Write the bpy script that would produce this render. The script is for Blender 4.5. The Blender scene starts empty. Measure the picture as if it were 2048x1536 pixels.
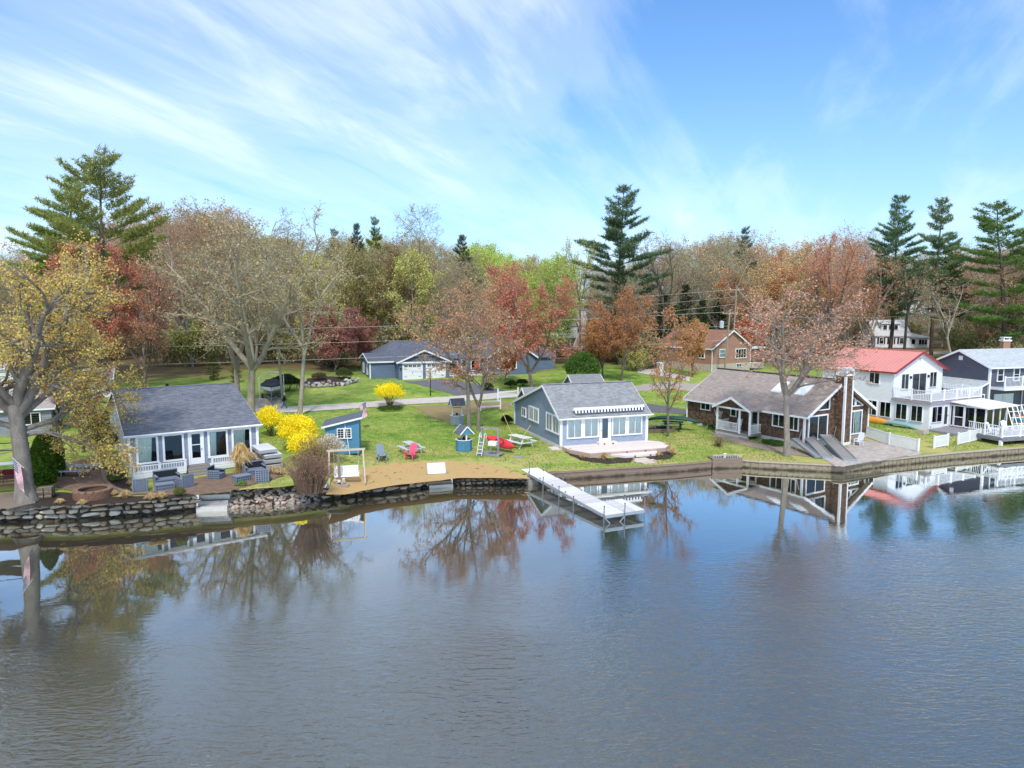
import bpy, math, random
import numpy as np
from mathutils import Vector, Matrix
from mathutils.geometry import delaunay_2d_cdt
R = math.radians
rng = np.random.default_rng(7)
random.seed(7)
sc = bpy.context.scene
col = sc.collection

# ------------------------------------------------------------------ camera, sky, sun, exposure
CAMH, FPX = 12.4, 1366.0
PITCH = math.atan(148 / 1366)
cam_d = bpy.data.cameras.new('camera'); cam = bpy.data.objects.new('camera', cam_d); col.objects.link(cam)
cam.location = (0, 0, CAMH); cam.rotation_euler = (math.pi / 2 - PITCH, 0, 0)
cam_d.sensor_width = 36; cam_d.lens = 36 * FPX / 2048; cam_d.clip_end = 3000; cam_d.clip_start = .5
sc.camera = cam
SUN_EL, SUN_AZ = 50, 178            # degrees; azimuth clockwise from +Y, behind the camera to its right
sun_d = bpy.data.lights.new('sun', 'SUN'); sun = bpy.data.objects.new('sun', sun_d); col.objects.link(sun)
sun_d.energy = 2.2; sun_d.angle = R(5); sun_d.color = (1, .955, .89)
sv = Vector((math.sin(R(SUN_AZ)) * math.cos(R(SUN_EL)), math.cos(R(SUN_AZ)) * math.cos(R(SUN_EL)), math.sin(R(SUN_EL))))
sun.rotation_euler = sv.to_track_quat('Z', 'Y').to_euler()
sc.view_settings.view_transform = 'Standard'; sc.view_settings.look = 'None'
sc.view_settings.gamma = 1; sc.view_settings.exposure = 0.56; sc.view_settings.use_curve_mapping = False

def lin(h):
    h = h.lstrip('#'); o = []
    for i in (0, 2, 4):
        c = int(h[i:i + 2], 16) / 255
        o.append(c / 12.92 if c <= .04045 else ((c + .055) / 1.055) ** 2.4)
    return (*o, 1)

class NT:
    def __init__(s, tree): s.t = tree; s.n = tree.nodes; s.l = tree.links
    def new(s, typ, **kw):
        n = s.n.new(typ)
        for k, v in kw.items():
            if hasattr(n, k) and k not in n.inputs: setattr(n, k, v)
            else: s.set(n, k, v)
        return n
    def set(s, n, k, v):
        i = n.inputs[k]
        if isinstance(v, bpy.types.NodeSocket): s.l.new(v, i)
        else: i.default_value = v
    def math(s, op, a, b=0., clamp=False):
        n = s.n.new('ShaderNodeMath'); n.operation = op; n.use_clamp = clamp
        for i, v in ((0, a), (1, b)):
            if isinstance(v, bpy.types.NodeSocket): s.l.new(v, n.inputs[i])
            else: n.inputs[i].default_value = v
        return n.outputs[0]
    def ramp(s, fac, stops, interp='LINEAR'):
        n = s.n.new('ShaderNodeValToRGB'); s.l.new(fac, n.inputs[0]); e = n.color_ramp.elements
        n.color_ramp.interpolation = interp
        while len(e) < len(stops): e.new(.5)
        for el, (p, c) in zip(e, stops): el.position = p; el.color = c if len(c) == 4 else (*c, 1)
        return n.outputs[0]
    def mix(s, fac, a, b, mode='MIX'):
        n = s.n.new('ShaderNodeMix'); n.data_type = 'RGBA'; n.blend_type = mode; n.clamp_result = False
        for i, v in ((0, fac), (6, a), (7, b)):
            if isinstance(v, bpy.types.NodeSocket): s.l.new(v, n.inputs[i])
            else: n.inputs[i].default_value = v
        return n.outputs[2]
    def noise(s, vec, scale, detail=4, rough=.55, dist=0):
        n = s.n.new('ShaderNodeTexNoise'); n.inputs['Scale'].default_value = scale; n.inputs['Detail'].default_value = detail
        n.inputs['Roughness'].default_value = rough; n.inputs['Distortion'].default_value = dist
        if vec is not None: s.l.new(vec, n.inputs['Vector'])
        return n.outputs['Fac']
    def mapping(s, vec, scale=(1, 1, 1), rot=(0, 0, 0), loc=(0, 0, 0)):
        n = s.n.new('ShaderNodeMapping'); s.l.new(vec, n.inputs[0])
        n.inputs['Scale'].default_value = scale; n.inputs['Rotation'].default_value = rot; n.inputs['Location'].default_value = loc
        return n.outputs[0]

world = bpy.data.worlds.new('World'); sc.world = world; world.use_nodes = True
w = NT(world.node_tree); w.n.clear()
sky = w.new('ShaderNodeTexSky', sky_type='NISHITA', sun_disc=False, sun_elevation=R(SUN_EL), sun_rotation=R(SUN_AZ), altitude=50., air_density=1.0, dust_density=.6, ozone_density=2.2)
tc = w.new('ShaderNodeTexCoord'); sep = w.new('ShaderNodeSeparateXYZ', Vector=tc.outputs['Generated'])
zz = w.math('ADD', w.math('MAXIMUM', sep.outputs[2], 0.), .16)
cv = w.new('ShaderNodeCombineXYZ', X=w.math('DIVIDE', sep.outputs[0], zz), Y=w.math('DIVIDE', sep.outputs[1], zz), Z=0.)
cv = cv.outputs[0]
wv = w.mapping(w.mapping(cv, rot=(0, 0, R(34))), (.95, .26, 1))
n1 = w.noise(wv, 1.15, 8, .58, .9)
n2 = w.noise(w.mapping(w.mapping(cv, rot=(0, 0, R(22))), (1.5, .34, 1), (0, 0, 0), (3.1, 1.7, 0)), 2.4, 8, .62, .5)
n3 = w.noise(w.mapping(cv, (1, 1, 1), (0, 0, 0), (4.6, .8, 0)), .55, 3, .5)
cl = w.math('ADD', w.math('MULTIPLY', n1, .55), w.math('MULTIPLY', n2, .47))
cl = w.math('ADD', cl, w.math('MULTIPLY', w.math('SUBTRACT', n3, .5), .55))
az = w.math('DIVIDE', sep.outputs[0], w.math('ADD', w.math('ABSOLUTE', sep.outputs[1]), .25))
cl = w.math('SUBTRACT', cl, w.math('ADD', w.math('MULTIPLY', az, .10), .035))           # the cirrus sheet thins out towards the right (east)
cl = w.math('ADD', cl, w.math('MULTIPLY', w.math('MAXIMUM', w.math('SUBTRACT', sep.outputs[2], .34), 0.), .7))   # thicker veil overhead, as the pale lake shows
cov = w.ramp(cl, [(.38, (.03, .03, .03)), (.54, (.32, .32, .32)), (.70, (.78, .78, .78)), (.84, (1, 1, 1))], 'EASE')
hz = w.math('POWER', w.math('SUBTRACT', 1., w.math('MAXIMUM', sep.outputs[2], 0.), True), 6.)
skyc = w.mix(1., sky.outputs[0], (.44, .80, 1.08, 1), 'MULTIPLY')
skyc = w.mix(w.math('MULTIPLY', hz, .72), skyc, (4.35, 4.65, 5.1, 1))
c2 = w.mix(w.math('MULTIPLY', cov, .66), skyc, (6.0, 6.4, 7.0, 1))
bg = w.new('ShaderNodeBackground', Color=c2, Strength=.145)
w.new('ShaderNodeOutputWorld', Surface=bg.outputs[0])

# ------------------------------------------------------------------ the lie of the land
SHORE = np.array([(-400, 15), (-120, 26), (-60, 35.4), (-40, 38), (-29.98, 38.88), (-25.77, 39.17), (-21.92, 40.25), (-19.58, 41.29), (-17.74, 41.5), (-14.76, 42.37), (-12.51, 43.4),
    (-10.86, 44.5), (-8.88, 45.05), (-6.67, 45.95), (-5.76, 46.9), (-4.2, 47.2), (-.85, 47.5), (1.28, 47.8), (1.59, 48.19), (3.26, 48.9), (12.95, 51.6), (15.66, 52.6), (16.74, 53.2), (18.01, 53.2),
    (19.32, 52.6), (25.24, 51.2), (29.14, 53.06), (36.42, 55.78), (44.35, 58.16), (70, 66), (140, 85), (400, 120)])
def ys(x): return float(np.interp(x, SHORE[:, 0], SHORE[:, 1]))
def ss(a, b, t): t = np.clip((t - a) / (b - a), 0, 1); return t * t * (3 - 2 * t)
def gv(x, y):
    x = np.asarray(x, float); y = np.asarray(y, float)
    s = y - (47.5 + .25 * np.clip(x, -60, 60)) * 1.0
    h0 = 1.2 - .47 * ss(-14, -9.5, x) - .09 * ss(1, 4, x)
    bump = .06 * np.sin(x * .31 + y * .17) + .05 * np.sin(x * .13 - y * .29 + 1)
    return h0 * (1 - ss(10, 30, s)) + .8 * ss(10, 30, s) + (.12 + .14 * ss(2, 8, x)) * ss(2, 9, s) + .75 * ss(11, 30, s) + 1.35 * ss(30, 45, s) + .5 * ss(46, 70, s) + .3 * ss(80, 110, s) + 5. * ss(115, 230, s) + bump * ss(9, 20, s)
def g(x, y): return float(gv(x, y))
def ray(u, v):
    dx = (u - 1024) / FPX; dy = -(v - 768) / FPX; c, s_ = math.cos(PITCH), math.sin(PITCH)
    return dx, c + dy * s_, -s_ + dy * c
def at_z(u, v, z):
    r = ray(u, v); t = (z - CAMH) / r[2]; return Vector((r[0] * t, r[1] * t, z))
def at_y(u, v, y):
    r = ray(u, v); t = y / r[1]; return Vector((r[0] * t, y, CAMH + r[2] * t))
def G(u, v):                                                        # survey: the point of the ground seen at that pixel of the photograph
    z = 1.
    for _ in range(25):
        p = at_z(u, v, z); z = .5 * z + .5 * g(p.x, p.y)
    p = at_z(u, v, z); return Vector((p.x, p.y, g(p.x, p.y)))

# ------------------------------------------------------------------ materials
MATS = {}
def mat(name, c, rough=.75, var=.18, scale=6., bump=0., bscale=40., metal=0., spec=.4, c2=None, objcol=False, stretch=(1, 1, 1), leaf=False, piece=False, wet=None):
    if name in MATS: return MATS[name]
    m = bpy.data.materials.new(name); m.use_nodes = True; t = NT(m.node_tree); t.n.clear()
    out = t.new('ShaderNodeOutputMaterial'); b = t.new('ShaderNodeBsdfPrincipled', Roughness=rough, Metallic=metal)
    b.inputs['Specular IOR Level'].default_value = spec
    tcx = t.new('ShaderNodeTexCoord'); vec = tcx.outputs['Object']
    if stretch != (1, 1, 1): vec = t.mapping(vec, stretch)
    base = lin(c) if isinstance(c, str) else c
    if objcol: base = t.new('ShaderNodeObjectInfo').outputs['Color']
    nz = t.noise(vec, scale, 5, .6)
    if c2: colr = t.mix(t.ramp(nz, [(.35, (0, 0, 0)), (.65, (1, 1, 1))]), base, lin(c2))
    else: colr = base
    if leaf:
        ri = t.new('ShaderNodeNewGeometry').outputs['Random Per Island']
        k = t.ramp(ri, [(0, (1 - var,) * 3), (1, (1 + var,) * 3)])
        k2 = t.ramp(t.math('FRACT', t.math('MULTIPLY', ri, 17.3)), [(0, (1.12, .96, .86)), (1, (.88, 1.04, 1.1))])
        colr = t.mix(1., t.mix(1., colr, k, 'MULTIPLY'), k2, 'MULTIPLY')
    elif piece:                                                     # each board or paver its own shade
        ri = t.new('ShaderNodeNewGeometry').outputs['Random Per Island']
        colr = t.mix(1., t.mix(1., colr, t.ramp(ri, [(0, (1 - var,) * 3), (1, (1 + var,) * 3)]), 'MULTIPLY'), t.ramp(nz, [(.3, (1 - var,) * 3), (.7, (1 + var * .5,) * 3)]), 'MULTIPLY')
    elif var:
        k = t.ramp(nz, [(.25, (1 - var,) * 3), (.75, (1 + var * .6,) * 3)])
        n_b = t.noise(vec, scale * 7.3, 3, .6)
        k2 = t.ramp(n_b, [(.3, (1 - var * .6,) * 3), (.7, (1 + var * .3,) * 3)])
        colr = t.mix(1., t.mix(1., colr, k, 'MULTIPLY'), k2, 'MULTIPLY')
    if wet:                                                         # algae and damp up from the waterline, uneven
        zz_ = t.new('ShaderNodeSeparateXYZ', Vector=t.new('ShaderNodeTexCoord').outputs['Object']).outputs[2]
        wn = t.math('ADD', zz_, t.math('MULTIPLY', t.math('SUBTRACT', t.noise(t.new('ShaderNodeTexCoord').outputs['Object'], 1.6, 5, .65), .5), .5))
        colr = t.mix(t.ramp(wn, [(.02, (1, 1, 1)), (.22, (0, 0, 0))]), colr, lin(wet))
    t.set(b, 'Base Color', colr)
    sh = b.outputs[0]
    if leaf:
        tr = t.new('ShaderNodeBsdfTranslucent', Color=colr); mx = t.new('ShaderNodeMixShader', Fac=.42)
        t.l.new(sh, mx.inputs[1]); t.l.new(tr.outputs[0], mx.inputs[2]); sh = mx.outputs[0]
    if bump:
        bn = t.new('ShaderNodeBump', Strength=bump, Distance=.03, Height=t.noise(vec, bscale, 4, .6)); t.l.new(bn.outputs[0], b.inputs['Normal'])
    t.l.new(sh, out.inputs[0]); MATS[name] = m; return m

def course_mat(name, c, c2, w_, h_, axis='x', slope=1., var=.5, rough=.85, mortar=None, ms=.0, off=.5):
    """shingle or brick courses: colour differs from tab to tab (axis: local direction the courses run)"""
    if name in MATS: return MATS[name]
    m = bpy.data.materials.new(name); m.use_nodes = True; t = NT(m.node_tree); t.n.clear()
    out = t.new('ShaderNodeOutputMaterial'); b = t.new('ShaderNodeBsdfPrincipled', Roughness=rough); b.inputs['Specular IOR Level'].default_value = .25
    o = t.new('ShaderNodeTexCoord').outputs['Object']; sp = t.new('ShaderNodeSeparateXYZ', Vector=o)
    if axis == 'xy': hx = t.math('ADD', sp.outputs[0], sp.outputs[1])
    else: hx = sp.outputs[0 if axis == 'x' else 1]
    cb = t.new('ShaderNodeCombineXYZ', X=hx, Y=t.math('MULTIPLY', sp.outputs[2], slope), Z=0.)
    br = t.new('ShaderNodeTexBrick', Vector=cb.outputs[0], Color1=(0, 0, 0, 1), Color2=(1, 1, 1, 1), Mortar=(.5, .5, .5, 1), Scale=1.)
    br.inputs['Mortar Size'].default_value = ms; br.inputs['Brick Width'].default_value = w_; br.inputs['Row Height'].default_value = h_; br.offset = off
    n = t.noise(o, 1.1, 5, .6)
    f = t.math('ADD', t.math('MULTIPLY', br.outputs['Color'], var), t.math('MULTIPLY', n, 1 - var))
    colr = t.mix(f, lin(c), lin(c2))
    colr = t.mix(1., colr, t.ramp(t.noise(o, 14, 4, .7), [(.3, (.82,) * 3), (.7, (1.1,) * 3)]), 'MULTIPLY')
    if mortar: colr = t.mix(br.outputs['Fac'], colr, lin(mortar))
    t.set(b, 'Base Color', colr)
    bn = t.new('ShaderNodeBump', Strength=.35, Distance=.01, Height=t.math('SUBTRACT', br.outputs['Color'], t.math('MULTIPLY', br.outputs['Fac'], 1.)))
    t.l.new(bn.outputs[0], b.inputs['Normal'])
    t.l.new(b.outputs[0], out.inputs[0]); MATS[name] = m; return m

def glass_mat(name, c, mixin=.55):
    if name in MATS: return MATS[name]
    m = bpy.data.materials.new(name); m.use_nodes = True; t = NT(m.node_tree); t.n.clear()
    out = t.new('ShaderNodeOutputMaterial'); a = t.new('ShaderNodeBsdfTransparent', Color=lin(c)); gl = t.new('ShaderNodeBsdfGlossy', Roughness=.02)
    fr = t.new('ShaderNodeFresnel', IOR=1.5); mx = t.new('ShaderNodeMixShader', Fac=t.math('ADD', t.math('MULTIPLY', fr.outputs[0], 1.3), .01, True))
    t.l.new(a.outputs[0], mx.inputs[1]); t.l.new(gl.outputs[0], mx.inputs[2]); t.l.new(mx.outputs[0], out.inputs[0])
    MATS[name] = m; return m

# ------------------------------------------------------------------ mesh building
class MB:
    def __init__(s): s.v = []; s.f = []; s.m = []
    def add(s, vs, fs, m=0):
        k = len(s.v); s.v += [tuple(x) for x in vs]; s.f += [tuple(i + k for i in f) for f in fs]; s.m += [m] * len(fs); return s
    def box(s, c, d, rz=0., m=0, rot=None):
        M_ = rot if rot is not None else Matrix.Rotation(rz, 3, 'Z')
        vs = [Vector(c) + M_ @ Vector((sx * d[0] / 2, sy * d[1] / 2, sz * d[2] / 2)) for sx in (-1, 1) for sy in (-1, 1) for sz in (-1, 1)]
        return s.add(vs, [(0, 1, 3, 2), (4, 6, 7, 5), (0, 4, 5, 1), (2, 3, 7, 6), (0, 2, 6, 4), (1, 5, 7, 3)], m)
    def bb(s, x0, x1, y0, y1, z0, z1, m=0): return s.box(((x0 + x1) / 2, (y0 + y1) / 2, (z0 + z1) / 2), (x1 - x0, y1 - y0, z1 - z0), 0, m)
    def beam(s, p, q, w_, h_, m=0, up=(0, 0, 1)):
        p, q = Vector(p), Vector(q); d = (q - p); L = d.length; d.normalize(); u = Vector(up)
        if abs(d.dot(u)) > .98: u = Vector((0, 1, 0))
        x = d.cross(u).normalized(); z = x.cross(d)
        return s.box((p + q) / 2, (L, w_, h_), 0, m, Matrix((d, x, z)).transposed())
    def tube(s, pts, rad, n=6, m=0, caps=True):
        pts = [Vector(p) for p in pts]; k0 = len(pts)
        if not hasattr(rad, '__len__'): rad = [rad] * k0
        vs = []; prev = None
        for i, p in enumerate(pts):
            d = (pts[min(i + 1, k0 - 1)] - pts[max(i - 1, 0)]).normalized()
            if prev is None: prev = d.orthogonal().normalized()
            x = (prev - d * prev.dot(d)); x = x.normalized() if x.length > 1e-6 else d.orthogonal().normalized(); prev = x; y = d.cross(x)
            vs += [p + (x * math.cos(2 * math.pi * j / n) + y * math.sin(2 * math.pi * j / n)) * rad[i] for j in range(n)]
        fs = [(i * n + j, i * n + (j + 1) % n, (i + 1) * n + (j + 1) % n, (i + 1) * n + j) for i in range(k0 - 1) for j in range(n)]
        if caps: fs += [tuple(range(n))[::-1], tuple((k0 - 1) * n + j for j in range(n))]
        return s.add(vs, fs, m)
    def ext(s, poly, vec, m=0):
        n = len(poly); vec = Vector(vec); vs = [Vector(p) for p in poly] + [Vector(p) + vec for p in poly]
        fs = [tuple(range(n))[::-1], tuple(range(n, 2 * n))] + [(i, (i + 1) % n, n + (i + 1) % n, n + i) for i in range(n)]
        return s.add(vs, fs, m)
    def quad(s, *pts, m=0): return s.add(pts, [tuple(range(len(pts)))], m)
    def lathe(s, prof, n=12, c=(0, 0, 0), m=0):
        vs = [(c[0] + r * math.cos(2 * math.pi * j / n), c[1] + r * math.sin(2 * math.pi * j / n), c[2] + z) for r, z in prof for j in range(n)]
        fs = [(i * n + j, i * n + (j + 1) % n, (i + 1) * n + (j + 1) % n, (i + 1) * n + j) for i in range(len(prof) - 1) for j in range(n)]
        return s.add(vs, fs, m)
    def lap(s, poly, o, a, up, n, step, lip, m=0):
        """lapped courses (clapboards, roof shingles) over a convex planar polygon given in (a, up) coordinates"""
        o, a, up, n = Vector(o), Vector(a), Vector(up), Vector(n)
        def clip(ps, lo, hi):
            for lim, sg in ((lo, 1), (hi, -1)):
                r = []
                for i in range(len(ps)):
                    p, q = ps[i - 1], ps[i]; pi, qi = sg * (p[1] - lim) >= 0, sg * (q[1] - lim) >= 0
                    if pi != qi:
                        t = (lim - p[1]) / (q[1] - p[1]); r.append((p[0] + t * (q[0] - p[0]), lim))
                    if qi: r.append(q)
                ps = r
                if not ps: return ps
            return ps
        z0 = min(p[1] for p in poly); z1 = max(p[1] for p in poly); z = z0
        while z < z1 - 1e-4:
            h = min(z + step, z1); c = clip(list(poly), z, h)
            if len(c) >= 3:
                pts = [o + a * x + up * y + n * (lip * (1 - (y - z) / step)) for x, y in c]
                s.add(pts, [tuple(range(len(pts)))], m)
                lo = [p for p in c if abs(p[1] - z) < 1e-5]
                if len(lo) >= 2:
                    xa, xb = min(p[0] for p in lo), max(p[0] for p in lo)
                    s.add([o + a * xa + up * z, o + a * xb + up * z, o + a * xb + up * z + n * lip, o + a * xa + up * z + n * lip], [(0, 1, 2, 3)], m)
            z = h
        return s
    def mesh(s, name, mats, smooth=False):
        me = bpy.data.meshes.new(name); me.from_pydata(s.v, [], s.f)
        for mm in (mats if isinstance(mats, (list, tuple)) else [mats]): me.materials.append(mm)
        if len(set(s.m)) > 1: me.polygons.foreach_set('material_index', s.m)
        if smooth: me.polygons.foreach_set('use_smooth', [True] * len(s.f))
        me.update(); return me
    def build(s, name, mats, parent=None, smooth=False, loc=None, rz=0.):
        return inst(name, s.mesh(name, mats, smooth), parent, loc, rz)
def inst(name, me, parent=None, loc=None, rz=0., scale=None):
    o = bpy.data.objects.new(name, me); col.objects.link(o)
    if parent is not None: o.parent = parent
    if loc is not None: o.location = loc
    if rz: o.rotation_euler = (0, 0, rz)
    if scale is not None: o.scale = scale
    return o
def tag(o, label=None, cat=None, group=None, kind=None):
    if label: o['label'] = label
    if cat: o['category'] = cat
    if group: o['group'] = group
    if kind: o['kind'] = kind
    return o
def thing(name, label, cat, loc=(0, 0, 0), rz=0., group=None):
    o = bpy.data.objects.new(name, None); col.objects.link(o); o.location = loc; o.rotation_euler = (0, 0, rz); o.empty_display_size = .3
    return tag(o, label, cat, group)
def dup(root, loc, rz=None, label=None, scale=None, group=None):
    r = root.copy(); col.objects.link(r); r.location = loc
    if rz is not None: r.rotation_euler = (0, 0, rz)
    if scale is not None: r.scale = scale
    if label: r['label'] = label
    if group: r['group'] = group
    for ch in list(root.children):
        c = ch.copy(); col.objects.link(c); c.parent = r
        for gr in list(ch.children):
            d = gr.copy(); col.objects.link(d); d.parent = c
    return r

# ------------------------------------------------------------------ ground, lake bed, lake
def grid_mesh(name, xs, ts, zf, m, flip=False, smooth=True):
    nx, nt = len(xs), len(ts); Y0 = np.array([ys(x) for x in xs])
    X = np.repeat(xs, nt); Yy = np.repeat(Y0, nt) + np.tile(ts, nx); Zz = zf(X, Yy, np.tile(ts, nx))
    v = np.stack([X, Yy, Zz], 1); i = np.arange(nx - 1)[:, None] * nt + np.arange(nt - 1)[None]; i = i.ravel()
    f = np.stack([i, i + nt, i + nt + 1, i + 1], 1)
    if flip: f = f[:, ::-1]
    me = bpy.data.meshes.new(name); me.from_pydata(v.tolist(), [], f.tolist()); me.materials.append(m)
    me.polygons.foreach_set('use_smooth', [smooth] * len(f)); me.update()
    return tag(inst(name, me), kind='structure')

def ground_mat():
    m = bpy.data.materials.new('lawn_and_woodland_floor'); m.use_nodes = True; t = NT(m.node_tree); t.n.clear()
    out = t.new('ShaderNodeOutputMaterial'); b = t.new('ShaderNodeBsdfPrincipled', Roughness=.95); b.inputs['Specular IOR Level'].default_value = .1
    o = t.new('ShaderNodeTexCoord').outputs['Object']; sp = t.new('ShaderNodeSeparateXYZ', Vector=o)
    big = t.noise(t.mapping(o, (1, 1.5, 1)), .16, 5, .62, .4); mid = t.noise(o, 1.3, 5, .65); fine = t.noise(o, 14, 3, .7)
    k = t.math('ADD', t.math('MULTIPLY', big, .52), t.math('MULTIPLY', mid, .48))
    near = t.math('SUBTRACT', sp.outputs[1], t.math('MULTIPLY', sp.outputs[0], .25))
    dry = t.ramp(t.math('DIVIDE', near, 100.), [(.50, (.11, .11, .11)), (.60, (.02, .02, .02)), (.70, (0, 0, 0))])
    k = t.math('ADD', k, dry)
    c = t.ramp(k, [(.36, lin('#54792f')), (.48, lin('#7d9843')), (.57, lin('#9aa556')), (.67, lin('#b8ad70'))])
    c = t.mix(1., c, t.ramp(fine, [(.25, (.68, .68, .66)), (.75, (1.2, 1.2, 1.15))]), 'MULTIPLY')
    lit = t.ramp(t.noise(o, .6, 6, .7), [(.3, lin('#43362a')), (.5, lin('#6d5a42')), (.62, lin('#5c6237')), (.75, lin('#8a7556'))])
    wf = t.math('ADD', near, t.math('MULTIPLY', t.math('SUBTRACT', t.noise(o, .09, 4), .5), 40.))
    fac = t.ramp(t.math('DIVIDE', wf, 200.), [(.49, (0, 0, 0)), (.56, (1, 1, 1))])
    t.set(b, 'Base Color', t.mix(fac, c, lit))
    bn = t.new('ShaderNodeBump', Strength=.6, Distance=.06, Height=t.noise(o, 22, 4, .7)); t.l.new(bn.outputs[0], b.inputs['Normal'])
    t.l.new(b.outputs[0], out.inputs[0]); return m
xs = np.unique(np.concatenate([np.arange(-60, 70, .5), np.arange(-400, 401, 8.), SHORE[:, 0]]))
ts = np.concatenate([[.16], np.arange(.6, 60, .6), np.arange(60, 700, 8.)])
grid_mesh('ground', xs, ts, lambda x, y, t: gv(x, y), ground_mat(), flip=True)
bed = mat('silty_lake_bottom', '#a98d5a', .95, .35, 1.2, .5, 6., c2='#836a40')
tb = -np.concatenate([[-.3], np.arange(0, 6, .4), np.arange(6, 30, 2.), np.arange(30, 170, 10.)])
grid_mesh('lake_bed', np.unique(np.concatenate([np.arange(-60, 70, 1.), np.arange(-400, 401, 20.)])), tb, lambda x, y, t: -.07 - .15 * np.clip(-t, 0, 1e9) ** .95 * (np.clip(-t, 0, 1e9) < 60) - 7.6 * (np.clip(-t, 0, 1e9) >= 60), bed)

def water_mat():
    m = bpy.data.materials.new('lake_water'); m.use_nodes = True; t = NT(m.node_tree); t.n.clear()
    out = t.new('ShaderNodeOutputMaterial'); o = t.new('ShaderNodeTexCoord').outputs['Object']; sp = t.new('ShaderNodeSeparateXYZ', Vector=o)
    d = t.math('SUBTRACT', sp.outputs[1], t.math('MULTIPLY', sp.outputs[0], .36))
    dn = t.math('ADD', d, t.math('MULTIPLY', t.math('SUBTRACT', t.noise(o, .12, 3), .5), 12.))
    wind = t.ramp(t.math('DIVIDE', dn, 60.), [(.34, (1, 1, 1)), (.44, (.42, .42, .42)), (.51, (.07, .07, .07)), (.60, (.010, .010, .010))])
    h1 = t.noise(t.mapping(o, (1.5, 4.2, 1), (0, 0, R(6))), 1.0, 3, .55, .6)
    h2 = t.noise(t.mapping(o, (3.6, 8.5, 1), (0, 0, R(-8))), 1.0, 2, .5, .3)
    h3 = t.noise(t.mapping(o, (.45, 1.1, 1)), 1.0, 2, .5)
    patch = t.ramp(t.noise(t.mapping(o, (.07, .16, 1)), 1., 3), [(.35, (.45, .45, .45)), (.65, (1, 1, 1))])
    h = t.math('MULTIPLY', t.math('ADD', t.math('MULTIPLY', h1, .60), t.math('MULTIPLY', h2, .32)), t.math('MULTIPLY', wind, patch))
    h = t.math('ADD', h, t.math('MULTIPLY', h3, .009))
    bn = t.new('ShaderNodeBump', Strength=1., Distance=.13, Height=h)
    a = t.new('ShaderNodeBsdfTransparent', Color=(.97, .98, .96, 1)); gl = t.new('ShaderNodeBsdfGlossy', Roughness=.015, Color=(.96, .98, .94, 1)); t.l.new(bn.outputs[0], gl.inputs['Normal'])
    fr = t.new('ShaderNodeFresnel', IOR=1.33); t.l.new(bn.outputs[0], fr.inputs['Normal'])
    df = t.new('ShaderNodeBsdfDiffuse', Color=lin('#686e66'))
    turb = t.new('ShaderNodeMixShader', Fac=.3); t.l.new(a.outputs[0], turb.inputs[1]); t.l.new(df.outputs[0], turb.inputs[2])
    mx = t.new('ShaderNodeMixShader', Fac=t.math('ADD', t.math('MULTIPLY', fr.outputs[0], 3.3), .065, True))
    t.l.new(turb.outputs[0], mx.inputs[1]); t.l.new(gl.outputs[0], mx.inputs[2]); t.l.new(mx.outputs[0], out.inputs[0])
    va = t.new('ShaderNodeVolumeAbsorption', Color=lin('#8d7440'), Density=.55); t.l.new(va.outputs[0], out.inputs[1])
    return m
wb = MB(); sh = [(x, y + .12) for x, y in SHORE]; pl = [(x, y, 0) for x, y in sh] + [(400, -150, 0), (-400, -150, 0)]
wb.ext(pl, (0, 0, -9.)); tag(wb.build('lake', water_mat()), kind='structure')

def drape(name, poly, m, dz=.03, step=.7, kind='structure', jit=.12, px=True, parent=None):
    P = [G(*q).xy if px else Vector(q) for q in poly]; ring = []
    for i in range(len(P)):
        a, b = P[i], P[(i + 1) % len(P)]; n = max(1, int((b - a).length / step))
        for k in range(n):
            p = a.lerp(b, k / n)
            if k and jit: p = p + Vector((random.uniform(-jit, jit), random.uniform(-jit, jit)))
            ring.append(p)
    n = len(ring); x0, x1 = min(p.x for p in ring), max(p.x for p in ring); y0, y1 = min(p.y for p in ring), max(p.y for p in ring)
    inner = [Vector((x + random.uniform(-.1, .1), y + random.uniform(-.1, .1))) for x in np.arange(x0 + .3, x1, step) for y in np.arange(y0 + .3, y1, step)]
    vs, es, fs, *_ = delaunay_2d_cdt(ring + inner, [(i, (i + 1) % n) for i in range(n)], [list(range(n))], 1, 1e-4)
    me = bpy.data.meshes.new(name); me.from_pydata([(p.x, p.y, g(p.x, p.y) + dz) for p in vs], [], [f[::-1] if (vs[f[1]] - vs[f[0]]).cross(vs[f[2]] - vs[f[0]]) < 0 else f for f in fs])
    me.materials.append(m); me.polygons.foreach_set('use_smooth', [True] * len(me.polygons)); me.update()
    return tag(inst(name, me, parent), kind=kind)
sand = mat('beach_sand', '#c4a36d', .95, .12, 2.5, .6, 30., c2='#b5935f')
asph = mat('worn_road_asphalt', '#c6beb5', .9, .10, 1.5, .2, 60., c2='#b7afa6')
dark_asph = mat('driveway_asphalt', '#6b6b72', .9, .15, 1.2, .2, 60., c2='#5d5d63')
gravel = mat('light_gravel', '#b9b0a4', .95, .3, 9, .6, 30., c2='#998e80')
mulch = mat('dark_bark_mulch', '#4b3b30', .98, .45, 12, 1., 25., c2='#2f2620')
litter = mat('dry_leaf_litter', '#a58d67', .95, .4, 8, .8, 20., c2='#8c8154')
pebble = mat('pinkish_pebbles', '#a8998a', .95, .45, 16, 1., 30., c2='#7b6c60')
drape('beach', [(652, 990), (662, 968), (690, 946), (728, 938), (750, 932), (800, 927), (850, 924), (905, 922), (960, 927), (1000, 935), (1040, 948), (1062, 958), (1000, 957), (915, 957), (860, 964), (800, 970), (740, 980), (690, 990)], sand, .035, .6)
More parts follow.
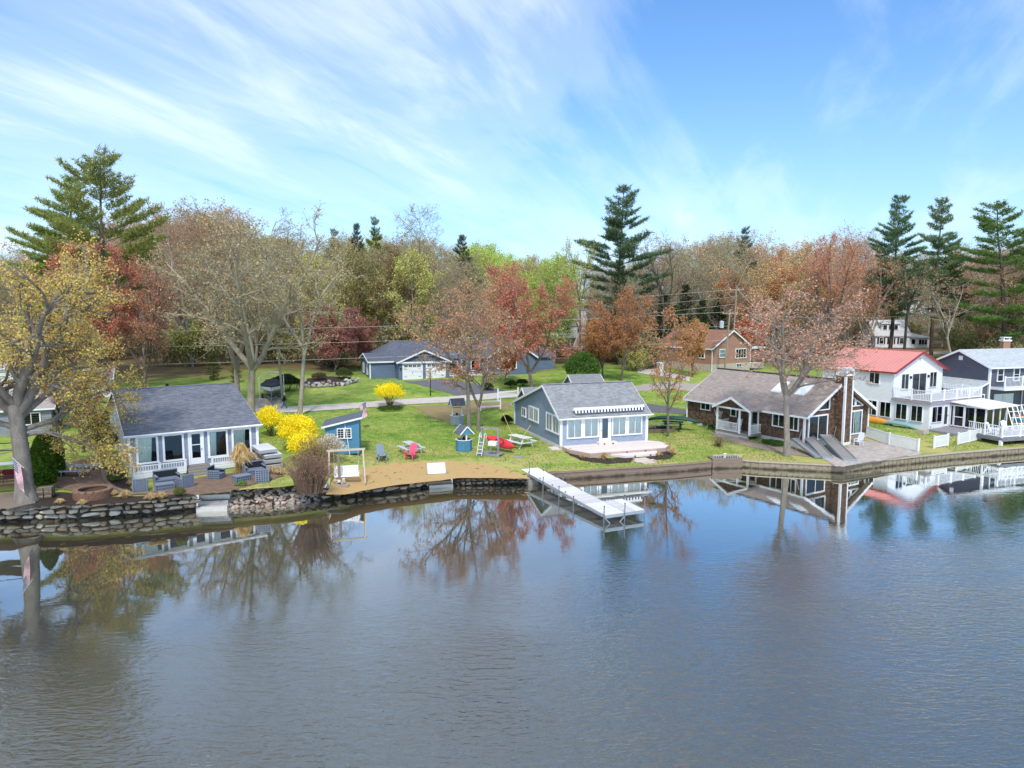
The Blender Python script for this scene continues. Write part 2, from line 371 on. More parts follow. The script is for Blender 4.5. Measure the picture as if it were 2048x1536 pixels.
drape('road', [(-160, 861), (0, 850), (230, 835.5), (560, 814.5), (608, 812.5), (726, 805), (840, 797), (960, 789), (1060, 783), (1180, 776), (1180, 787), (1060, 794), (960, 800.5), (840, 808), (726, 816.5), (607, 824), (560, 826), (230, 843), (0, 858), (-160, 869)], asph, .05, 1., jit=.08)
drape('driveway', [(806, 763.5), (870, 780), (922, 793), (1031, 786), (965, 772.5), (930, 765), (888, 758)], dark_asph, .035, 1., jit=.03)
drape('gravel_yard', [(480, 796), (558, 794), (572, 814), (500, 822)], gravel, .03, .8, jit=.3)
drape('leaf_litter', [(822, 814), (960, 802), (1020, 803), (1022, 822), (985, 817), (955, 823), (930, 832), (900, 846), (872, 838), (845, 824)], litter, .03, .6, kind='stuff', jit=.35)
drape('side_driveway', [(1283, 806), (1330, 812), (1376, 821), (1376, 829), (1330, 826), (1283, 824)], dark_asph, .03, .8, jit=.05)
drape('gravel_strip', [(1268, 772), (1340, 764), (1420, 770), (1440, 790), (1340, 778), (1270, 784)], gravel, .03, .8, jit=.3)
drape('side_road', [(1276, 736), (1310, 738), (1380, 755), (1380, 764), (1300, 750), (1276, 746)], asph, .04, 1., jit=.1)
drape('far_road', [(1640, 712), (1760, 711), (1860, 704), (1990, 704), (1990, 709), (1860, 709), (1760, 716), (1640, 716)], gravel, .06, 3., jit=.2)
drape('mulch_bed', [(208, 934), (232, 925), (262, 970), (264, 986), (235, 983), (220, 974)], mulch, .03, .5, kind='structure')
drape('mulch_bed', [(66, 1000), (80, 985), (120, 985), (165, 990), (215, 995), (300, 992), (385, 985), (390, 993), (300, 1003), (180, 1011), (75, 1013)], mulch, .03, .5)
drape('pebble_ground', [(-60, 1000), (20, 985), (62, 990), (75, 1006), (20, 1018), (-60, 1019)], pebble, .03, .6)
drape('mulch_bed', [(1128, 893), (1148, 905), (1200, 918), (1250, 916), (1275, 912), (1262, 925), (1210, 928), (1160, 921), (1130, 905)], mulch, .03, .5)
drape('mulch_bed', [(1292, 911), (1340, 900), (1352, 908), (1340, 918), (1305, 921), (1290, 917)], mulch, .03, .5)
drape('rockery_soil', [(606, 772), (615, 757), (660, 753), (700, 755), (712, 762), (690, 771), (650, 775)], mulch, .04, .8)
drape('gravel_path', [(1421, 866), (1432, 862), (1470, 876), (1530, 889), (1612, 900), (1650, 918), (1600, 912), (1500, 894), (1440, 880)], mat('path_gravel', '#9a8a7c', .95, .25, 8, .5, 30), .03, .5)

# paved areas: a bedding sheet plus real pavers
def pavers(name, poly, m, sx, sy, ang, gap=.012, h=.05, bedm=None):
    base = drape(name, poly, bedm or mat('paver_joint_sand', '#8d8074', .95), .015, .7, jit=.02)
    P = [G(*q).xy for q in poly]; c, s = math.cos(ang), math.sin(ang)
    def inside(p):
        r = False
        for i in range(len(P)):
            a, b = P[i - 1], P[i]
            if (a.y > p.y) != (b.y > p.y) and p.x < (b.x - a.x) * (p.y - a.y) / (b.y - a.y) + a.x: r = not r
        return r
    o = P[0]; mb = MB(); loc = [((p - o).x * c + (p - o).y * s, -(p - o).x * s + (p - o).y * c) for p in P]
    a0, a1 = min(q[0] for q in loc), max(q[0] for q in loc); b0, b1 = min(q[1] for q in loc), max(q[1] for q in loc); j = 0
    for b_ in np.arange(b0, b1, sy):
        j += 1
        for a_ in np.arange(a0 - (sx / 2 if j % 2 else 0), a1, sx):
            q = Vector((o.x + (a_ + sx / 2) * c - (b_ + sy / 2) * s, o.y + (a_ + sx / 2) * s + (b_ + sy / 2) * c))
            if inside(q): mb.box((q.x, q.y, g(q.x, q.y) + h / 2 + .012 + random.uniform(-.004, .004)), (sx - gap, sy - gap, h), ang)
    return tag(mb.build('paver', m, base), kind='stuff')
pav_br = mat('brown_paver', '#7d6655', .9, .16, 3, .3, 40, piece=True)
pavers('patio', [(112, 975), (108, 955), (122, 935), (150, 922), (203, 915), (210, 960), (225, 973), (262, 987), (300, 985), (350, 968), (400, 956), (520, 940), (556, 945), (566, 953), (520, 966), (455, 984), (393, 990), (300, 990), (215, 990), (150, 984)], pav_br, .32, .22, R(34), bedm=mat('patio_bedding', '#55463b', .95))
pav_gr = mat('grey_paver', '#b5aaa0', .9, .13, 3, .3, 40, piece=True)
pavers('stone_patio', [(1668, 932), (1640, 913), (1612, 893), (1690, 896), (1722, 882), (1738, 881), (1790, 893), (1846, 908), (1760, 921), (1690, 933)], pav_gr, .42, .28, R(31))
pavers('stepping_path', [(1262, 921), (1296, 915), (1312, 924), (1284, 929)], mat('pinkish_paver', '#c9b7aa', .9, .08, 3, .2, 40, piece=True), .6, .6, R(19))

# grass: blades on the lawns nearest the lake
def grass(n=60000):
    X = rng.uniform(-36, 48, n * 2); T = rng.beta(1.0, 1.9, n * 2) * 36 + .35; Yy = np.interp(X, SHORE[:, 0], SHORE[:, 1]) + T
    keep = ~((X < -17) & (T < 14))
    bp = np.array([G(*q).xy for q in [(652, 990), (728, 938), (800, 927), (905, 922), (1000, 935), (1062, 958), (860, 964), (740, 980)]])
    bx = np.interp(X, np.sort(bp[:, 0]), bp[np.argsort(bp[:, 0]), 1])
    beach_edge = np.interp(X, [-14, -11, -8.5, -3.6, 0, 1.6], [49, 50, 51.2, 53, 51.3, 49])
    keep &= ~((X > -15) & (X < 1.6) & (Yy < beach_edge))
    keep &= ~((X > 4) & (X < 13) & (Yy > 51.7 + (X - 4) * .33) & (Yy < 60 + (X - 4) * .33))
    keep &= ~((X > 22.5) & (X < 37) & (T < 8.5))
    keep &= ~((X > 39.5) & (T > 7))
    X, Yy = X[keep][:n], Yy[keep][:n]; n = len(X); Zz = gv(X, Yy)
    a = rng.uniform(0, 2 * np.pi, n); hgt = rng.uniform(.03, .085, n); wd = rng.uniform(.02, .05, n); ln = rng.uniform(-.05, .05, (n, 2))
    v = np.zeros((n, 3, 3)); v[:, 0] = np.stack([X - np.cos(a) * wd, Yy - np.sin(a) * wd, Zz], 1); v[:, 1] = np.stack([X + np.cos(a) * wd, Yy + np.sin(a) * wd, Zz], 1)
    v[:, 2] = np.stack([X + ln[:, 0], Yy + ln[:, 1], Zz + hgt], 1)
    me = bpy.data.meshes.new('grass'); me.from_pydata(v.reshape(-1, 3).tolist(), [], np.arange(n * 3).reshape(-1, 3).tolist())
    me.materials.append(mat('grass_blade', '#71933c', .9, .3, .35, c2='#a3a25c', leaf=True)); tag(inst('grass', me), kind='stuff')
grass()
def fallen_leaves(n=2600):
    X = rng.uniform(-20, 48, n); T = rng.beta(1., 1.5, n) * 42 + .6; Yy = np.interp(X, SHORE[:, 0], SHORE[:, 1]) + T; a = rng.uniform(0, 6.28, n); s_ = rng.uniform(.04, .1, n)
    k = ~((X < -15) & (T < 14)) & ~((X > 22) & (X < 37) & (T < 8)) & ~((X > 3.5) & (X < 13.5) & (T > 1.5) & (T < 8)); X, Yy, a, s_ = X[k], Yy[k], a[k], s_[k]; n = len(X); Zz = gv(X, Yy) + .06
    V = np.stack([np.stack([X + np.cos(a + j * 1.57) * s_ * (1.4, .7, 1.4, .7)[j], Yy + np.sin(a + j * 1.57) * s_ * (1.4, .7, 1.4, .7)[j], Zz + rng.uniform(0, .03, n)], 1) for j in range(4)], 1).reshape(-1, 3)
    me = bpy.data.meshes.new('fallen_leaves'); me.from_pydata(V.tolist(), [], np.arange(n * 4).reshape(-1, 4).tolist()); me.materials.append(mat('fallen_leaf', '#a88a5c', .9, .4, leaf=True)); tag(inst('fallen_leaves', me), kind='stuff')
fallen_leaves()

# ------------------------------------------------------------------ stone walls and seawalls
import bmesh
def rock_mesh(seed, flat=.7, nv=13):
    r = np.random.default_rng(seed); bm = bmesh.new()
    p = r.normal(size=(nv, 3)); p /= np.linalg.norm(p, axis=1)[:, None]; p *= r.uniform(.82, 1, nv)[:, None]; p = np.sign(p) * np.abs(p) ** .72
    for q in p: bm.verts.new(q * .55)
    bmesh.ops.convex_hull(bm, input=bm.verts); bmesh.ops.delete(bm, geom=[v for v in bm.verts if not v.link_faces], context='VERTS')
    bmesh.ops.bevel(bm, geom=bm.edges[:], offset=.055, segments=1, affect='EDGES', profile=.6)
    me = bpy.data.meshes.new('stone'); bm.to_mesh(me); bm.free(); me.materials.append(mat('field_stone', '#888888', .9, .3, 3.5, .5, 14, objcol=True))
    me.polygons.foreach_set('use_smooth', [True] * len(me.polygons)); return me
ROCKS = [rock_mesh(k) for k in range(12)]
STC = ['#b3aca2', '#c9bca9', '#9e978d', '#d3c7b4', '#bda88f', '#958e86', '#c2bbaf', '#c9ad93', '#a89f92', '#ddd4c6']
def stone(parent, p, size, rz, pal=STC, tilt=.12):
    o = inst('stone', random.choice(ROCKS), parent, p, 0, size); o.rotation_euler = (random.uniform(-tilt, tilt), random.uniform(-tilt, tilt), rz)
    o.color = lin(random.choice(pal)); return o
def path_pts(pts, step):
    pts = [Vector(p) for p in pts]; out = []
    L = [0]
    for a, b in zip(pts, pts[1:]): L.append(L[-1] + (b - a).length)
    def at(d):
        i = max(0, min(len(pts) - 2, int(np.searchsorted(L, d)) - 1)); a, b = pts[i], pts[i + 1]; dd = (b - a).normalized()
        return a + dd * (d - L[i]), dd
    return at, L[-1]
def drywall(label, pts, h0, h1, rows, lmin, lmax, group, thick=.46, batter=.2, pal=STC, back='#55493f', base=-.14):
    t = thing('stone_wall', label, 'stone wall', (0, 0, 0), 0, group); at, L = path_pts(pts, 1); mb = MB()
    n = max(2, int(L / .5)); prof = []
    for i in range(n + 1):
        p, d = at(L * i / n); q = Vector((-d.y, d.x)); h = h0 + (h1 - h0) * i / n
        prof.append([(p.x + q.x * .20, p.y + q.y * .20, base - .4), (p.x + q.x * (.22 + batter), p.y + q.y * (.22 + batter), h - .06), (p.x + q.x * .85, p.y + q.y * .85, h - .04), (p.x + q.x * .85, p.y + q.y * .85, base - .4)])
    for a, b in zip(prof, prof[1:]):
        for k in range(3): mb.quad(a[k], b[k], b[k + 1], a[k + 1])
    mb.quad(*prof[0]); mb.quad(*prof[-1][::-1]); mb.build('backing', mat('wall_hearting', back, .95, .3, 6, .5, 20), t)
    for r in range(rows):
        d = random.uniform(0, lmin)
        while d < L:
            l = random.uniform(lmin, lmax) * (1.12 - .05 * r); p, dd = at(min(L, d + l / 2)); q = Vector((-dd.y, dd.x)); h = h0 + (h1 - h0) * d / L
            rh = (h - base) / rows; z = base + rh * (r + .5) + random.uniform(-.03, .03); off = .12 + batter * (r + .5) / rows + random.uniform(-.07, .07)
            so_ = stone(t, (p.x + q.x * off, p.y + q.y * off, z), (l * 1.02, thick * random.uniform(.8, 1.1), rh * random.uniform(.85, 1.3)), math.atan2(dd.y, dd.x), pal)
            if r == 0: so_.color = lin(random.choice(['#3f3a31', '#4a443a', '#55503f']))   # wet, algae-dark waterline stones
            d += l * .98
    return t
SW = lambda a, b: [p for p in [tuple(q) for q in SHORE] if a - .01 <= p[0] <= b + .01]
drywall('grey dry-laid stone wall under the big oak, from the left edge to the granite steps', [(-33.5, 38.5)] + SW(-29.98, -19.58), .95, 1.02, 4, .3, 1.0, 'dry stone shore walls')
drywall('low stone shore wall of big tan boulders under the middle of the sandy beach', [(-12.3, 43.3)] + SW(-10.86, -5.76), .72, .74, 3, .35, .95, 'dry stone shore walls', pal=['#a59a8c', '#b0a596', '#8a8580', '#b39c80', '#77736f', '#c0b39c'])
drywall('short stone shore wall of small round stones between the beach steps and the dock', [(-4.2, 47.2), (-.85, 47.5), (1.2, 47.8)], .74, .74, 4, .26, .5, 'dry stone shore walls', pal=['#a59a8c', '#8f8273', '#77736f', '#b39c80', '#6a6866'])
# riprap bank right of the granite steps
t = thing('riprap_bank', 'sloping bank of loose pinkish round stones right of the granite steps', 'rock bank')
mb = MB(); at, L = path_pts(SW(-17.74, -12.51), 1); pr = []
for i in range(12):
    p, d = at(L * i / 11); q = Vector((-d.y, d.x)); pr.append([(p.x + q.x * .1, p.y + q.y * .1, -.7), (p.x + q.x * .3, p.y + q.y * .3, -.05), (p.x + q.x * 1.5, p.y + q.y * 1.5, 1.02), (p.x + q.x * 1.5, p.y + q.y * 1.5, -.7)])
for a, b in zip(pr, pr[1:]):
    for k in range(3): mb.quad(a[k], b[k], b[k + 1], a[k + 1])
mb.quad(*pr[0]); mb.quad(*pr[-1][::-1]); mb.build('soil', mat('bank_soil', '#4a3d31', .95, .4, 8, .6, 20), t)
for k in range(270):
    d = random.uniform(0, L); f = random.random(); p, dd = at(d); q = Vector((-dd.y, dd.x)); s_ = random.uniform(.16, .42) * (1.1 - .3 * f)
    stone(t, (p.x + q.x * (.05 + 1.5 * f), p.y + q.y * (.05 + 1.5 * f), -.12 + 1.12 * f), (s_ * random.uniform(.9, 1.4), s_, s_ * .8), random.uniform(0, 6), ['#b3a294', '#a58c7c', '#c2b4a6', '#8f847a', '#b08f7c', '#9a938c'], .5)
mb = MB()                                                           # stones lying on the lake bottom along the shore
for k in range(650):
    x = random.uniform(-33, 2); d = abs(random.gauss(0, 1.0)) + .1; y = ys(x) - d; s_ = random.uniform(.12, .45)
    me = random.choice(ROCKS); z = -.1 - .15 * d ** .95; a = random.uniform(0, 6)
    for_v = [(x + (v.co.x * math.cos(a) - v.co.y * math.sin(a)) * s_ * 1.3, y + (v.co.x * math.sin(a) + v.co.y * math.cos(a)) * s_, z + v.co.z * s_ * .5) for v in me.vertices]
    mb.add(for_v, [tuple(p.vertices) for p in me.polygons])
tag(mb.build('sunken_stones', mat('mossy_sunken_stone', '#a39370', .9, .4, 1.5, c2='#7f7252'), smooth=True), kind='stuff')

granite = mat('pale_granite', '#a3a1a0', .85, .16, 9, .3, 40, c2='#8f8c88')
def steps(label, a, b, n, z0, z1, inward, run, m=granite, over=0.):
    """n slabs climbing from z0 to z1 behind the line a-b"""
    a, b = Vector(a), Vector(b); d = (b - a).normalized(); t = thing('stone_steps', label, 'steps', ((a.x + b.x) / 2, (a.y + b.y) / 2, 0), math.atan2(d.y, d.x), None); L = (b - a).length; rise = (z1 - z0) / n
    for k in range(n):
        w_ = L + random.uniform(-.05, .08)
        mb = MB().bb(-w_ / 2, w_ / 2, inward + run * k - .04, inward + run * (k + 1) + .12, z0 + rise * k - (.25 if k == 0 else .02), z0 + rise * (k + 1) - .012 * (k % 2)); mb.build('slab', m if k % 2 else mat(m.name + '_lighter', '#c4c0b8', .85, .14, 7, .3, 30), t)
    return t
steps('four grey granite slab steps going down to the water before the left cottage', (-19.5, 41.15), (-17.7, 41.45), 4, .02, 1.16, -.1, .36)
steps('four weathered tan stone steps going down from the sandy beach', (-5.75, 46.6), (-4.2, 47.1), 4, .05, .78, -.05, .34, mat('tan_step_stone', '#a89d8e', .9, .2, 6, .4, 30, c2='#8b8072'))

timb = mat('weathered_brown_timber', '#94806f', .9, .25, 2.2, .4, 25, c2='#77665a', stretch=(1, 1, 4), wet='#3d362c'); timc = mat('pale_timber_cap', '#8f7c6a', .85, .22, 3, .3, 25)
wetm = mat('wet_algae_timber', '#3f382e', .7, .3, 3, .3, 20)
def seawall(label, pts, zt, rows, seg, m, capm, cat='seawall', capw=.34, group=None, staves=0.):
    t = thing('seawall', label, cat, (0, 0, 0), 0, group); at, L = path_pts(pts, 1)
    for (p, q) in zip(pts, pts[1:]):
        p, q = Vector(p), Vector(q); d = (q - p).normalized(); nrm = Vector((-d.y, d.x)); l = (q - p).length; n = max(1, round(l / seg))
        for r in range(rows):
            h = (zt - .1 + .5) / rows
            wet_ = r == 0 and rows > 1
            for k in range(n):
                a, b = p + d * (l * k / n + .006), p + d * (l * (k + 1) / n - .006); o_ = nrm * (.10 + random.uniform(-.012, .012))
                MB().beam((a.x + o_.x, a.y + o_.y, -.5 + h * (r + .5)), (b.x + o_.x, b.y + o_.y, -.5 + h * (r + .5)), .2, h - .012).build('board' if not staves else 'panel', m, t)
        if staves:
            mb = MB()
            for k in range(int(l / staves)):
                a = p + d * (staves * (k + .5)); mb.box((a.x - nrm.x * .005, a.y - nrm.y * .005, zt / 2 - .3), (staves * .72, .05, zt + .5), math.atan2(d.y, d.x))
            tag(mb.build('stave', m, t), kind='stuff')
        a = p - d * .02 + nrm * .1; b = q + d * .02 + nrm * .1
        nb = max(1, round(l / 3.2))
        for k in range(nb):
            e, f = a.lerp(b, k / nb), a.lerp(b, (k + 1) / nb); MB().beam((e.x, e.y, zt - .04 + .003 * (k % 2)), (f.x, f.y, zt - .04 + .003 * (k % 2)), capw, .09).build('cap', capm, t)
        bk = p + nrm * .45, q + nrm * .45
        MB().beam((bk[0].x, bk[0].y, zt / 2 - .35), (bk[1].x, bk[1].y, zt / 2 - .35), .5, zt + .56).build('backfill', mat('bank_soil', '#4a3d31'), t)
    return t
seawall('brown weathered timber seawall in front of the grey cottage, right of the dock', SW(1.59, 15.66), .62, 3, 2.4, timb, timc)
conc = mat('stained_tan_concrete', '#ab9e88', .9, .3, 1.6, .3, 20, c2='#80745e', stretch=(1, 1, .5), wet='#453d2f'); concc = mat('tan_concrete_cap', '#b3a68f', .9, .2, 4, .2, 30)
seawall('pale tan concrete seawall running from the planter to the right edge', SW(18.01, 44.35) + [(60, 62.9)], .62, 1, 3., conc, concc, capw=.42, staves=.42)
MB().box((1.42, 48.05, -.26), (.75, .8, 1.3), R(15)).build('seawall_pier', mat('grey_concrete', '#8d8880', .9, .2, 4, .2, 30)); tag(bpy.data.objects['seawall_pier'], 'square grey concrete pier where the shore end of the dock rests', 'pier')
# small square planter jutting over the water between the two seawalls
t = thing('shore_planter', 'square timber planter with wire edging jutting over the water between seawalls', 'planter', (17.0, 53.1, 0), R(4))
for k, (x0, x1, y0, y1) in enumerate([(-1.3, 1.1, -.42, -.2), (-1.3, -1.08, -.195, .75), (.88, 1.1, -.195, .75), (-1.075, .875, .55, .75)]):
    for r in range(3): MB().bb(x0 + .01 * (r % 2), x1, y0 + .01 * (r % 2), y1, -.5 + r * .44, -.5 + (r + 1) * .44 - .012).build('timber', timb, t)
MB().bb(-1.075, .875, -.195, .545, -.4, .72).build('soil', mulch, t)
for k in range(17): MB().tube([(-1.25 + k * .14, -.36, .8), (-1.25 + k * .14, -.36, 1.06), (-1.19 + k * .14, -.36, 1.1), (-1.13 + k * .14, -.36, 1.06)], .013, 5).build('wire_hoop', mat('white_wire', '#dcdcd8', .5, 0), t)
t2 = thing('garden_lantern', 'small white lantern standing in the shore planter', 'lantern', (16.9, 53.3, .70)); MB().bb(-.06, .06, -.06, .06, 0, .3).build('post', mat('white_wire', '#dcdcd8'), t2); MB().lathe([(.02, .42), (.16, .36), (.13, .3), (.1, .3)], 8).build('cap', mat('white_wire', '#dcdcd8'), t2)

# ------------------------------------------------------------------ dock
DZ = .80
def P5(x, y, z=DZ): return at_z(980 + x / 4.52, 730 + y / 4.52, z)
a0, a1, e1, b0 = P5(280, 943), P5(1045, 1360, .5), P5(1400, 1306, .5), P5(430, 932)
dirv = (a1 - a0); L = dirv.xy.length; ang = math.atan2(dirv.y, dirv.x); W_ = 1.35
t = thing('dock', 'long pale aluminium dock with an L-shaped platform end on thin posts', 'dock', (a0.x, a0.y, 0), ang); t.rotation_euler = (0, .3 / L, ang)   # slopes down a little from the beach
alu = mat('dock_aluminium', '#b9bcc0', .4, .08, 8, 0, metal=.5); dk = mat('pale_dock_planks', '#d6d4d2', .7, .06, 2.5, .1, 20, piece=True); dk2 = mat('weathered_dock_planks', '#c9c4c2', .75, .07, 2.5, .1, 20, piece=True); dk2w = mat('white_dock_planks', '#eae9e6', .6, .04, 2.5, .1, 20, piece=True)
def dock_section(x0, x1, y0, y1, m):
    f = MB(); f.bb(x0 + .01, x1 - .01, y0, y0 + .05, DZ - .2, DZ - .02); f.bb(x0 + .01, x1 - .01, y1 - .05, y1, DZ - .2, DZ - .02); f.bb(x0 + .01, x0 + .06, y0 + .052, y1 - .052, DZ - .19, DZ - .03); f.bb(x1 - .06, x1 - .01, y0 + .052, y1 - .052, DZ - .19, DZ - .03); f.build('frame', alu, t)
    p = MB(); n = max(1, int((x1 - x0) / .15)); s_ = (x1 - x0 - .03) / n
    for k in range(n): p.bb(x0 + .015 + s_ * k, x0 + .015 + s_ * (k + 1) - .022, y0 + .012, y1 - .012, DZ - .018, DZ + .012 + random.uniform(-.002, .002))
    tag(p.build('deck_panel', m, t), kind='stuff')
nsec = 5; sl = (L - 2.4) / nsec
for k in range(nsec): dock_section(sl * k, sl * (k + 1), 0, W_, dk2w if k == 0 else (dk if k % 2 else dk2))
PW = 2.75
for k in range(2): dock_section(L - 2.4 + 1.2 * k, L - 1.2 + 1.2 * k, 0, W_, dk)
dock_section(L - 2.4, L, W_ + .02, (W_ + PW) / 2, dk2); dock_section(L - 2.4, L, (W_ + PW) / 2 + .02, PW, dk)
blackm0 = mat('dark_cleat_metal', '#3a3c40', .5, .1, 6)
posts = [(sl * .82, -.05, .75), (sl * .75, W_ + .05, .5), (sl * 2, -.05, .3), (sl * 2.1, W_ + .05, .3), (sl * 3.25, -.05, .25), (sl * 3.7, W_ + .05, .25), (L - 2.2, PW + .05, .25), (L - .1, -.05, .5), (L + .04, PW * .47, .55), (L - .1, PW + .06, .75), (sl * 4.3, -.05, .1)]
for x, y, h in posts:
    p = MB().tube([(x, y, -2.2), (x, y, DZ + h)], .032, 7).build('post', mat('galvanised_post', '#8f9296', .45, .2, 6, metal=.6), t)
    MB().lathe([(.038, 0), (.04, .05), (.0, .06)], 7, (x, y, DZ + h)).build('post_cap', mat('black_plastic', '#1c1d20', .5, 0), p)
for k in range(4):
    for y in (.08, W_ - .08): MB().tube([(sl * (k + .6) - .1, y, DZ + .07), (sl * (k + .6) + .1, y, DZ + .07)], .018, 5).bb(sl * (k + .6) - .03, sl * (k + .6) + .03, y - .02, y + .02, DZ + .013, DZ + .06).build('cleat', blackm0, t)
for y0, y1 in ((.0, PW * .47), (PW * .47, 0)): MB().beam((L + .03, y0 - .02, DZ - .2 if y0 < y1 else DZ - .2), (L + .03, y1, -.75), .03, .05).build('cross_brace', alu, t)

# ------------------------------------------------------------------ houses
white = mat('white_paint', '#e9e9ea', .55, .07, 3, .08, 20); whitev = mat('white_vinyl', '#eeeef0', .45, .05, 3)
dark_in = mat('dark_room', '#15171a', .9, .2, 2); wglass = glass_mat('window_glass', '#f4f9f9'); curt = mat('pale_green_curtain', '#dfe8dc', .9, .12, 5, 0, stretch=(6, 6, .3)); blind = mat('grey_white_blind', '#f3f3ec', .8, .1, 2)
blackm = mat('black_metal', '#1d1e21', .45, .1, 6)
class House:
    def __init__(s, name, label, cat, x, y, zb, deg, group=None):
        s.zb = zb; s.t = thing(name, label, cat, (x, y, zb), R(deg), group)
    def part(s, name, mb, mats, parent=None, smooth=False):
        return mb.build(name, mats, s.t if parent is None else parent, smooth, (0, 0, -s.zb) if parent is None else None)
    def wall(s, poly, o, a, n, m, step=.13, lip=.018, name='wall', thick=.2):
        """clapboarded or shingled wall: poly in (along, z); a solid leaf behind the courses"""
        o, a, n = Vector(o), Vector(a), Vector(n); up = Vector((0, 0, 1)); mb = MB().lap(poly, o, a, up, n, step, lip)
        mb.ext([o + a * p[0] + up * p[1] - n * .003 for p in poly], -n * thick)
        return s.part(name, mb, m)
    def window(s, o, a, n, a0, a1, z0, z1, fw=.11, units=2, curtain=None, muntin=None, pane_m=None, rail=False, trim=white, name='window', gap=.05):
        o, a, n = Vector(o), Vector(a), Vector(n); up = Vector((0, 0, 1)); P = lambda x, z, d: o + a * x + up * z + n * d
        def bar(mb, x0, x1, zz0, zz1, d0, d1): mb.ext([P(x0, zz0, d0), P(x1, zz0, d0), P(x1, zz1, d0), P(x0, zz1, d0)], n * (d1 - d0))
        f = MB(); bar(f, a0, a1, z1 - fw, z1, .0, .10); bar(f, a0 - .02, a1 + .02, z0 - .02, z0 + fw * .8, .0, .12); bar(f, a0, a0 + fw, z0 + fw * .8, z1 - fw, .0, .095); bar(f, a1 - fw, a1, z0 + fw * .8, z1 - fw, .0, .095)
        wdt = (a1 - a0 - 2 * fw); u = wdt / units
        for k in range(1, units): bar(f, a0 + fw + u * k - gap / 2, a0 + fw + u * k + gap / 2, z0 + fw * .8, z1 - fw, .0, .09)
        fo = s.part(name, f, trim)
        for k in range(units):
            x0 = a0 + fw + u * k + (gap / 2 if k else 0); x1 = a0 + fw + u * (k + 1) - (gap / 2 if k < units - 1 else 0); zz0, zz1 = z0 + fw * .8, z1 - fw
            b = MB(); bar(b, x0, x1, zz0, zz1, .022, .026); s.part('interior', b, pane_m or dark_in, fo)
            g_ = MB(); g_.quad(P(x0, zz0, .066), P(x1, zz0, .066), P(x1, zz1, .066), P(x0, zz1, .066)); s.part('pane', g_, wglass, fo)
            if curtain:
                c0, c1 = curtain[k] if isinstance(curtain, list) else curtain
                if c1 > c0:
                    c = MB(); nn = max(2, int((c1 - c0) * (x1 - x0) / .045)); pts = []
                    for i in range(nn + 1):
                        fr_ = c0 + (c1 - c0) * i / nn; sweep = .12 * (1 if c0 == 0 else -1) if (c1 - c0) < .95 else 0
                        pts.append((x0 + (x1 - x0) * fr_, x0 + (x1 - x0) * (fr_ - sweep * abs(fr_ - (0 if c0 == 0 else 1))), .043 + .012 * math.sin(i * 1.9)))
                    for p, q in zip(pts, pts[1:]): c.quad(P(p[1], zz0 + .02, p[2]), P(q[1], zz0 + .02, q[2]), P(q[0], zz1 - .02, q[2]), P(p[0], zz1 - .02, p[2]))
                    s.part('curtain', c, curt, fo)
            mm = MB()
            if rail: bar(mm, x0, x1, (zz0 + zz1) / 2 - .025, (zz0 + zz1) / 2 + .025, .068, .088)
            if muntin:
                for i in range(1, muntin[0]): xx = x0 + (x1 - x0) * i / muntin[0]; bar(mm, xx - .012, xx + .012, zz0, zz1, .068, .08)
                for i in range(1, muntin[1]): zq = zz0 + (zz1 - zz0) * i / muntin[1]; bar(mm, x0, x1, zq - .012, zq + .012, .068, .082)
            if mm.v: s.part('muntin', mm, trim, fo)
        return fo
    def door(s, o, a, n, a0, a1, z0, z1, leaf=white, glass=(.12, .5, .95), trim=white, handle=1, mid=None, interior=None):
        o, a, n = Vector(o), Vector(a), Vector(n); up = Vector((0, 0, 1)); P = lambda x, z, d: o + a * x + up * z + n * d
        def bar(mb, x0, x1, zz0, zz1, d0, d1): mb.ext([P(x0, zz0, d0), P(x1, zz0, d0), P(x1, zz1, d0), P(x0, zz1, d0)], n * (d1 - d0)); return mb
        f = MB(); bar(f, a0, a0 + .1, z0, z1 - .1, 0, .1); bar(f, a1 - .1, a1, z0, z1 - .1, 0, .1); bar(f, a0, a1, z1 - .1, z1, 0, .105); fo = s.part('door', f, trim)
        l0, l1, zt = a0 + .102, a1 - .102, z1 - .102; H_ = zt - z0; gz0, gz1 = z0 + H_ * glass[1], z0 + H_ * glass[2]; m_ = glass[0]
        lf = MB(); bar(lf, l0, l0 + m_, z0, zt, .02, .06); bar(lf, l1 - m_, l1, z0, zt, .02, .06); bar(lf, l0 + m_, l1 - m_, z0, gz0, .02, .06); bar(lf, l0 + m_, l1 - m_, gz1, zt, .02, .06)
        if mid: bar(lf, l0 + m_, l1 - m_, z0 + H_ * mid - .025, z0 + H_ * mid + .025, .046, .064)
        s.part('door_leaf', lf, leaf, fo); b = bar(MB(), l0 + m_, l1 - m_, gz0, gz1, .022, .026); s.part('interior', b, interior or dark_in, fo)
        q = MB(); q.quad(P(l0 + m_, gz0, .045), P(l1 - m_, gz0, .045), P(l1 - m_, gz1, .045), P(l0 + m_, gz1, .045)); s.part('pane', q, wglass, fo)
        hx = l1 - .06 if handle > 0 else l0 + .06; s.part('handle', bar(MB(), hx - .015, hx + .015, z0 + .95, z0 + 1.1, .06, .1), blackm, fo); return fo
    def slope(s, A, B, C, D, m, step=.145, lip=.016, th=.1, name='roof', parent=None):
        A, B, C, D = map(Vector, (A, B, C, D)); a = (B - A).normalized(); n = a.cross(D - A).normalized(); up = n.cross(a)
        pl = [((p - A).dot(a), (p - A).dot(up)) for p in (A, B, C, D)]
        mb = MB().lap(pl, A, a, up, n, step, lip); mb.ext([p - n * .004 for p in (A, B, C, D)], -n * th)
        return s.part(name, mb, m, parent)
    def bars(s, name, segs, m, w_=.03, h_=.16, parent=None):
        mb = MB()
        for p, q in segs: mb.beam(p, q, w_, h_)
        return s.part(name, mb, m, parent)
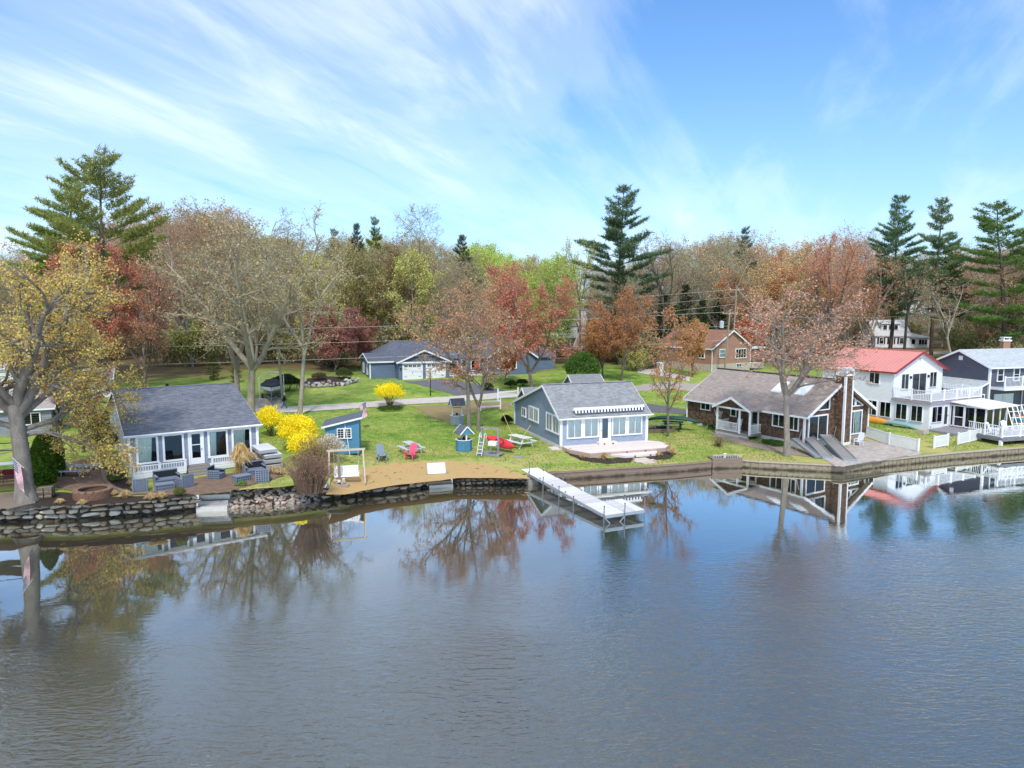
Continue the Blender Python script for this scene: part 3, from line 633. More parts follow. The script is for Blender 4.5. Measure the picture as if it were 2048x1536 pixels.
    def corner(s, x, y, z0, z1, m=white, w_=.13): return s.part('corner_board', MB().bb(x - w_ / 2, x + w_ / 2, y - w_ / 2, y + w_ / 2, z0, z1), m)
def railing(part, p, q, h, n, m=white, post=True, bal=.035, name='railing', prt=None):
    """railing or fence bay: top and bottom rail in one part, then every baluster and post an object"""
    p, q = Vector(p), Vector(q); d = (q - p); L = d.length; r = MB(); up = Vector((0, 0, h))
    r.beam(p + up, q + up, .07, .06); r.beam(p + Vector((0, 0, .1)), q + Vector((0, 0, .1)), .06, .06); par = part('rail', r, m)
    bm_ = MB().bb(-bal / 2, bal / 2, -bal / 2, bal / 2, .13, h - .03).mesh('baluster', m); rz = math.atan2(d.y, d.x)
    zt = par.location.z
    for k in range(n):
        pt = p.lerp(q, (k + .5) / n); inst('baluster', bm_, par.parent, (pt.x, pt.y, pt.z + zt), rz)
    if post:
        pm = MB().bb(-.06, .06, -.06, .06, 0, h + .08); pm.bb(-.08, .08, -.08, .08, h + .083, h + .12); me = pm.mesh('post', m)
        for pt in ((p, q) if post is True else (p,)): inst('post', me, par.parent, (pt.x, pt.y, pt.z + zt), rz)

# --- the blue-grey cottage on the left
h = House('cottage', 'small blue-grey cottage with dark slate roof and white-framed picture windows, behind the wicker chairs', 'house', -25.28, 44.38, 1.2, 34.2, 'lakeside cottages')
W_, D_ = 8.15, 16.2; EV, RG = 4.22, 6.35; RY = 8.1
sid = course_mat('blue_grey_shingle_siding', '#7f8898', '#9aa3b2', .16, .13, 'x', 1., .6); sidl = mat('pale_blue_clapboard', '#a3adba', .7, .14, 2, .15, 20)
rf = course_mat('dark_slate_shingles', '#5c5f68', '#888b94', .30, .145, 'x', 1 / math.sin(math.atan2(RG - EV, RY)), .65)
h.wall([(0, 1.75), (W_, 1.75), (W_, EV), (0, EV)], (0, 0, 0), (1, 0, 0), (0, -1, 0), sid)
h.part('foundation', MB().bb(.02, W_ - .02, .03, D_, .9, 1.76), white)
gp = [(0, 1.75), (D_, 1.75), (D_, EV), (RY, RG), (0, EV)]
h.wall([(-p[0], p[1]) for p in gp][::-1], (0, 0, 0), (0, -1, 0), (-1, 0, 0), sidl, .15); h.wall(gp, (W_, 0, 0), (0, 1, 0), (1, 0, 0), sidl, .15)
h.wall([(0, 1.75), (W_, 1.75), (W_, EV), (0, EV)], (W_, D_, 0), (-1, 0, 0), (0, 1, 0), sidl, .15)
ov = .25; sl_ = (RG - EV) / RY
h.slope((-ov, -ov, EV + .08 - ov * sl_), (W_ + ov, -ov, EV + .08 - ov * sl_), (W_ + ov, RY, RG + .08), (-ov, RY, RG + .08), rf)
h.slope((W_ + ov, D_ + ov, EV + .08 - ov * sl_), (-ov, D_ + ov, EV + .08 - ov * sl_), (-ov, RY + .003, RG + .08), (W_ + ov, RY + .003, RG + .08), rf)
h.bars('ridge_cap', [((-ov, RY, RG + .1), (W_ + ov, RY, RG + .1))], rf, .3, .05)
ze = EV - ov * sl_ - .08
h.bars('fascia', [((-ov, -ov - .02, ze + .03), (W_ + ov, -ov - .02, ze + .03))], white, .03, .17)
h.bars('rake_board', [((x, -ov, ze + .04), (x, RY, RG - .06)) for x in (-ov - .02, W_ + ov + .02)] + [((x, D_ + ov, ze + .04), (x, RY + .01, RG - .06)) for x in (-ov - .02, W_ + ov + .02)], white, .03, .17)
h.part('gutter', MB().tube([(-ov - .1, -ov - .09, ze + .06), (W_ + ov + .1, -ov - .09, ze + .06)], .06, 8), white)
h.part('downspout', MB().tube([(W_ + .1, -ov - .08, ze), (W_ + .07, -.06, ze - .3), (W_ + .07, -.06, 1.3)], .035, 6), white)
for x in (0., W_): h.corner(x, 0, 1.75, EV - .02, white, .15)
fr = ((0, 0, 0), (1, 0, 0), (0, -1, 0))
h.window(*fr, .38, 1.72, 2.18, 4.04, .13, 1, (0, .78)); h.window(*fr, 1.97, 3.30, 2.16, 4.04, .13, 1); h.window(*fr, 4.80, 6.14, 2.10, 4.02, .13, 1, (0, .42)); h.window(*fr, 6.39, 7.74, 2.06, 4.0, .13, 1, (0, .74))
h.door(*fr, 3.55, 4.56, 1.76, 4.06, white, (.13, .2, .96), mid=.62)
h.window((0, 0, 0), (0, -1, 0), (-1, 0, 0), -2.2, -1.2, 2.75, 4.05, .11, 1); h.window((0, 0, 0), (0, -1, 0), (-1, 0, 0), -4.4, -3.4, 2.75, 4.05, .11, 1)
for x0, x1 in ((.05, 3.3), (4.85, 8.0)):                             # the narrow ledge with its balustrade and lattice skirt
    h.part('porch_ledge', MB().bb(x0, x1, -.62, -.03, 1.48, 1.62), white)
    h.part('skirt', MB().bb(x0 + .02, x1 - .02, -.60, -.56, 1.34, 1.478), white)
    lt = MB()
    for k in range(int((x1 - x0) / .12)):
        xx = x0 + .05 + k * .12
        if xx + .25 < x1: lt.beam((xx, -.55, 1.0), (xx + .25, -.55, 1.34), .012, .03, up=(0, 1, 0)); lt.beam((xx + .25, -.535, 1.0), (xx, -.535, 1.34), .012, .03, up=(0, 1, 0))
    tag(h.part('lattice', lt, white), kind='stuff')
    mid_ = (x0 + x1) / 2
    railing(lambda n, mb, m: h.part(n, mb, m), (x0 + .1, -.55, 1.62), (mid_, -.55, 1.62), .52, 10, post=(True,)); railing(lambda n, mb, m: h.part(n, mb, m), (mid_, -.55, 1.62), (x1 - .05, -.55, 1.62), .52, 10)
dkw = mat('weathered_grey_wood', '#8f8982', .85, .25, 3, .3, 25, stretch=(1, 5, 5))
for k in range(4): h.part('step', MB().bb(3.36, 4.82, -.32 * k - .36, -.32 * k - .03, 1.1, 1.72 - .13 * k), dkw)
h.part('wall_lamp', MB().bb(.1, .32, -.16, -.02, 4.0, 4.1), blackm)
h.part('vent_pipe', MB().tube([(3.6, RY + .9, 5.9), (3.6, RY + .9, 6.6)], .12, 8), blackm)

# --- the grey cottage in the middle
h = House('cottage', 'grey shingled cottage with white trim and a striped awning valance, behind the pinkish deck', 'house', 4.07, 56.09, .85, 19.1, 'lakeside cottages')
W_, D_, EV, RG, RY, EB = 8.05, 11.5, 3.62, 5.85, 3.45, 3.35
clap = mat('grey_blue_clapboard', '#8795a4', .65, .12, 1.5, .1, 20); sh_f = course_mat('grey_blue_wall_shingles', '#8b97a9', '#a3adbd', .18, .13, 'x', 1., .55)
h.wall([(0, 1.1), (W_, 1.1), (W_, EV), (0, EV)], (0, 0, 0), (1, 0, 0), (0, -1, 0), sh_f)
gp = [(0, 1.1), (D_, 1.1), (D_, EB), (RY, RG), (0, EV)]
h.wall([(-p[0], p[1]) for p in gp][::-1], (0, 0, 0), (0, -1, 0), (-1, 0, 0), clap, .145, .032); h.wall(gp, (W_, 0, 0), (0, 1, 0), (1, 0, 0), clap, .145, .022)
h.wall([(0, 1.1), (W_, 1.1), (W_, EB), (0, EB)], (W_, D_, 0), (-1, 0, 0), (0, 1, 0), clap, .145)
h.part('foundation', MB().bb(-.06, W_ + .06, -.04, D_ + .05, .4, 1.12), mat('whitewashed_foundation', '#cfcdca', .9, .18, 3, .3, 20))
rfg = course_mat('grey_asphalt_shingles', '#7b7c7e', '#a2a3a5', .30, .145, 'x', 1 / math.sin(math.atan2(RG - EV, RY)), .6)
ov = .32; s1 = (RG - EV) / RY; s2 = (RG - EB) / (D_ - RY)
h.slope((-ov, -ov, EV + .08 - ov * s1), (W_ + ov, -ov, EV + .08 - ov * s1), (W_ + ov, RY, RG + .08), (-ov, RY, RG + .08), rfg)
h.slope((W_ + ov, D_ + ov, EB + .08 - ov * s2), (-ov, D_ + ov, EB + .08 - ov * s2), (-ov, RY + .003, RG + .08), (W_ + ov, RY + .003, RG + .08), rfg)
h.bars('ridge_cap', [((-ov, RY, RG + .1), (W_ + ov, RY, RG + .1))], rfg, .3, .05)
ze = EV - ov * s1
h.bars('fascia', [((-ov, -ov - .02, ze - .04), (W_ + ov, -ov - .02, ze - .04))], white, .03, .16)
h.bars('rake_board', [((x, -ov, ze - .03), (x, RY, RG - .05)) for x in (-ov - .02, W_ + ov + .02)] + [((x, D_ + ov, EB - ov * s2 - .03), (x, RY + .01, RG - .05)) for x in (-ov - .02, W_ + ov + .02)], white, .03, .2)
h.part('gutter', MB().tube([(-ov, -ov - .1, ze), (W_ + ov + .15, -ov - .1, ze)], .065, 8), white)
h.part('downspout', MB().tube([(W_ + ov, -ov - .08, ze), (W_ + .12, -.06, ze - .35), (W_ + .12, -.06, 1.2)], .04, 6), white)
h.part('downspout', MB().tube([(-ov - .1, D_ + .2, EB - .2), (-.1, D_ - .1, EB - .5), (-.1, D_ - .1, 1.2)], .04, 6), white)
for x, y, m_ in ((0, 0, white), (W_, 0, white), (0, D_, white)): h.corner(x, y, 1.1, (EV if y == 0 else EB) - .05, m_, .2)
for (a0, a1), (p0, p1) in (((.50, 3.46), (.62, 1.8)), ((4.68, 7.62), (4.8, 6.0))):
    mdl = (a0 + a1) / 2
    h.window(*fr, a0, mdl - .06, 1.70, 3.48, .12, 2, None, pane_m=blind); h.window(*fr, mdl + .06, a1, 1.70, 3.48, .12, 2, None, pane_m=blind)
    h.part('mullion', MB().bb(mdl - .058, mdl + .058, -.085, -.02, 1.72, 3.46), white)
h.door(*fr, 3.52, 4.6, 1.2, 3.44, white, (.16, .16, .97), handle=-1, interior=mat('grey_door_shade', '#7f8a92', .8, .1, 2))
lf = ((0, 0, 0), (0, -1, 0), (-1, 0, 0))
h.window(*lf, -9.4, -8.25, 2.28, 3.2, .13, 2); h.window(*lf, -7.45, -6.25, 2.25, 3.58, .13, 2, None, pane_m=blind); h.window(*lf, -6.2, -5.0, 2.25, 3.58, .13, 2, None, pane_m=blind)
h.window(*lf, -3.15, -1.72, 2.02, 3.58, .13, 2, None, pane_m=blind); h.window(*lf, -1.66, -.2, 2.02, 3.58, .13, 2, None, pane_m=blind)
cas = MB().beam((1.1, -.02, 4.16), (7.75, -.02, 4.16), .26, .2); cas.beam((1.1, -.14, 4.27), (7.75, -.14, 4.27), .06, .04); aw = h.part('awning', cas, white)
vb = [MB(), MB()]; nst = 44
for k in range(nst):
    x0 = 1.2 + 6.5 * k / nst; x1 = 1.2 + 6.5 * (k + 1) / nst; vb[k % 2].ext([(x0, -.2, 4.06), (x1, -.2, 4.06), (x1, -.24, 3.86), ((x0 + x1) / 2, -.245, 3.83), (x0, -.24, 3.86)], (0, .012, 0))
h.part('white_stripes', vb[0], white, aw); h.part('navy_stripes', vb[1], mat('navy_canvas', '#27384c', .9, .1, 4), aw)
for x in (1.3, 4.4, 7.6): h.part('bracket', MB().bb(x, x + .06, -.1, .1, 3.9, 4.06), white, aw)

# deck of the grey cottage
rz = R(19.1); c_, s_ = math.cos(rz), math.sin(rz)
def GW(x, y): return (4.07 + x * c_ - y * s_, 56.09 + x * s_ + y * c_)
t = thing('deck', 'low pinkish-beige wooden deck with clipped corners before the grey cottage', 'deck', (4.07, 56.09, .85), rz)
dm = mat('pinkish_deck_board', '#dccfc5', .75, .05, 2, .15, 25, piece=True); dfm = mat('pinkish_deck_fascia', '#b79f94', .8, .12, 2, .15, 25)
dpoly = [(.1, -.08), (.1, -1.3), (1.1, -3.35), (7.95, -3.35), (8.9, -2.4), (8.9, -.9), (8.1, -.08)]
brd = MB()
def cutx(poly, y):
    r = []
    for a, b in zip(poly, poly[1:] + poly[:1]):
        if (a[1] <= y) != (b[1] <= y): r.append(a[0] + (b[0] - a[0]) * (y - a[1]) / (b[1] - a[1]))
    return (min(r), max(r)) if len(r) >= 2 else None
y = -3.34
while y < -.1:
    q0, q1 = cutx(dpoly, y + .004), cutx(dpoly, min(y + .134, -.09))
    if q0 and q1: brd.ext([(q0[0], y, .22), (q0[1], y, .22), (q1[1], y + .133, .22), (q1[0], y + .133, .22)], (0, 0, .04))
    y += .14
tag(brd.build('deck_board', dm, t), kind='stuff')
fb = MB()
for a, b in zip(dpoly[:-1], dpoly[1:]): fb.beam((a[0], a[1], .03), (b[0], b[1], .03), .04, .37)
fb.build('fascia', dfm, t)
for x in (4.3, 6.0): MB().bb(x, x + .14, -3.39, -3.372, .06, .16).build('step_light', blackm, t)
st = MB(); st.ext([(2.9, -3.38, -.12), (3.7, -4.35, -.12), (6.6, -4.35, -.12), (7.1, -3.38, -.12)], (0, 0, .18)); so = st.build('lower_step', dm, t)
for x in (4.5, 5.9): MB().bb(x, x + .14, -4.37, -4.352, -.08, .02).build('step_light', blackm, so)
so = MB().bb(3.2, 4.95, -.75, -.06, .262, .45).build('door_step', dm, t)
for x in (3.6, 4.4): MB().bb(x, x + .14, -.772, -.752, .3, .4).build('step_light', blackm, so)
p = G(1113, 896); tt = MB().box((p.x + .3, p.y - .2, p.z + .05), (1.9, .95, .12), rz).build('step_slab', dm); tag(tt, 'pinkish step slab on the grass at the left corner of the deck', 'step')

# --- brown shingled cottage
h = House('cottage', 'brown shingled cottage with skylights and a tall shingled chimney on its glass gable end', 'house', 24.76, 57.12, .95, 31, 'lakeside cottages')
W_, D_, EV, RG = 9.1, 13.5, 3.62, 6.25
shb = course_mat('brown_wall_shingles', '#382e29', '#7f6450', .17, .16, 'xy', 1., .72, .9); rfb = course_mat('tan_roof_shingles', '#8d817a', '#b0a49c', .3, .145, 'y', 1 / math.sin(math.atan2(RG - EV, W_ / 2)), .6)
h.part('foundation', MB().bb(-.05, W_ - .02, .02, D_, .3, 1.2), mat('whitewashed_foundation', '#cfcdca'))
h.wall([(-D_, 1.2), (0, 1.2), (0, EV), (-D_, EV)], (0, 0, 0), (0, -1, 0), (-1, 0, 0), shb, .16, .025)
gb = [(0, 1.2), (W_, 1.2), (W_, EV), (W_ / 2, RG), (0, EV)]
h.wall(gb, (0, 0, 0), (1, 0, 0), (0, -1, 0), shb, .16, .025); h.wall(gb, (W_, D_, 0), (-1, 0, 0), (0, 1, 0), shb, .16, .025); h.wall([(0, 1.2), (D_, 1.2), (D_, EV), (0, EV)], (W_, 0, 0), (0, 1, 0), (1, 0, 0), shb, .16, .025)
ov = .38; s1 = (RG - EV) / (W_ / 2)
h.slope((-ov, D_ + .3, EV + .09 - ov * s1), (-ov, -.55, EV + .09 - ov * s1), (W_ / 2, -.55, RG + .09), (W_ / 2, D_ + .3, RG + .09), rfb)
h.slope((W_ + ov, -.55, EV + .09 - ov * s1), (W_ + ov, D_ + .3, EV + .09 - ov * s1), (W_ / 2 + .003, D_ + .3, RG + .09), (W_ / 2 + .003, -.55, RG + .09), rfb)
ze = EV - ov * s1
h.bars('ridge_cap', [((W_ / 2, -.55, RG + .12), (W_ / 2, D_ + .3, RG + .12))], mat('dark_ridge', '#4e4742', .9, .2, 4), .34, .06)
h.bars('fascia', [((-ov - .02, -.57, ze), (-ov - .02, D_ + .3, ze))], white, .03, .17)
h.bars('rake_board', [((x, y, ze - .0), (W_ / 2, y, RG - .04)) for x in (-ov, W_ + ov) for y in (-.57, D_ + .32)], white, .04, .22)
for x, y in ((0, 0), (0, D_), (W_, 0)): h.corner(x, y, 1.2, EV - .1, white, .16)
lw = ((0, 0, 0), (0, -1, 0), (-1, 0, 0)); fg = ((0, 0, 0), (1, 0, 0), (0, -1, 0))
h.window(*lw, -11.65, -10.4, 2.62, 3.42, .08, 2); h.window(*lw, -7.9, -7.2, 2.45, 3.4, .09, 1); h.window(*lw, -3.2, -1.85, 2.2, 3.4, .09, 2); h.window(*lw, -1.5, -.5, 2.1, 3.38, .09, 2)
h.door(*lw, -5.55, -4.65, 1.3, 3.36, mat('grey_green_door', '#8d9a97', .6, .1, 3), (.1, .42, .95))
# porch with its little gable
PX = -1.75
h.part('porch_floor', MB().bb(PX, -.03, 4.2, 8.2, 1.18, 1.3), dkw)
lt = MB()
for k in range(44):
    yy = 4.3 + k * .085
    if yy < 8.0: lt.beam((PX + .02, yy, .78), (PX + .02, yy + .25, 1.17), .012, .03, up=(1, 0, 0)); lt.beam((PX + .035, yy + .25, .78), (PX + .035, yy, 1.17), .012, .03, up=(1, 0, 0))
tag(h.part('lattice', lt, white), kind='stuff')
for k in range(2): h.part('porch_step', MB().bb(PX - .35 * (k + 1), PX - .35 * k - .02, 4.2, 5.2, .7, 1.18 - .16 * (k + 1)), dkw)
for y in (4.3, 5.45, 8.05): h.part('porch_post', MB().bb(PX + .02, PX + .16, y - .07, y + .07, 1.3, 3.4), white)
railing(lambda n, mb, m: h.part(n, mb, m), (PX + .09, 8.0, 1.3), (PX + .09, 5.5, 1.3), .86, 18, post=False); railing(lambda n, mb, m: h.part(n, mb, m), (PX + .09, 4.35, 1.3), (-.1, 4.35, 1.3), .86, 10, post=False); railing(lambda n, mb, m: h.part(n, mb, m), (PX + .09, 8.05, 1.3), (-.1, 8.05, 1.3), .86, 10, post=False)
h.part('porch_beam', MB().bb(PX + .0, PX + .17, 4.1, 8.3, 3.4, 3.56), white)
ya, yb, yc = 4.0, 8.4, 6.2; pz, pr_ = 3.5, 4.5
h.part('porch_gable', MB().lap([(-8.2, 3.56), (-4.2, 3.56), (-6.2, 4.42)], (PX + .05, 0, 0), (0, -1, 0), (0, 0, 1), (-1, 0, 0), .16, .02).ext([(PX + .053, 8.2, 3.563), (PX + .053, 4.2, 3.563), (PX + .053, 6.2, 4.41)], (.1, 0, 0)), shb)
xr = .75
h.slope((PX - .25, ya, pz), (xr, ya, pz), (xr + .8, yc, pr_ + .05), (PX - .25, yc, pr_ + .05), course_mat('tan_porch_shingles', '#8d817a', '#b0a49c', .3, .145, 'x', 2., .6), name='porch_roof')
h.slope((xr, yb, pz), (PX - .25, yb, pz), (PX - .25, yc + .003, pr_ + .05), (xr + .8, yc + .003, pr_ + .05), course_mat('tan_porch_shingles', '', '', 1, 1), name='porch_roof')
h.bars('porch_rake', [((PX - .27, ya, pz - .08), (PX - .27, yc, pr_ - .04)), ((PX - .27, yb, pz - .08), (PX - .27, yc, pr_ - .04))], white, .04, .2)
# glass gable end
for a0, a1 in ((.45, 3.1), (5.6, 8.1)): h.window(*fg, a0, a1, 1.28, 3.45, .12, 2, [(.0, .0), (.1, .9)] if a0 > 4 else None, name='sliding_door')
def tri(pts):
    P = lambda x, z, d: Vector((x, -d, z)); f = MB()
    for p, q in zip(pts, pts[1:] + pts[:1]): f.beam(P(*p, .06), P(*q, .06), .09, .1, up=(0, -1, 0))
    fo = h.part('gable_window', f, white); h.part('interior', MB().ext([P(*p, .027) for p in pts], (0, -.004, 0)), dark_in, fo); h.part('pane', MB().quad(*[P(*p, .05) for p in pts]), wglass, fo)
tri([(.75, 3.85), (1.55, 3.85), (1.55, 4.22)]); tri([(1.75, 3.85), (3.2, 3.85), (3.2, 5.12), (1.75, 4.38)]); tri([(5.7, 3.85), (6.9, 3.85), (6.9, 4.45), (5.7, 5.1)]); tri([(7.05, 3.85), (8.15, 3.85), (7.05, 4.4)])
ch = h.part('chimney', MB().lap([(4.05, .7), (5.05, .7), (5.05, 6.75), (4.05, 6.75)], (0, -.95, 0), (1, 0, 0), (0, 0, 1), (0, -1, 0), .16, .02).lap([(0, .7), (.95, .7), (.95, 6.75), (0, 6.75)], (4.05, 0, 0), (0, -1, 0), (0, 0, 1), (-1, 0, 0), .16, .02).bb(4.053, 5.047, -.947, -.03, .7, 6.75), shb)
h.part('corner_board', MB().bb(4.0, 4.14, -1.0, -.9, .7, 6.75).bb(4.0, 4.06, -.898, -.8, .7, 6.75).bb(4.96, 5.1, -1.0, -.9, .7, 6.75).bb(4.141, 4.959, -1.0, -.96, .7, .95), white, ch); h.part('cap', MB().bb(3.98, 5.12, -1.03, 0, 6.752, 7.3).bb(3.9, 5.2, -1.1, .08, 7.3, 7.42), white, ch); h.part('vent', MB().bb(4.4, 4.8, -1.045, -1.032, 6.95, 7.15), blackm, ch)
for y0 in (5.1, 2.6):                                               # skylights on the left slope
    z = lambda x: EV + .10 + x * s1
    f = MB(); n = Vector((-s1, 0, 1)).normalized(); A = Vector((2.0, y0, z(2.0))); B = Vector((2.0, y0 - .95, z(2.0))); C = Vector((3.5, y0 - .95, z(3.5))); D = Vector((3.5, y0, z(3.5)))
    f.ext([A, B, C, D], n * .12); so = h.part('skylight', f, white); ins = lambda p: p.lerp((A + C) / 2, .12) + n * .128
    h.part('pane', MB().ext([ins(p) for p in (A, B, C, D)], n * .006), mat('white_skylight_dome', '#e4ebee', .12, .04, 3, spec=.8), so)
tr = MB()                                                           # fan trellis on the wall
for k in range(6): tr.beam((-.08, 9.28, 1.35), (-.09, 8.85 + k * .19, 2.8), .02, .035, up=(1, 0, 0))
for z, w2 in ((1.9, .28), (2.3, .42), (2.65, .52)): tr.beam((-.105, 9.3 - w2, z), (-.105, 9.3 + w2, z), .02, .035, up=(1, 0, 0))
t = thing('fan_trellis', 'white fan-shaped trellis standing against the brown shingled wall', 'trellis', (24.76, 57.12, .0), R(31)); tr.build('lattice', white, t)
for k in range(4): h.part('back_step', MB().bb(5.9, 7.7, -.34 * (k + 1), -.34 * k - .03, .4, 1.15 - .17 * k), mat('patio_step_stone', '#a2917f', .9, .2, 4, .3, 30))

# --- white house with the red roof
h = House('house', 'two-storey white house with a red metal roof and a railed balcony', 'house', 40.1, 64.94, .85, 28, 'lakeside cottages')
W_, D1, D2, EV, RG = 8.3, 3.75, 12.0, 6.25, 8.1
vin = mat('white_clapboard', '#e6e6ea', .5, .05, 1.5); red = mat('red_metal_roof', '#d08a80', .5, .08, .8, 0); redd = mat('dark_red_trim', '#8e3234', .5, .1, 2)
h.wall([(-D1, .85), (0, .85), (0, 3.45), (-D1, 3.45)], (0, 0, 0), (0, -1, 0), (-1, 0, 0), vin); h.wall([(-D2, .85), (-D1, .85), (-D1, EV), (-D2, EV)], (0, 0, 0), (0, -1, 0), (-1, 0, 0), vin)
h.wall([(0, .85), (W_, .85), (W_, 3.45), (0, 3.45)], (0, 0, 0), (1, 0, 0), (0, -1, 0), vin); h.wall([(0, .85), (D1, .85), (D1, 3.45), (0, 3.45)], (W_, 0, 0), (0, 1, 0), (1, 0, 0), vin)
gb = [(0, 3.5), (W_, 3.5), (W_, EV), (W_ / 2, RG), (0, EV)]; h.wall(gb, (0, D1, 0), (1, 0, 0), (0, -1, 0), vin); h.wall(gb, (W_, D2, 0), (-1, 0, 0), (0, 1, 0), vin); h.wall([(D1, .85), (D2, .85), (D2, EV), (D1, EV)], (W_, 0, 0), (0, 1, 0), (1, 0, 0), vin)
h.part('balcony_floor', MB().bb(-.2, W_ + .2, -.2, D1 - .02, 3.45, 3.62), mat('grey_deck', '#8c8a8c', .8, .15, 3)); h.bars('balcony_fascia', [((-.22, -.22, 3.5), (W_ + .22, -.22, 3.5)), ((-.22, -.2, 3.5), (-.22, D1, 3.5)), ((W_ + .22, -.2, 3.5), (W_ + .22, D1, 3.5))], mat('pinkish_grey_trim', '#a6929a', .7, .1, 3), .03, .2)
P_ = lambda n, mb, m: h.part(n, mb, m)
for k in range(4): railing(P_, (-.12 + (W_ + .24) * k / 4, -.12, 3.62), (-.12 + (W_ + .24) * (k + 1) / 4, -.12, 3.62), 1.02, 13, whitev, post=True if k == 3 else 1)
for x in (-.12, W_ + .12):
    for k in range(2): railing(P_, (x, -.12 + 3.75 * k / 2, 3.62), (x, -.12 + 3.75 * (k + 1) / 2, 3.62), 1.02, 12, whitev, post=1 if k else False)
ov = .3; s1 = (RG - EV) / (W_ / 2); ze = EV - ov * s1
def metal(A, B, C, D):
    A, B, C, D = map(Vector, (A, B, C, D)); n = (B - A).cross(D - A).normalized(); L = (B - A).length; ro = h.part('roof', MB().ext([A, B, C, D], -n * .09), red)
    sm = MB()
    for k in range(int(L / .42) + 1):
        f = min(1, (k * .42 + .02) / L); sm.beam(A.lerp(B, f) + n * .018, D.lerp(C, f) + n * .018, .035, .036, up=n)
    tag(h.part('standing_seam', sm, red, ro), kind='stuff')
metal((-ov, D2 + .3, ze + .1), (-ov, D1 - .4, ze + .1), (W_ / 2, D1 - .4, RG + .1), (W_ / 2, D2 + .3, RG + .1)); metal((W_ + ov, D1 - .4, ze + .1), (W_ + ov, D2 + .3, ze + .1), (W_ / 2 + .003, D2 + .3, RG + .1), (W_ / 2 + .003, D1 - .4, RG + .1))
h.bars('rake_board', [((x, D1 - .42, ze + .02), (W_ / 2, D1 - .42, RG + .02)) for x in (-ov - .05, W_ + ov + .05)], redd, .05, .2); h.bars('fascia', [((x, D1 - .4, ze + .0), (x, D2 + .3, ze + .0)) for x in (-ov - .03, W_ + ov + .03)], redd, .03, .14)
h.bars('ridge_cap', [((W_ / 2, D1 - .42, RG + .12), (W_ / 2, D2 + .3, RG + .12))], red, .3, .05)
dg = mat('grey_room', '#3c4448', .8, .3, 1.2); lw = ((0, 0, 0), (0, -1, 0), (-1, 0, 0))
for a0, a1 in ((8.1, 9.1), (5.2, 6.35)): h.window(*lw, -a1, -a0, 4.85, 6.0, .05, 2)
for a0, a1 in ((5.32, 6.48), (3.83, 5.0), (2.15, 3.32), (.6, 1.75)): h.window(*lw, -a1, -a0, 1.58, 3.12, .05, 2, pane_m=dg if a0 < 3 else None)
uf = ((0, D1, 0), (1, 0, 0), (0, -1, 0)); h.window(*uf, 1.15, 2.4, 4.35, 5.98, .06, 2); h.window(*uf, 5.95, 7.2, 4.35, 5.98, .06, 2); h.window(*uf, 2.95, 5.4, 3.7, 5.95, .07, 2, pane_m=dg, name='sliding_door')
for x in (2.68, 5.7): h.part('wall_lamp', MB().bb(x - .07, x + .07, D1 - .18, D1 - .03, 5.42, 5.68), blackm)
h.part('gable_lamp', MB().bb(4.07, 4.23, D1 - .15, D1 - .03, 7.35, 7.5), mat('grey_vent', '#b9b9bc', .6, 0))
lfw = ((0, 0, 0), (1, 0, 0), (0, -1, 0)); h.window(*lfw, .3, 2.0, 1.58, 3.15, .06, 2); h.door(*lfw, 2.2, 3.1, 1.08, 3.2, whitev, (.1, .1, .95))
h.part('hose_bib', MB().bb(.2, .32, -.1, -.02, 1.15, 1.3), mat('grey_vent', ''))
# sunroom
SX0, SX1, SY = 3.35, 8.2, -3.3
h.part('sunroom_floor', MB().bb(SX0, SX1, SY, -.03, .7, 1.1), mat('grey_deck', ''))
ro = MB().ext([(SX0 - .25, SY - .3, 3.12), (SX1 + .3, SY - .3, 3.12), (SX1 + .3, -.04, 3.44), (SX0 - .25, -.04, 3.44)], (0, 0, .1)); h.part('sunroom_roof', ro, mat('cream_roof_panel', '#e8e3da', .5, .05, 2))
def screen(o, a, n, a0, a1, z0, z1, door=False):
    o, a, n = map(Vector, (o, a, n)); up = Vector((0, 0, 1)); P = lambda x, z, d: o + a * x + up * z + n * d; f = MB()
    for p, q in (((a0, z0), (a0, z1)), ((a1, z0), (a1, z1)), ((a0, z1), (a1, z1)), ((a0, z0), (a1, z0))): f.beam(P(*p, 0), P(*q, 0), .1, .1, up=n)
    if door: f.beam(P(a0, z0 + (z1 - z0) * .45, 0), P(a1, z0 + (z1 - z0) * .45, 0), .08, .05, up=n); f.bb
    fo = h.part('screen_frame', f, whitev); h.part('screen', MB().quad(P(a0, z0, 0), P(a1, z0, 0), P(a1, z1, 0), P(a0, z1, 0)), glass_mat('dark_screen', '#3b3f46'), fo)
for k, (y0, y1) in enumerate(((-.1, -.4), (-.45, -1.35), (-1.45, -2.35), (-2.4, SY))): screen((SX0, 0, 0), (0, -1, 0), (-1, 0, 0), -y0, -y1, 1.15, 3.15, k == 1)
for k in range(4): screen((0, SY, 0), (1, 0, 0), (0, -1, 0), SX0 + .05 + 1.19 * k, SX0 + .05 + 1.19 * (k + 1) - .06, 1.15, 3.1)
h.part('sunroom_sofa', MB().bb(SX0 + 1.2, SX1 - .6, -1.2, -.3, 1.1, 1.55).bb(SX0 + 1.2, SX1 - .6, -.45, -.25, 1.552, 2.), mat('navy_cushion', '#2c3d66', .9, .2, 4))
# ground-level platform before it
h.part('platform', MB().bb(-.4, SX0 - .05, -2.6, -.05, .6, 1.02), mat('grey_deck', ''))
h.part('platform', MB().bb(SX0 - .045, SX1 + 1, -6.2, SY - .02, .6, 1.0), mat('grey_deck', ''))

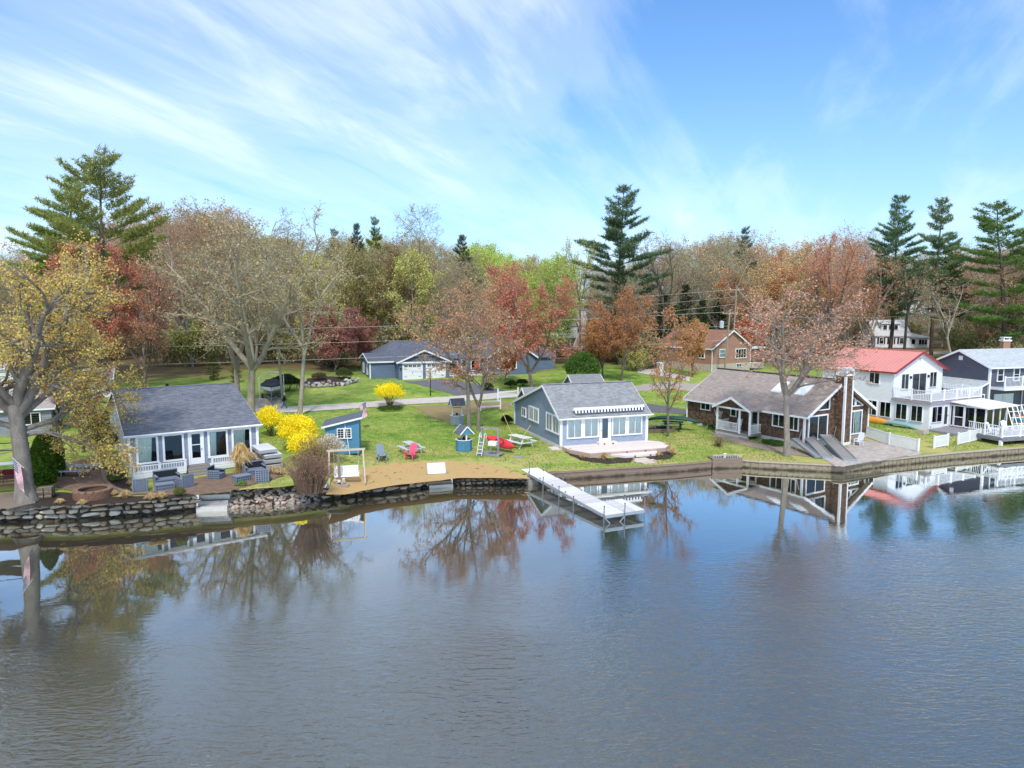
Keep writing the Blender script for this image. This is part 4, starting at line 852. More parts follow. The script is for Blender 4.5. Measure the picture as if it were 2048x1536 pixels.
# --- dark slate house at the right edge
h = House('house', 'dark slate-blue clapboard house with pale grey roof at the right edge', 'house', 49.4, 70.3, .9, 17, None)
W_, D_, EV, RG = 10., 6.7, 6.6, 8.1
slate = mat('dark_slate_clapboard', '#5a5d68', .65, .12, 1.5); rfl = course_mat('pale_grey_shingles', '#a7acae', '#c6cacb', .3, .145, 'x', 1 / math.sin(math.atan2(RG - EV, D_ / 2)), .6)
h.wall([(0, .9), (W_, .9), (W_, EV), (0, EV)], (0, 0, 0), (1, 0, 0), (0, -1, 0), slate); gp = [(0, .9), (D_, .9), (D_, EV), (D_ / 2, RG), (0, EV)]
h.wall([(-p[0], p[1]) for p in gp][::-1], (0, 0, 0), (0, -1, 0), (-1, 0, 0), slate); h.wall(gp, (W_, 0, 0), (0, 1, 0), (1, 0, 0), slate); h.wall([(0, .9), (W_, .9), (W_, EV), (0, EV)], (W_, D_, 0), (-1, 0, 0), (0, 1, 0), slate)
ov = .35; s1 = (RG - EV) / (D_ / 2); ze = EV - ov * s1
h.slope((-ov, -ov, ze + .09), (W_, -ov, ze + .09), (W_, D_ / 2, RG + .09), (-ov, D_ / 2, RG + .09), rfl); h.slope((W_, D_ + ov, ze + .09), (-ov, D_ + ov, ze + .09), (-ov, D_ / 2 + .003, RG + .09), (W_, D_ / 2 + .003, RG + .09), rfl)
h.bars('rake_board', [((-ov - .02, y, ze), (-ov - .02, D_ / 2, RG - .02)) for y in (-ov, D_ + ov)], white, .04, .2); h.bars('fascia', [((-ov, -ov - .02, ze), (W_, -ov - .02, ze))], white, .03, .16)
for y in (0, D_): h.corner(0, y, .9, EV - .05, white, .2)
h.part('gable_vent', MB().bb(-.08, -.02, D_ / 2 - .22, D_ / 2 + .22, 7.05, 7.5), white)
LW = -2.1
h.slope((LW - .2, D_ - .1, 4.1), (LW - .2, -.15, 4.1), (-.03, -.15, 5.1), (-.03, D_ - .1, 5.1), course_mat('pale_grey_leanto_shingles', '#a7acae', '#c6cacb', .3, .145, 'y', 2.2, .6), name='lean_to_roof')
h.wall([(LW, .9), (-.02, .9), (-.02, 4.95), (LW, 4.05)], (0, .1, 0), (1, 0, 0), (0, -1, 0), slate, name='lean_to_wall'); h.wall([(-D_ + .2, .9), (-.1, .9), (-.1, 4.05), (-D_ + .2, 4.05)], (LW, 0, 0), (0, -1, 0), (-1, 0, 0), slate, name='lean_to_wall')
h.bars('lean_to_rake', [((LW - .22, -.16, 4.02), (-.03, -.16, 5.02))], white, .04, .16); h.corner(LW, .1, .9, 4.0, white, .2)
ff = ((0, 0, 0), (1, 0, 0), (0, -1, 0)); h.window((0, .1, 0), (1, 0, 0), (0, -1, 0), -1.2, -.45, 2.3, 3.75, .1, 1, rail=True)
h.window(*ff, .95, 1.85, 5.0, 6.4, .1, 1, rail=True); h.window(*ff, 3.2, 4.1, 5.0, 6.4, .1, 1, rail=True); h.window(*ff, .75, 2.05, 2.25, 3.7, .12, 1, rail=True, pane_m=blind); h.window(*ff, 2.12, 3.4, 2.25, 3.7, .12, 1, rail=True, pane_m=blind)
h.part('upper_deck', MB().bb(.1, W_, -1.6, -.03, 4.35, 4.5), mat('grey_deck', '')); h.bars('deck_fascia', [((.1, -1.62, 4.4), (W_, -1.62, 4.4)), ((.08, -1.6, 4.4), (.08, -.05, 4.4))], white, .04, .3)
P_ = lambda n, mb, m: h.part(n, mb, m)
for k in range(3): railing(P_, (.2 + 2.4 * k, -1.5, 4.5), (2.6 + 2.4 * k, -1.5, 4.5), 1.1, 14, blackm if False else whitev, post=1 if k < 2 else True, bal=.03)
h.part('downspout', MB().tube([(4.6, -.1, 4.3), (4.6, -.1, 1.)], .05, 6), white); h.part('deck_post', MB().bb(5.2, 5.35, -1.55, -1.4, 1., 4.35), white)

# --- slate-blue house with the double garage, across the road
h = House('house', 'slate-blue house with two white garage doors, beyond the green lawn', 'house', -15.4, 92.4, 2.9, 21, None)
bl = mat('slate_blue_clapboard', '#62748a', .65, .12, 1.2); bld = mat('grey_blue_batten', '#5f6a7b', .7, .12, 1.5); Z0, EV, RG = 2.7, 5.35, 6.9
rfx = course_mat('charcoal_shingles', '#555a66', '#737884', .34, .16, 'xy', 2.3, .6)
for poly, o, a, n in (([(0, Z0), (7.1, Z0), (7.1, EV), (0, EV)], (0, 0, 0), (1, 0, 0), (0, -1, 0)), ([(-2.1, Z0), (0, Z0), (0, EV), (-2.1, EV)], (0, 0, 0), (0, -1, 0), (-1, 0, 0)), ([(0, Z0), (4, Z0), (4, EV), (0, EV)], (7.1, 0, 0), (0, 1, 0), (1, 0, 0)),
        ([(-3.5, Z0), (0, Z0), (0, EV), (-3.5, EV)], (0, 2.1, 0), (1, 0, 0), (0, -1, 0)), ([(-9.9, Z0), (-2.1, Z0), (-2.1, EV), (-6, 6.3), (-9.9, EV)], (-3.5, 0, 0), (0, -1, 0), (-1, 0, 0)),
        ([(7.1, Z0), (13.2, Z0), (13.2, EV + .1), (7.1, EV + .1)], (0, 4, 0), (1, 0, 0), (0, -1, 0)), ([(13.2, Z0), (20.5, Z0), (20.5, EV + .3), (16.85, 8.1), (13.2, EV + .3)], (0, 1.0, 0), (1, 0, 0), (0, -1, 0)), ([(-4, Z0), (-1, Z0), (-1, EV), (-4, EV)], (13.2, 0, 0), (0, -1, 0), (-1, 0, 0)),
        ([(0, Z0), (12, Z0), (12, EV + .3), (0, EV + .3)], (20.5, 1, 0), (0, 1, 0), (1, 0, 0)), ([(20.5, Z0), (25, Z0), (25, EV - .2), (20.5, EV - .2)], (0, 4, 0), (1, 0, 0), (0, -1, 0))): h.wall(poly, o, a, n, bl, .2, .03)
h.part('gable', MB().lap([(0, EV), (7.1, EV), (3.55, RG - .05)], (0, -.02, 0), (1, 0, 0), (0, 0, 1), (0, -1, 0), 3, 0).ext([(0, -.018, EV), (7.1, -.018, EV), (3.55, -.018, RG - .05)], (0, .15, 0)), bld)
mb = MB()
for k in range(1, 24):
    x = k * .296; zt = EV + (RG - .1 - EV) * (1 - abs(x - 3.55) / 3.55); mb.bb(x - .025, x + .025, -.045, -.022, EV + .05, zt)
tag(h.part('batten', mb, bld), kind='stuff')
s1 = (RG - EV) / 3.55; e = EV - .3 * s1
h.slope((-.3, 8, e + .1), (-.3, -.4, e + .1), (3.55, -.4, RG + .1), (3.55, 8, RG + .1), rfx, .16); h.slope((7.4, -.4, e + .1), (7.4, 8, e + .1), (3.553, 8, RG + .1), (3.553, -.4, RG + .1), rfx, .16)
h.bars('rake_board', [((x, -.42, e), (3.55, -.42, RG)) for x in (-.35, 7.45)], white, .05, .2); h.bars('fascia', [((-.35, -.3, EV - .06), (7.45, -.3, EV - .06)), ((-3.85, 1.8, EV - .05), (-.02, 1.8, EV - .05))], white, .04, .2)
h.slope((-3.8, 1.8, EV), (.3, 1.8, EV), (.3, 6, 6.35), (-3.8, 6, 6.35), rfx, .16); h.slope((.3, 10.2, EV), (-3.8, 10.2, EV), (-3.8, 6.003, 6.35), (.3, 6.003, 6.35), rfx, .16); h.bars('rake_board', [((-3.84, 1.8, EV - .08), (-3.84, 6, 6.26)), ((-3.84, 10.2, EV - .08), (-3.84, 6, 6.26))], white, .05, .18)
h.slope((-1.5, 5, 5.9), (13.5, 5, 5.9), (11.5, 10, 7.75), (1.0, 10, 7.75), rfx, .16); h.slope((-1.5, 15, 5.9), (-1.5, 5, 5.9), (1, 10, 7.75), (.998, 10.001, 7.75), rfx, .16); h.slope((13.5, 15, 5.9), (-1.5, 15, 5.9), (1, 10.003, 7.75), (11.5, 10.003, 7.75), rfx, .16)
h.slope((7.2, 3.6, EV + .1), (13.3, 3.6, EV + .1), (13.3, 8, 7), (7.2, 8, 7), rfx, .16); s2 = (8.1 - EV - .3) / 3.65
h.slope((12.8, 13, EV + .1), (12.8, .6, EV + .1), (16.85, .6, 8.2), (16.85, 13, 8.2), rfx, .16); h.slope((20.9, .6, EV + .1), (20.9, 13, EV + .1), (16.853, 13, 8.2), (16.853, .6, 8.2), rfx, .16); h.bars('rake_board', [((x, .57, EV + .02), (16.85, .57, 8.1)) for x in (12.75, 20.95)], white, .05, .2)
h.slope((20.6, 3.6, EV - .1), (25.3, 3.6, EV - .1), (25.3, 8, 6.6), (20.6, 8, 6.6), rfx, .16)
h.corner(-3.5, 2.1, Z0, EV, white, .16)
for x0 in (.62, 3.86):
    x1 = x0 + 2.62; f = MB().bb(x0 - .1, x0, -.08, 0, 2.9, 5.1).bb(x1, x1 + .1, -.08, 0, 2.9, 5.1).bb(x0 - .1, x1 + .1, -.085, 0, 5.102, 5.22); fo = h.part('garage_door', f, white)
    for k in range(4): h.part('panel', MB().bb(x0 + .01, x1 - .01, -.05 + .004 * (k % 2), -.025, 2.92 + .545 * k, 2.92 + .545 * (k + 1) - .015), white, fo)
    for k in range(4):
        a0 = x0 + .16 + k * .6; h.part('pane', MB().bb(a0, a0 + .46, -.062, -.052, 4.66, 4.96), dark_in, fo); h.part('muntin', MB().bb(a0 + .215, a0 + .245, -.07, -.0625, 4.66, 4.96).bb(a0, a0 + .46, -.068, -.0625, 4.8, 4.82), white, fo)
    for xx in (x0 + .12, x1 - .5):
        for z in (3.3, 4.35): h.part('hinge', MB().bb(xx, xx + .38, -.062, -.05, z, z + .05), blackm, fo)
    h.part('handle', MB().bb(x0 + 1.27, x0 + 1.33, -.09, -.05, 3.75, 3.95), blackm, fo)
lw = ((-3.5, 0, 0), (0, -1, 0), (-1, 0, 0)); h.window(*lw, -7.9, -7.0, 3.5, 4.95, .1, 1); h.window(*lw, -4.6, -3.7, 3.45, 4.95, .1, 1)
h.part('wall_lamp', MB().bb(.2, .36, -.15, -.02, 4.3, 4.6), blackm)
pf = ((0, 4, 0), (1, 0, 0), (0, -1, 0)); h.window(*pf, 8.0, 9.5, 3.5, 5.1, .12, 1); h.window(*pf, 11.5, 12.9, 3.5, 5.1, .12, 2); h.door(*pf, 10., 11.1, 3.3, 5.3)
h.window((0, 1, 0), (1, 0, 0), (0, -1, 0), 14.6, 17.6, 3.9, 5.4, .14, 2); h.window((0, 1, 0), (1, 0, 0), (0, -1, 0), 16.0, 17.4, 6.2, 7.2, .12, 1)
h.part('porch_floor', MB().bb(7.15, 13.15, .6, 3.97, 2.6, 3.3), white)
for x in (7.3, 10.1, 13.0): h.part('porch_post', MB().bb(x - .08, x + .08, .7, .86, 3.3, 5.3), white)
P_ = lambda n, mb, m: h.part(n, mb, m); railing(P_, (7.3, .75, 3.3), (13.0, .75, 3.3), .7, 26, blackm, post=False, bal=.03)

# --- red-brick house further right
h = House('house', 'low brick house with brown roof and white trim behind the utility pole', 'house', 29.6, 101., 3.2, 34, None)
brick = course_mat('red_brown_brick', '#9a5f48', '#b27559', .25, .08, 'xy', 1., .5, mortar='#b09a8a', ms=.012); W_, D_, EV, RG = 8.8, 11., 6.8, 9.3; Z0 = 4.35
conc_f = mat('pale_concrete_foundation', '#bdb1a0', .9, .15, 3); rbr = course_mat('red_brown_shingles', '#86604f', '#a17a68', .3, .16, 'y', 1 / math.sin(math.atan2(RG - EV, W_ / 2)), .55)
for poly, o, a, n in (([(0, Z0), (W_, Z0), (W_, EV), (W_ / 2, RG), (0, EV)], (0, 0, 0), (1, 0, 0), (0, -1, 0)), ([(-D_, Z0), (0, Z0), (0, EV), (-D_, EV)], (0, 0, 0), (0, -1, 0), (-1, 0, 0)), ([(0, Z0), (D_, Z0), (D_, EV), (0, EV)], (W_, 0, 0), (0, 1, 0), (1, 0, 0))): h.wall(poly, o, a, n, brick, .08, .004)
h.part('foundation', MB().bb(-.05, W_ + .05, -.05, D_, 2.8, Z0), conc_f); s1 = (RG - EV) / (W_ / 2); e = EV - .3 * s1
h.slope((-.3, D_ + .3, e + .1), (-.3, -.35, e + .1), (W_ / 2, -.35, RG + .1), (W_ / 2, D_ + .3, RG + .1), rbr, .16); h.slope((W_ + .3, -.35, e + .1), (W_ + .3, D_ + .3, e + .1), (W_ / 2 + .003, D_ + .3, RG + .1), (W_ / 2 + .003, -.35, RG + .1), rbr, .16)
h.bars('rake_board', [((x, -.38, e), (W_ / 2, -.38, RG)) for x in (-.35, W_ + .35)], white, .05, .2); h.bars('fascia', [((-.33, -.35, e), (-.33, D_ + .3, e))], white, .04, .18); h.part('downspout', MB().tube([(-.3, -.1, e), (-.08, -.1, e - .4), (-.08, -.1, 3.1)], .06, 6), white); h.part('downspout', MB().tube([(W_ + .3, -.1, e), (W_ + .08, -.1, e - .4), (W_ + .08, -.1, 3.6)], .06, 6), white)
h.window(*ff, 1.6, 3.0, 5.3, 6.6, .12, 1, rail=True, pane_m=blind); h.window(*ff, 5.3, 7.9, 5.05, 6.55, .12, 4); h.window(*ff, 5.6, 6.9, 3.7, 4.25, .06, 2); h.window((0, 0, 0), (0, -1, 0), (-1, 0, 0), -2.6, -1.3, 5.2, 6.5, .12, 2)
ch = h.part('chimney', MB().bb(W_ / 2 - .5, W_ / 2 + .5, 6., 6.9, 8.6, 10.2).bb(W_ / 2 - .58, W_ / 2 + .58, 5.92, 6.98, 10.2, 10.4), brick)
h.part('side_wing', MB().bb(W_ + .06, W_ + 5.5, 1.2, 7, 4.4, 6.3), mat('tan_brick_wing', '#8b604d', .85, .15, 3)); h.part('wing_roof', MB().bb(W_ + .02, W_ + 5.8, .9, 7.3, 6.32, 6.5), white); h.part('wing_slab', MB().bb(W_ + .06, W_ + 3, -.5, 1.19, 3.4, 4.2), conc_f)
h.door((0, 1.2, 0), (1, 0, 0), (0, -1, 0), W_ + .4, W_ + 1.5, 4.4, 6.3)

def simple_house(label, x, y, zb, deg, w_, d_, ez, rz_, wallm, roofm, wins, cat='house', name='house', trim=white):
    h = House(name, label, cat, x, y, zb, deg); 
    h.wall([(0, zb - .4), (w_, zb - .4), (w_, ez), (0, ez)], (0, 0, 0), (1, 0, 0), (0, -1, 0), wallm, .2, .03)
    gp = [(0, zb - .4), (d_, zb - .4), (d_, ez), (d_ / 2, rz_), (0, ez)]; h.wall([(-p[0], p[1]) for p in gp][::-1], (0, 0, 0), (0, -1, 0), (-1, 0, 0), wallm, .2, .03); h.wall(gp, (w_, 0, 0), (0, 1, 0), (1, 0, 0), wallm, .2, .03)
    s1 = (rz_ - ez) / (d_ / 2); e = ez - .3 * s1
    h.slope((-.3, -.3, e + .1), (w_ + .3, -.3, e + .1), (w_ + .3, d_ / 2, rz_ + .1), (-.3, d_ / 2, rz_ + .1), roofm, .16); h.slope((w_ + .3, d_ + .3, e + .1), (-.3, d_ + .3, e + .1), (-.3, d_ / 2 + .003, rz_ + .1), (w_ + .3, d_ / 2 + .003, rz_ + .1), roofm, .16)
    h.bars('rake_board', [((x_, y_, e), (x_, d_ / 2, rz_)) for x_ in (-.33, w_ + .33) for y_ in (-.3, d_ + .3)], trim, .05, .18); h.bars('fascia', [((-.3, -.33, e), (w_ + .3, -.33, e))], trim, .04, .16)
    for face, a0, a1, z0, z1, u in wins: h.window(*{'f': ff, 'l': ((0, 0, 0), (0, -1, 0), (-1, 0, 0)), 'r': ((w_, 0, 0), (0, 1, 0), (1, 0, 0))}[face], a0, a1, z0, z1, .1, u)
    return h
rtan = course_mat('tan_brown_shingles', '#8d7263', '#a58b7b', .3, .16, 'x', 2.2, .55)
simple_house('brown-roofed house mostly hidden behind the red maple and the round green shrub', 11, 118, 3.4, -20, 9.5, 9, 6.3, 9.0, mat('dark_brown_boards', '#5a463b', .8, .2, 2), rtan, [('f', 1, 2.2, 4.6, 5.8, 1)])
h = simple_house('white house with a columned porch seen through the red maple crown', 8.5, 150, 3.4, 5, 8, 8, 9.3, 12., vin, course_mat('pinkish_grey_shingles', '#a59a95', '#bdb2ad', .3, .16, 'x', 2., .5), [('f', 1, 2, 7, 8.6, 1), ('f', 3.4, 4.4, 7, 8.6, 1), ('f', 5.8, 6.8, 7, 8.6, 1)])
for x in (.3, 2.8, 5.3, 7.8): h.part('porch_column', MB().bb(x - .15, x + .15, -2, -1.7, 3.2, 6.4), white)
h.part('porch_roof', MB().bb(-.2, 8.2, -2.2, -.02, 6.4, 6.7), white)
blk = blackm
h = simple_house('distant white house with black shutters and a dormer beyond the red roof', 84, 158, 3.6, -6, 7.5, 8.5, 6.7, 10.0, vin, course_mat('pale_shingles', '#b9bcbc', '#d0d2d2', .3, .16, 'x', 2., .5), [('f', .8, 1.8, 4.6, 6.1, 1), ('f', 3, 4, 4.6, 6.1, 1), ('f', 5.2, 6.2, 4.6, 6.1, 1), ('l', -4.8, -3.6, 7.2, 8.5, 1), ('l', -2.8, -1.6, 4.6, 6.1, 1), ('l', -6.8, -5.6, 4.6, 6.1, 1)])
h.part('dormer', MB().bb(1.6, 5.6, 1., 4, 7.4, 9.3), vin); h.part('dormer_roof', MB().ext([(1.4, .7, 9.2), (5.8, .7, 9.2), (5.8, 4.4, 9.75), (1.4, 4.4, 9.75)], (0, 0, .1)), course_mat('pale_shingles', '', '', 1, 1))
for k in range(3): h.window((0, 1, 0), (1, 0, 0), (0, -1, 0), 1.9 + 1.2 * k, 2.8 + 1.2 * k, 7.8, 9.0, .08, 1)
for x in (.55, 1.95, 2.75, 4.15, 4.95, 6.35): h.part('shutter', MB().bb(x - .17, x + .17, -.09, -.03, 4.6, 6.1), blk)
h.part('side_porch', MB().bb(7.52, 12, .5, 6, 3.3, 6.0), vin); h.part('side_porch_roof', MB().ext([(7.52, .2, 6.02), (12.3, .2, 6.02), (12.3, 6.3, 6.02), (7.52, 6.3, 6.02)], (0, 0, .1)).ext([(7.52, .2, 6.125), (12.3, .2, 6.125), (7.52, 3.2, 7.5)], (0, .01, 0)), course_mat('pale_shingles', '', '', 1, 1))
h.window((0, .5, 0), (1, 0, 0), (0, -1, 0), 8, 9, 4.5, 5.8, .1, 1); h.window((0, .5, 0), (1, 0, 0), (0, -1, 0), 9.6, 11.6, 4.4, 5.8, .1, 3); h.window((0, .5, 0), (1, 0, 0), (0, -1, 0), 9.4, 9.5, 4.4, 5.8, .04, 1)
p = G(190, 797); simple_house('small white shed with grey roof behind the big oak branches', p.x - .9, p.y, p.z, 25, 2.4, 2.6, p.z + 2.3, p.z + 3.2, mat('white_shed_boards', '#dcdcd8', .7, .15, 2), course_mat('shed_shingles', '#7d7c7f', '#98979a', .3, .16, 'x', 2., .5), [('f', .9, 1.5, p.z + 1.1, p.z + 1.8, 1)], 'shed', 'garden_shed')
p = G(-20, 842); simple_house('white house at the left edge behind the big oak trunk', p.x - 8.2, p.y + 6, p.z, 28, 8, 9, p.z + 4.6, p.z + 7.6, mat('white_shed_boards', ''), course_mat('pinkish_grey_shingles', '', '', 1, 1), [('r', 1.5, 2.7, p.z + 1.4, p.z + 2.8, 1), ('f', 5.5, 6.6, p.z + 1.4, p.z + 2.8, 1), ('r', 4, 5.2, p.z + 4.6, p.z + 5.6, 1)])
p = G(-30, 905); simple_house('low pinkish-roofed cottage at the left edge behind the grey canopy', p.x - 6.5, p.y + 4, p.z, 30, 7.6, 8, p.z + 2.5, p.z + 4.4, mat('grey_cottage_boards', '#8f9298', .8, .15, 2), course_mat('pinkish_grey_shingles', '', '', 1, 1), [('f', 5.4, 6.8, p.z + 1., p.z + 2.1, 2)])
p = G(835, 690); tag(MB().bb(-4.5, 4.5, 0, 3, 3.0, 3.25).bb(-4.3, 4.3, .2, 2.8, 0, 3.0).build('trailer_home', mat('white_shed_boards', ''), None, False, (at_y(832, 690, 150).x, 150, 3.4), R(5)), 'long white flat-roofed building glimpsed far back between woodland trunks', 'building')

# ------------------------------------------------------------------ trees
def rot_about(d, ang, azi):
    d = d / np.linalg.norm(d); o = np.cross(d, [0, 0, 1.] if abs(d[2]) < .9 else [1., 0, 0]); o /= np.linalg.norm(o); p = np.cross(d, o)
    return d * math.cos(ang) + (o * math.cos(azi) + p * math.sin(azi)) * math.sin(ang)
class Tree:
    """branch skeleton: polylines of points and radii, plus twig points that carry leaves"""
    def __init__(s, seed): s.r = np.random.default_rng(seed); s.pl = []; s.tw = []
    def line(s, p, d, L, r0, r1, k, wob=.12, trop=0.):
        pts = [np.array(p, float)]; d = np.array(d, float); d /= np.linalg.norm(d)
        for i in range(k):
            d = d + s.r.normal(0, wob, 3) + np.array([0, 0, trop]); d /= np.linalg.norm(d); pts.append(pts[-1] + d * L / k)
        pts = np.array(pts); s.pl.append((pts, np.linspace(r0, r1, k + 1))); return pts
    def branch(s, p, d, L, r, lev, cfg):
        c = cfg[lev]; pts = s.line(p, d, L, r, r * c.get('tip', .35), c['k'], c.get('wob', .14), c.get('trop', .03))
        if c.get('twig'): s.tw.append(pts)
        if lev + 1 >= len(cfg): return
        n = c['n']; n = max(1, int(round(n * s.r.uniform(.8, 1.2) * min(1.3, .5 + .5 * L / c['L'])))); k = c['k']; az = s.r.uniform(0, 6.28)
        for i in range(n):
            t = c.get('t0', .25) + (1 - c.get('t0', .25)) * (i + s.r.uniform(0, 1)) / n; t = min(t, .999); j = int(t * k); q = pts[j] + (pts[j + 1] - pts[j]) * (t * k - j)
            az += 2.4 + s.r.normal(0, .5); ang = R(s.r.uniform(*c.get('ang', (30, 60)))); nd = rot_about(pts[j + 1] - pts[j], ang, az)
            nl = cfg[lev + 1]['L'] * (1.15 - c.get('fall', .55) * t) * s.r.uniform(.75, 1.2)
            rr = max(cfg[lev + 1].get('rmin', .012), min(r * (1 - .65 * t) * .62, cfg[lev + 1].get('rmax', 9)))
            s.branch(q, nd, nl, rr, lev + 1, cfg)
    def wood(s, name, mats, sides=(9, 6, 4, 3)):
        V = []; F = []; k0 = 0
        for pts, rad in s.pl:
            rm = rad[0]; n = sides[0] if rm > .16 else sides[1] if rm > .06 else sides[2] if rm > .025 else sides[3]; k = len(pts)
            d = np.gradient(pts, axis=0); d /= np.linalg.norm(d, axis=1)[:, None] + 1e-9
            ref = np.array([1., 0, 0]) if abs(d[0, 0]) < .8 else np.array([0, 1., 0]); x = np.cross(d, ref); x /= np.linalg.norm(x, axis=1)[:, None] + 1e-9; y = np.cross(d, x)
            a = np.arange(n) * 2 * np.pi / n
            ring = pts[:, None] + (x[:, None] * np.cos(a)[None, :, None] + y[:, None] * np.sin(a)[None, :, None]) * np.asarray(rad)[:, None, None]
            V.append(ring.reshape(-1, 3)); i = (np.arange(k - 1)[:, None] * n + np.arange(n)[None]).ravel(); j = (np.arange(k - 1)[:, None] * n + (np.arange(n)[None] + 1) % n).ravel()
            F.append(np.stack([i, j, j + n, i + n], 1) + k0); k0 += k * n
        V = np.concatenate(V); F = np.concatenate(F); return np_mesh(name, V, F, mats, True)
    def leaf_pts(s, per, jit):
        seg = np.concatenate([np.stack([p[:-1], p[1:]], 1) for p in s.tw]); n = int(len(seg) * per); i = s.r.integers(0, len(seg), n); t = s.r.uniform(0, 1, n)[:, None]
        return seg[i, 0] * (1 - t) + seg[i, 1] * t + s.r.normal(0, jit, (n, 3))
    def leaves(s, name, m, per, size, jit=.12, elong=1.5, pts=None):
        P = s.leaf_pts(per, jit) if pts is None else pts; return leaf_mesh(name, P, m, size, elong, s.r)
def np_mesh(name, V, F, m, smooth=False):
    me = bpy.data.meshes.new(name); nv, nf, w_ = len(V), len(F), F.shape[1]
    me.vertices.add(nv); me.vertices.foreach_set('co', V.astype(np.float32).ravel()); me.loops.add(nf * w_); me.loops.foreach_set('vertex_index', F.astype(np.int32).ravel())
    me.polygons.add(nf); me.polygons.foreach_set('loop_start', np.arange(0, nf * w_, w_, dtype=np.int32)); me.polygons.foreach_set('loop_total', np.full(nf, w_, np.int32))
    if smooth: me.polygons.foreach_set('use_smooth', np.ones(nf, bool))
    me.materials.append(m); me.update(calc_edges=True); return me
def leaf_mesh(name, P, m, size, elong=1.5, r=rng):
    n = len(P); a = r.normal(size=(n, 3)); a /= np.linalg.norm(a, axis=1)[:, None]; b = np.cross(a, r.normal(size=(n, 3))); b /= np.linalg.norm(b, axis=1)[:, None] + 1e-9
    sz = (size * r.uniform(.6, 1.35, n))[:, None]; a = a * sz * elong * .5; b = b * sz * .5
    V = np.stack([P - a, P + b * .9 - a * .1, P + a, P - b * .9 - a * .1], 1).reshape(-1, 3); return np_mesh(name, V, np.arange(n * 4).reshape(-1, 4), m)
def bark_mat(name='tree_bark'):
    if name in MATS: return MATS[name]
    m = mat(name, '#777777', .95, .42, 3.2, 1., 9, objcol=True, stretch=(1, 1, .35)); return m
bark = bark_mat(); leafm = mat('spring_leaf', '#777777', .8, .38, leaf=True, objcol=True, spec=.15)

def decid(seed, H, r, clear=.3, spread=1., leaders=3, dens=1., droop=0., twl=1.):
    """broad-crowned hardwood: trunk that divides into leaders, limbs, branches and fine twigs"""
    t = Tree(seed); hf = H * clear; tr = t.line((0, 0, -.3), (t.r.normal(0, .03), t.r.normal(0, .03), 1), hf + .3, r, r * .74, 6, .035)
    t.pl[0][1][:2] *= [1.45, 1.12]; t.pl[0] = (np.vstack([t.pl[0][0], t.pl[0][0][-1] + [0, 0, r * .8]]), np.append(t.pl[0][1], r * .2))
    cfg = [dict(k=8, n=9 * dens, L=H * .60, t0=.15, ang=(28, 58), wob=.10, trop=.05, tip=.22, fall=.6), dict(k=6, n=6.5 * dens, L=H * .23 * spread, t0=.2, ang=(25, 60), wob=.15, trop=.02 - droop * .03, tip=.3, rmin=.03),
           dict(k=5, n=5, L=H * .105 * spread * twl, t0=.1, ang=(22, 60), wob=.18, trop=.0 - droop * .08, tip=.35, rmin=.018, twig=1), dict(k=3, n=0, L=H * .052 * twl, wob=.2, trop=-droop * .15, tip=.5, rmin=.011, rmax=.016, twig=1)]
    az = t.r.uniform(0, 6)
    for i in range(leaders):
        az += 6.28 / leaders + t.r.normal(0, .3); lean = R(t.r.uniform(14, 34)) * (spread if i or leaders > 1 else .3)
        t.branch(tr[-1] - np.array([0, 0, .1 * i]), rot_about(np.array([0, 0, 1.]), lean, az), (H - hf) * t.r.uniform(.86, 1.06), r * (.66 if leaders > 1 else .74), 0, cfg)
    return t
def excurrent(seed, H, r, clear=.3, spread=1., n1=20, droop=0., n2=6):
    """straight-trunked woodland tree with ascending limbs"""
    t = Tree(seed); tr = t.line((0, 0, -.3), (0, 0, 1), H + .3, r, r * .12, 14, .025)
    cfg = [dict(k=6, n=n2, L=H * .3 * spread, t0=.2, ang=(25, 58), wob=.13, trop=.06, tip=.3, rmin=.03), dict(k=4, n=5, L=H * .115 * spread, t0=.15, ang=(25, 60), wob=.17, trop=.03 - droop * .06, rmin=.018, twig=1), dict(k=3, n=0, L=H * .06, wob=.2, trop=-droop * .1, rmin=.011, rmax=.015, twig=1)]
    az = 0
    for i in range(n1):
        f = clear + (1 - clear) * (i + .5) / n1 * .97; j = min(13, int(f * 14)); q = tr[j] + (tr[j + 1] - tr[j]) * (f * 14 - j); az += 2.4 + t.r.normal(0, .3)
        shp = math.sin(math.pi * min(1, (f - clear) / (1 - clear) * .80 + .2)) ** .7 + .12
        t.branch(q, rot_about(np.array([0, 0, 1.]), R(t.r.uniform(36, 62)), az), H * .3 * spread * shp * t.r.uniform(.8, 1.15), max(.03, r * (1 - f) * .6), 0, cfg)
    return t
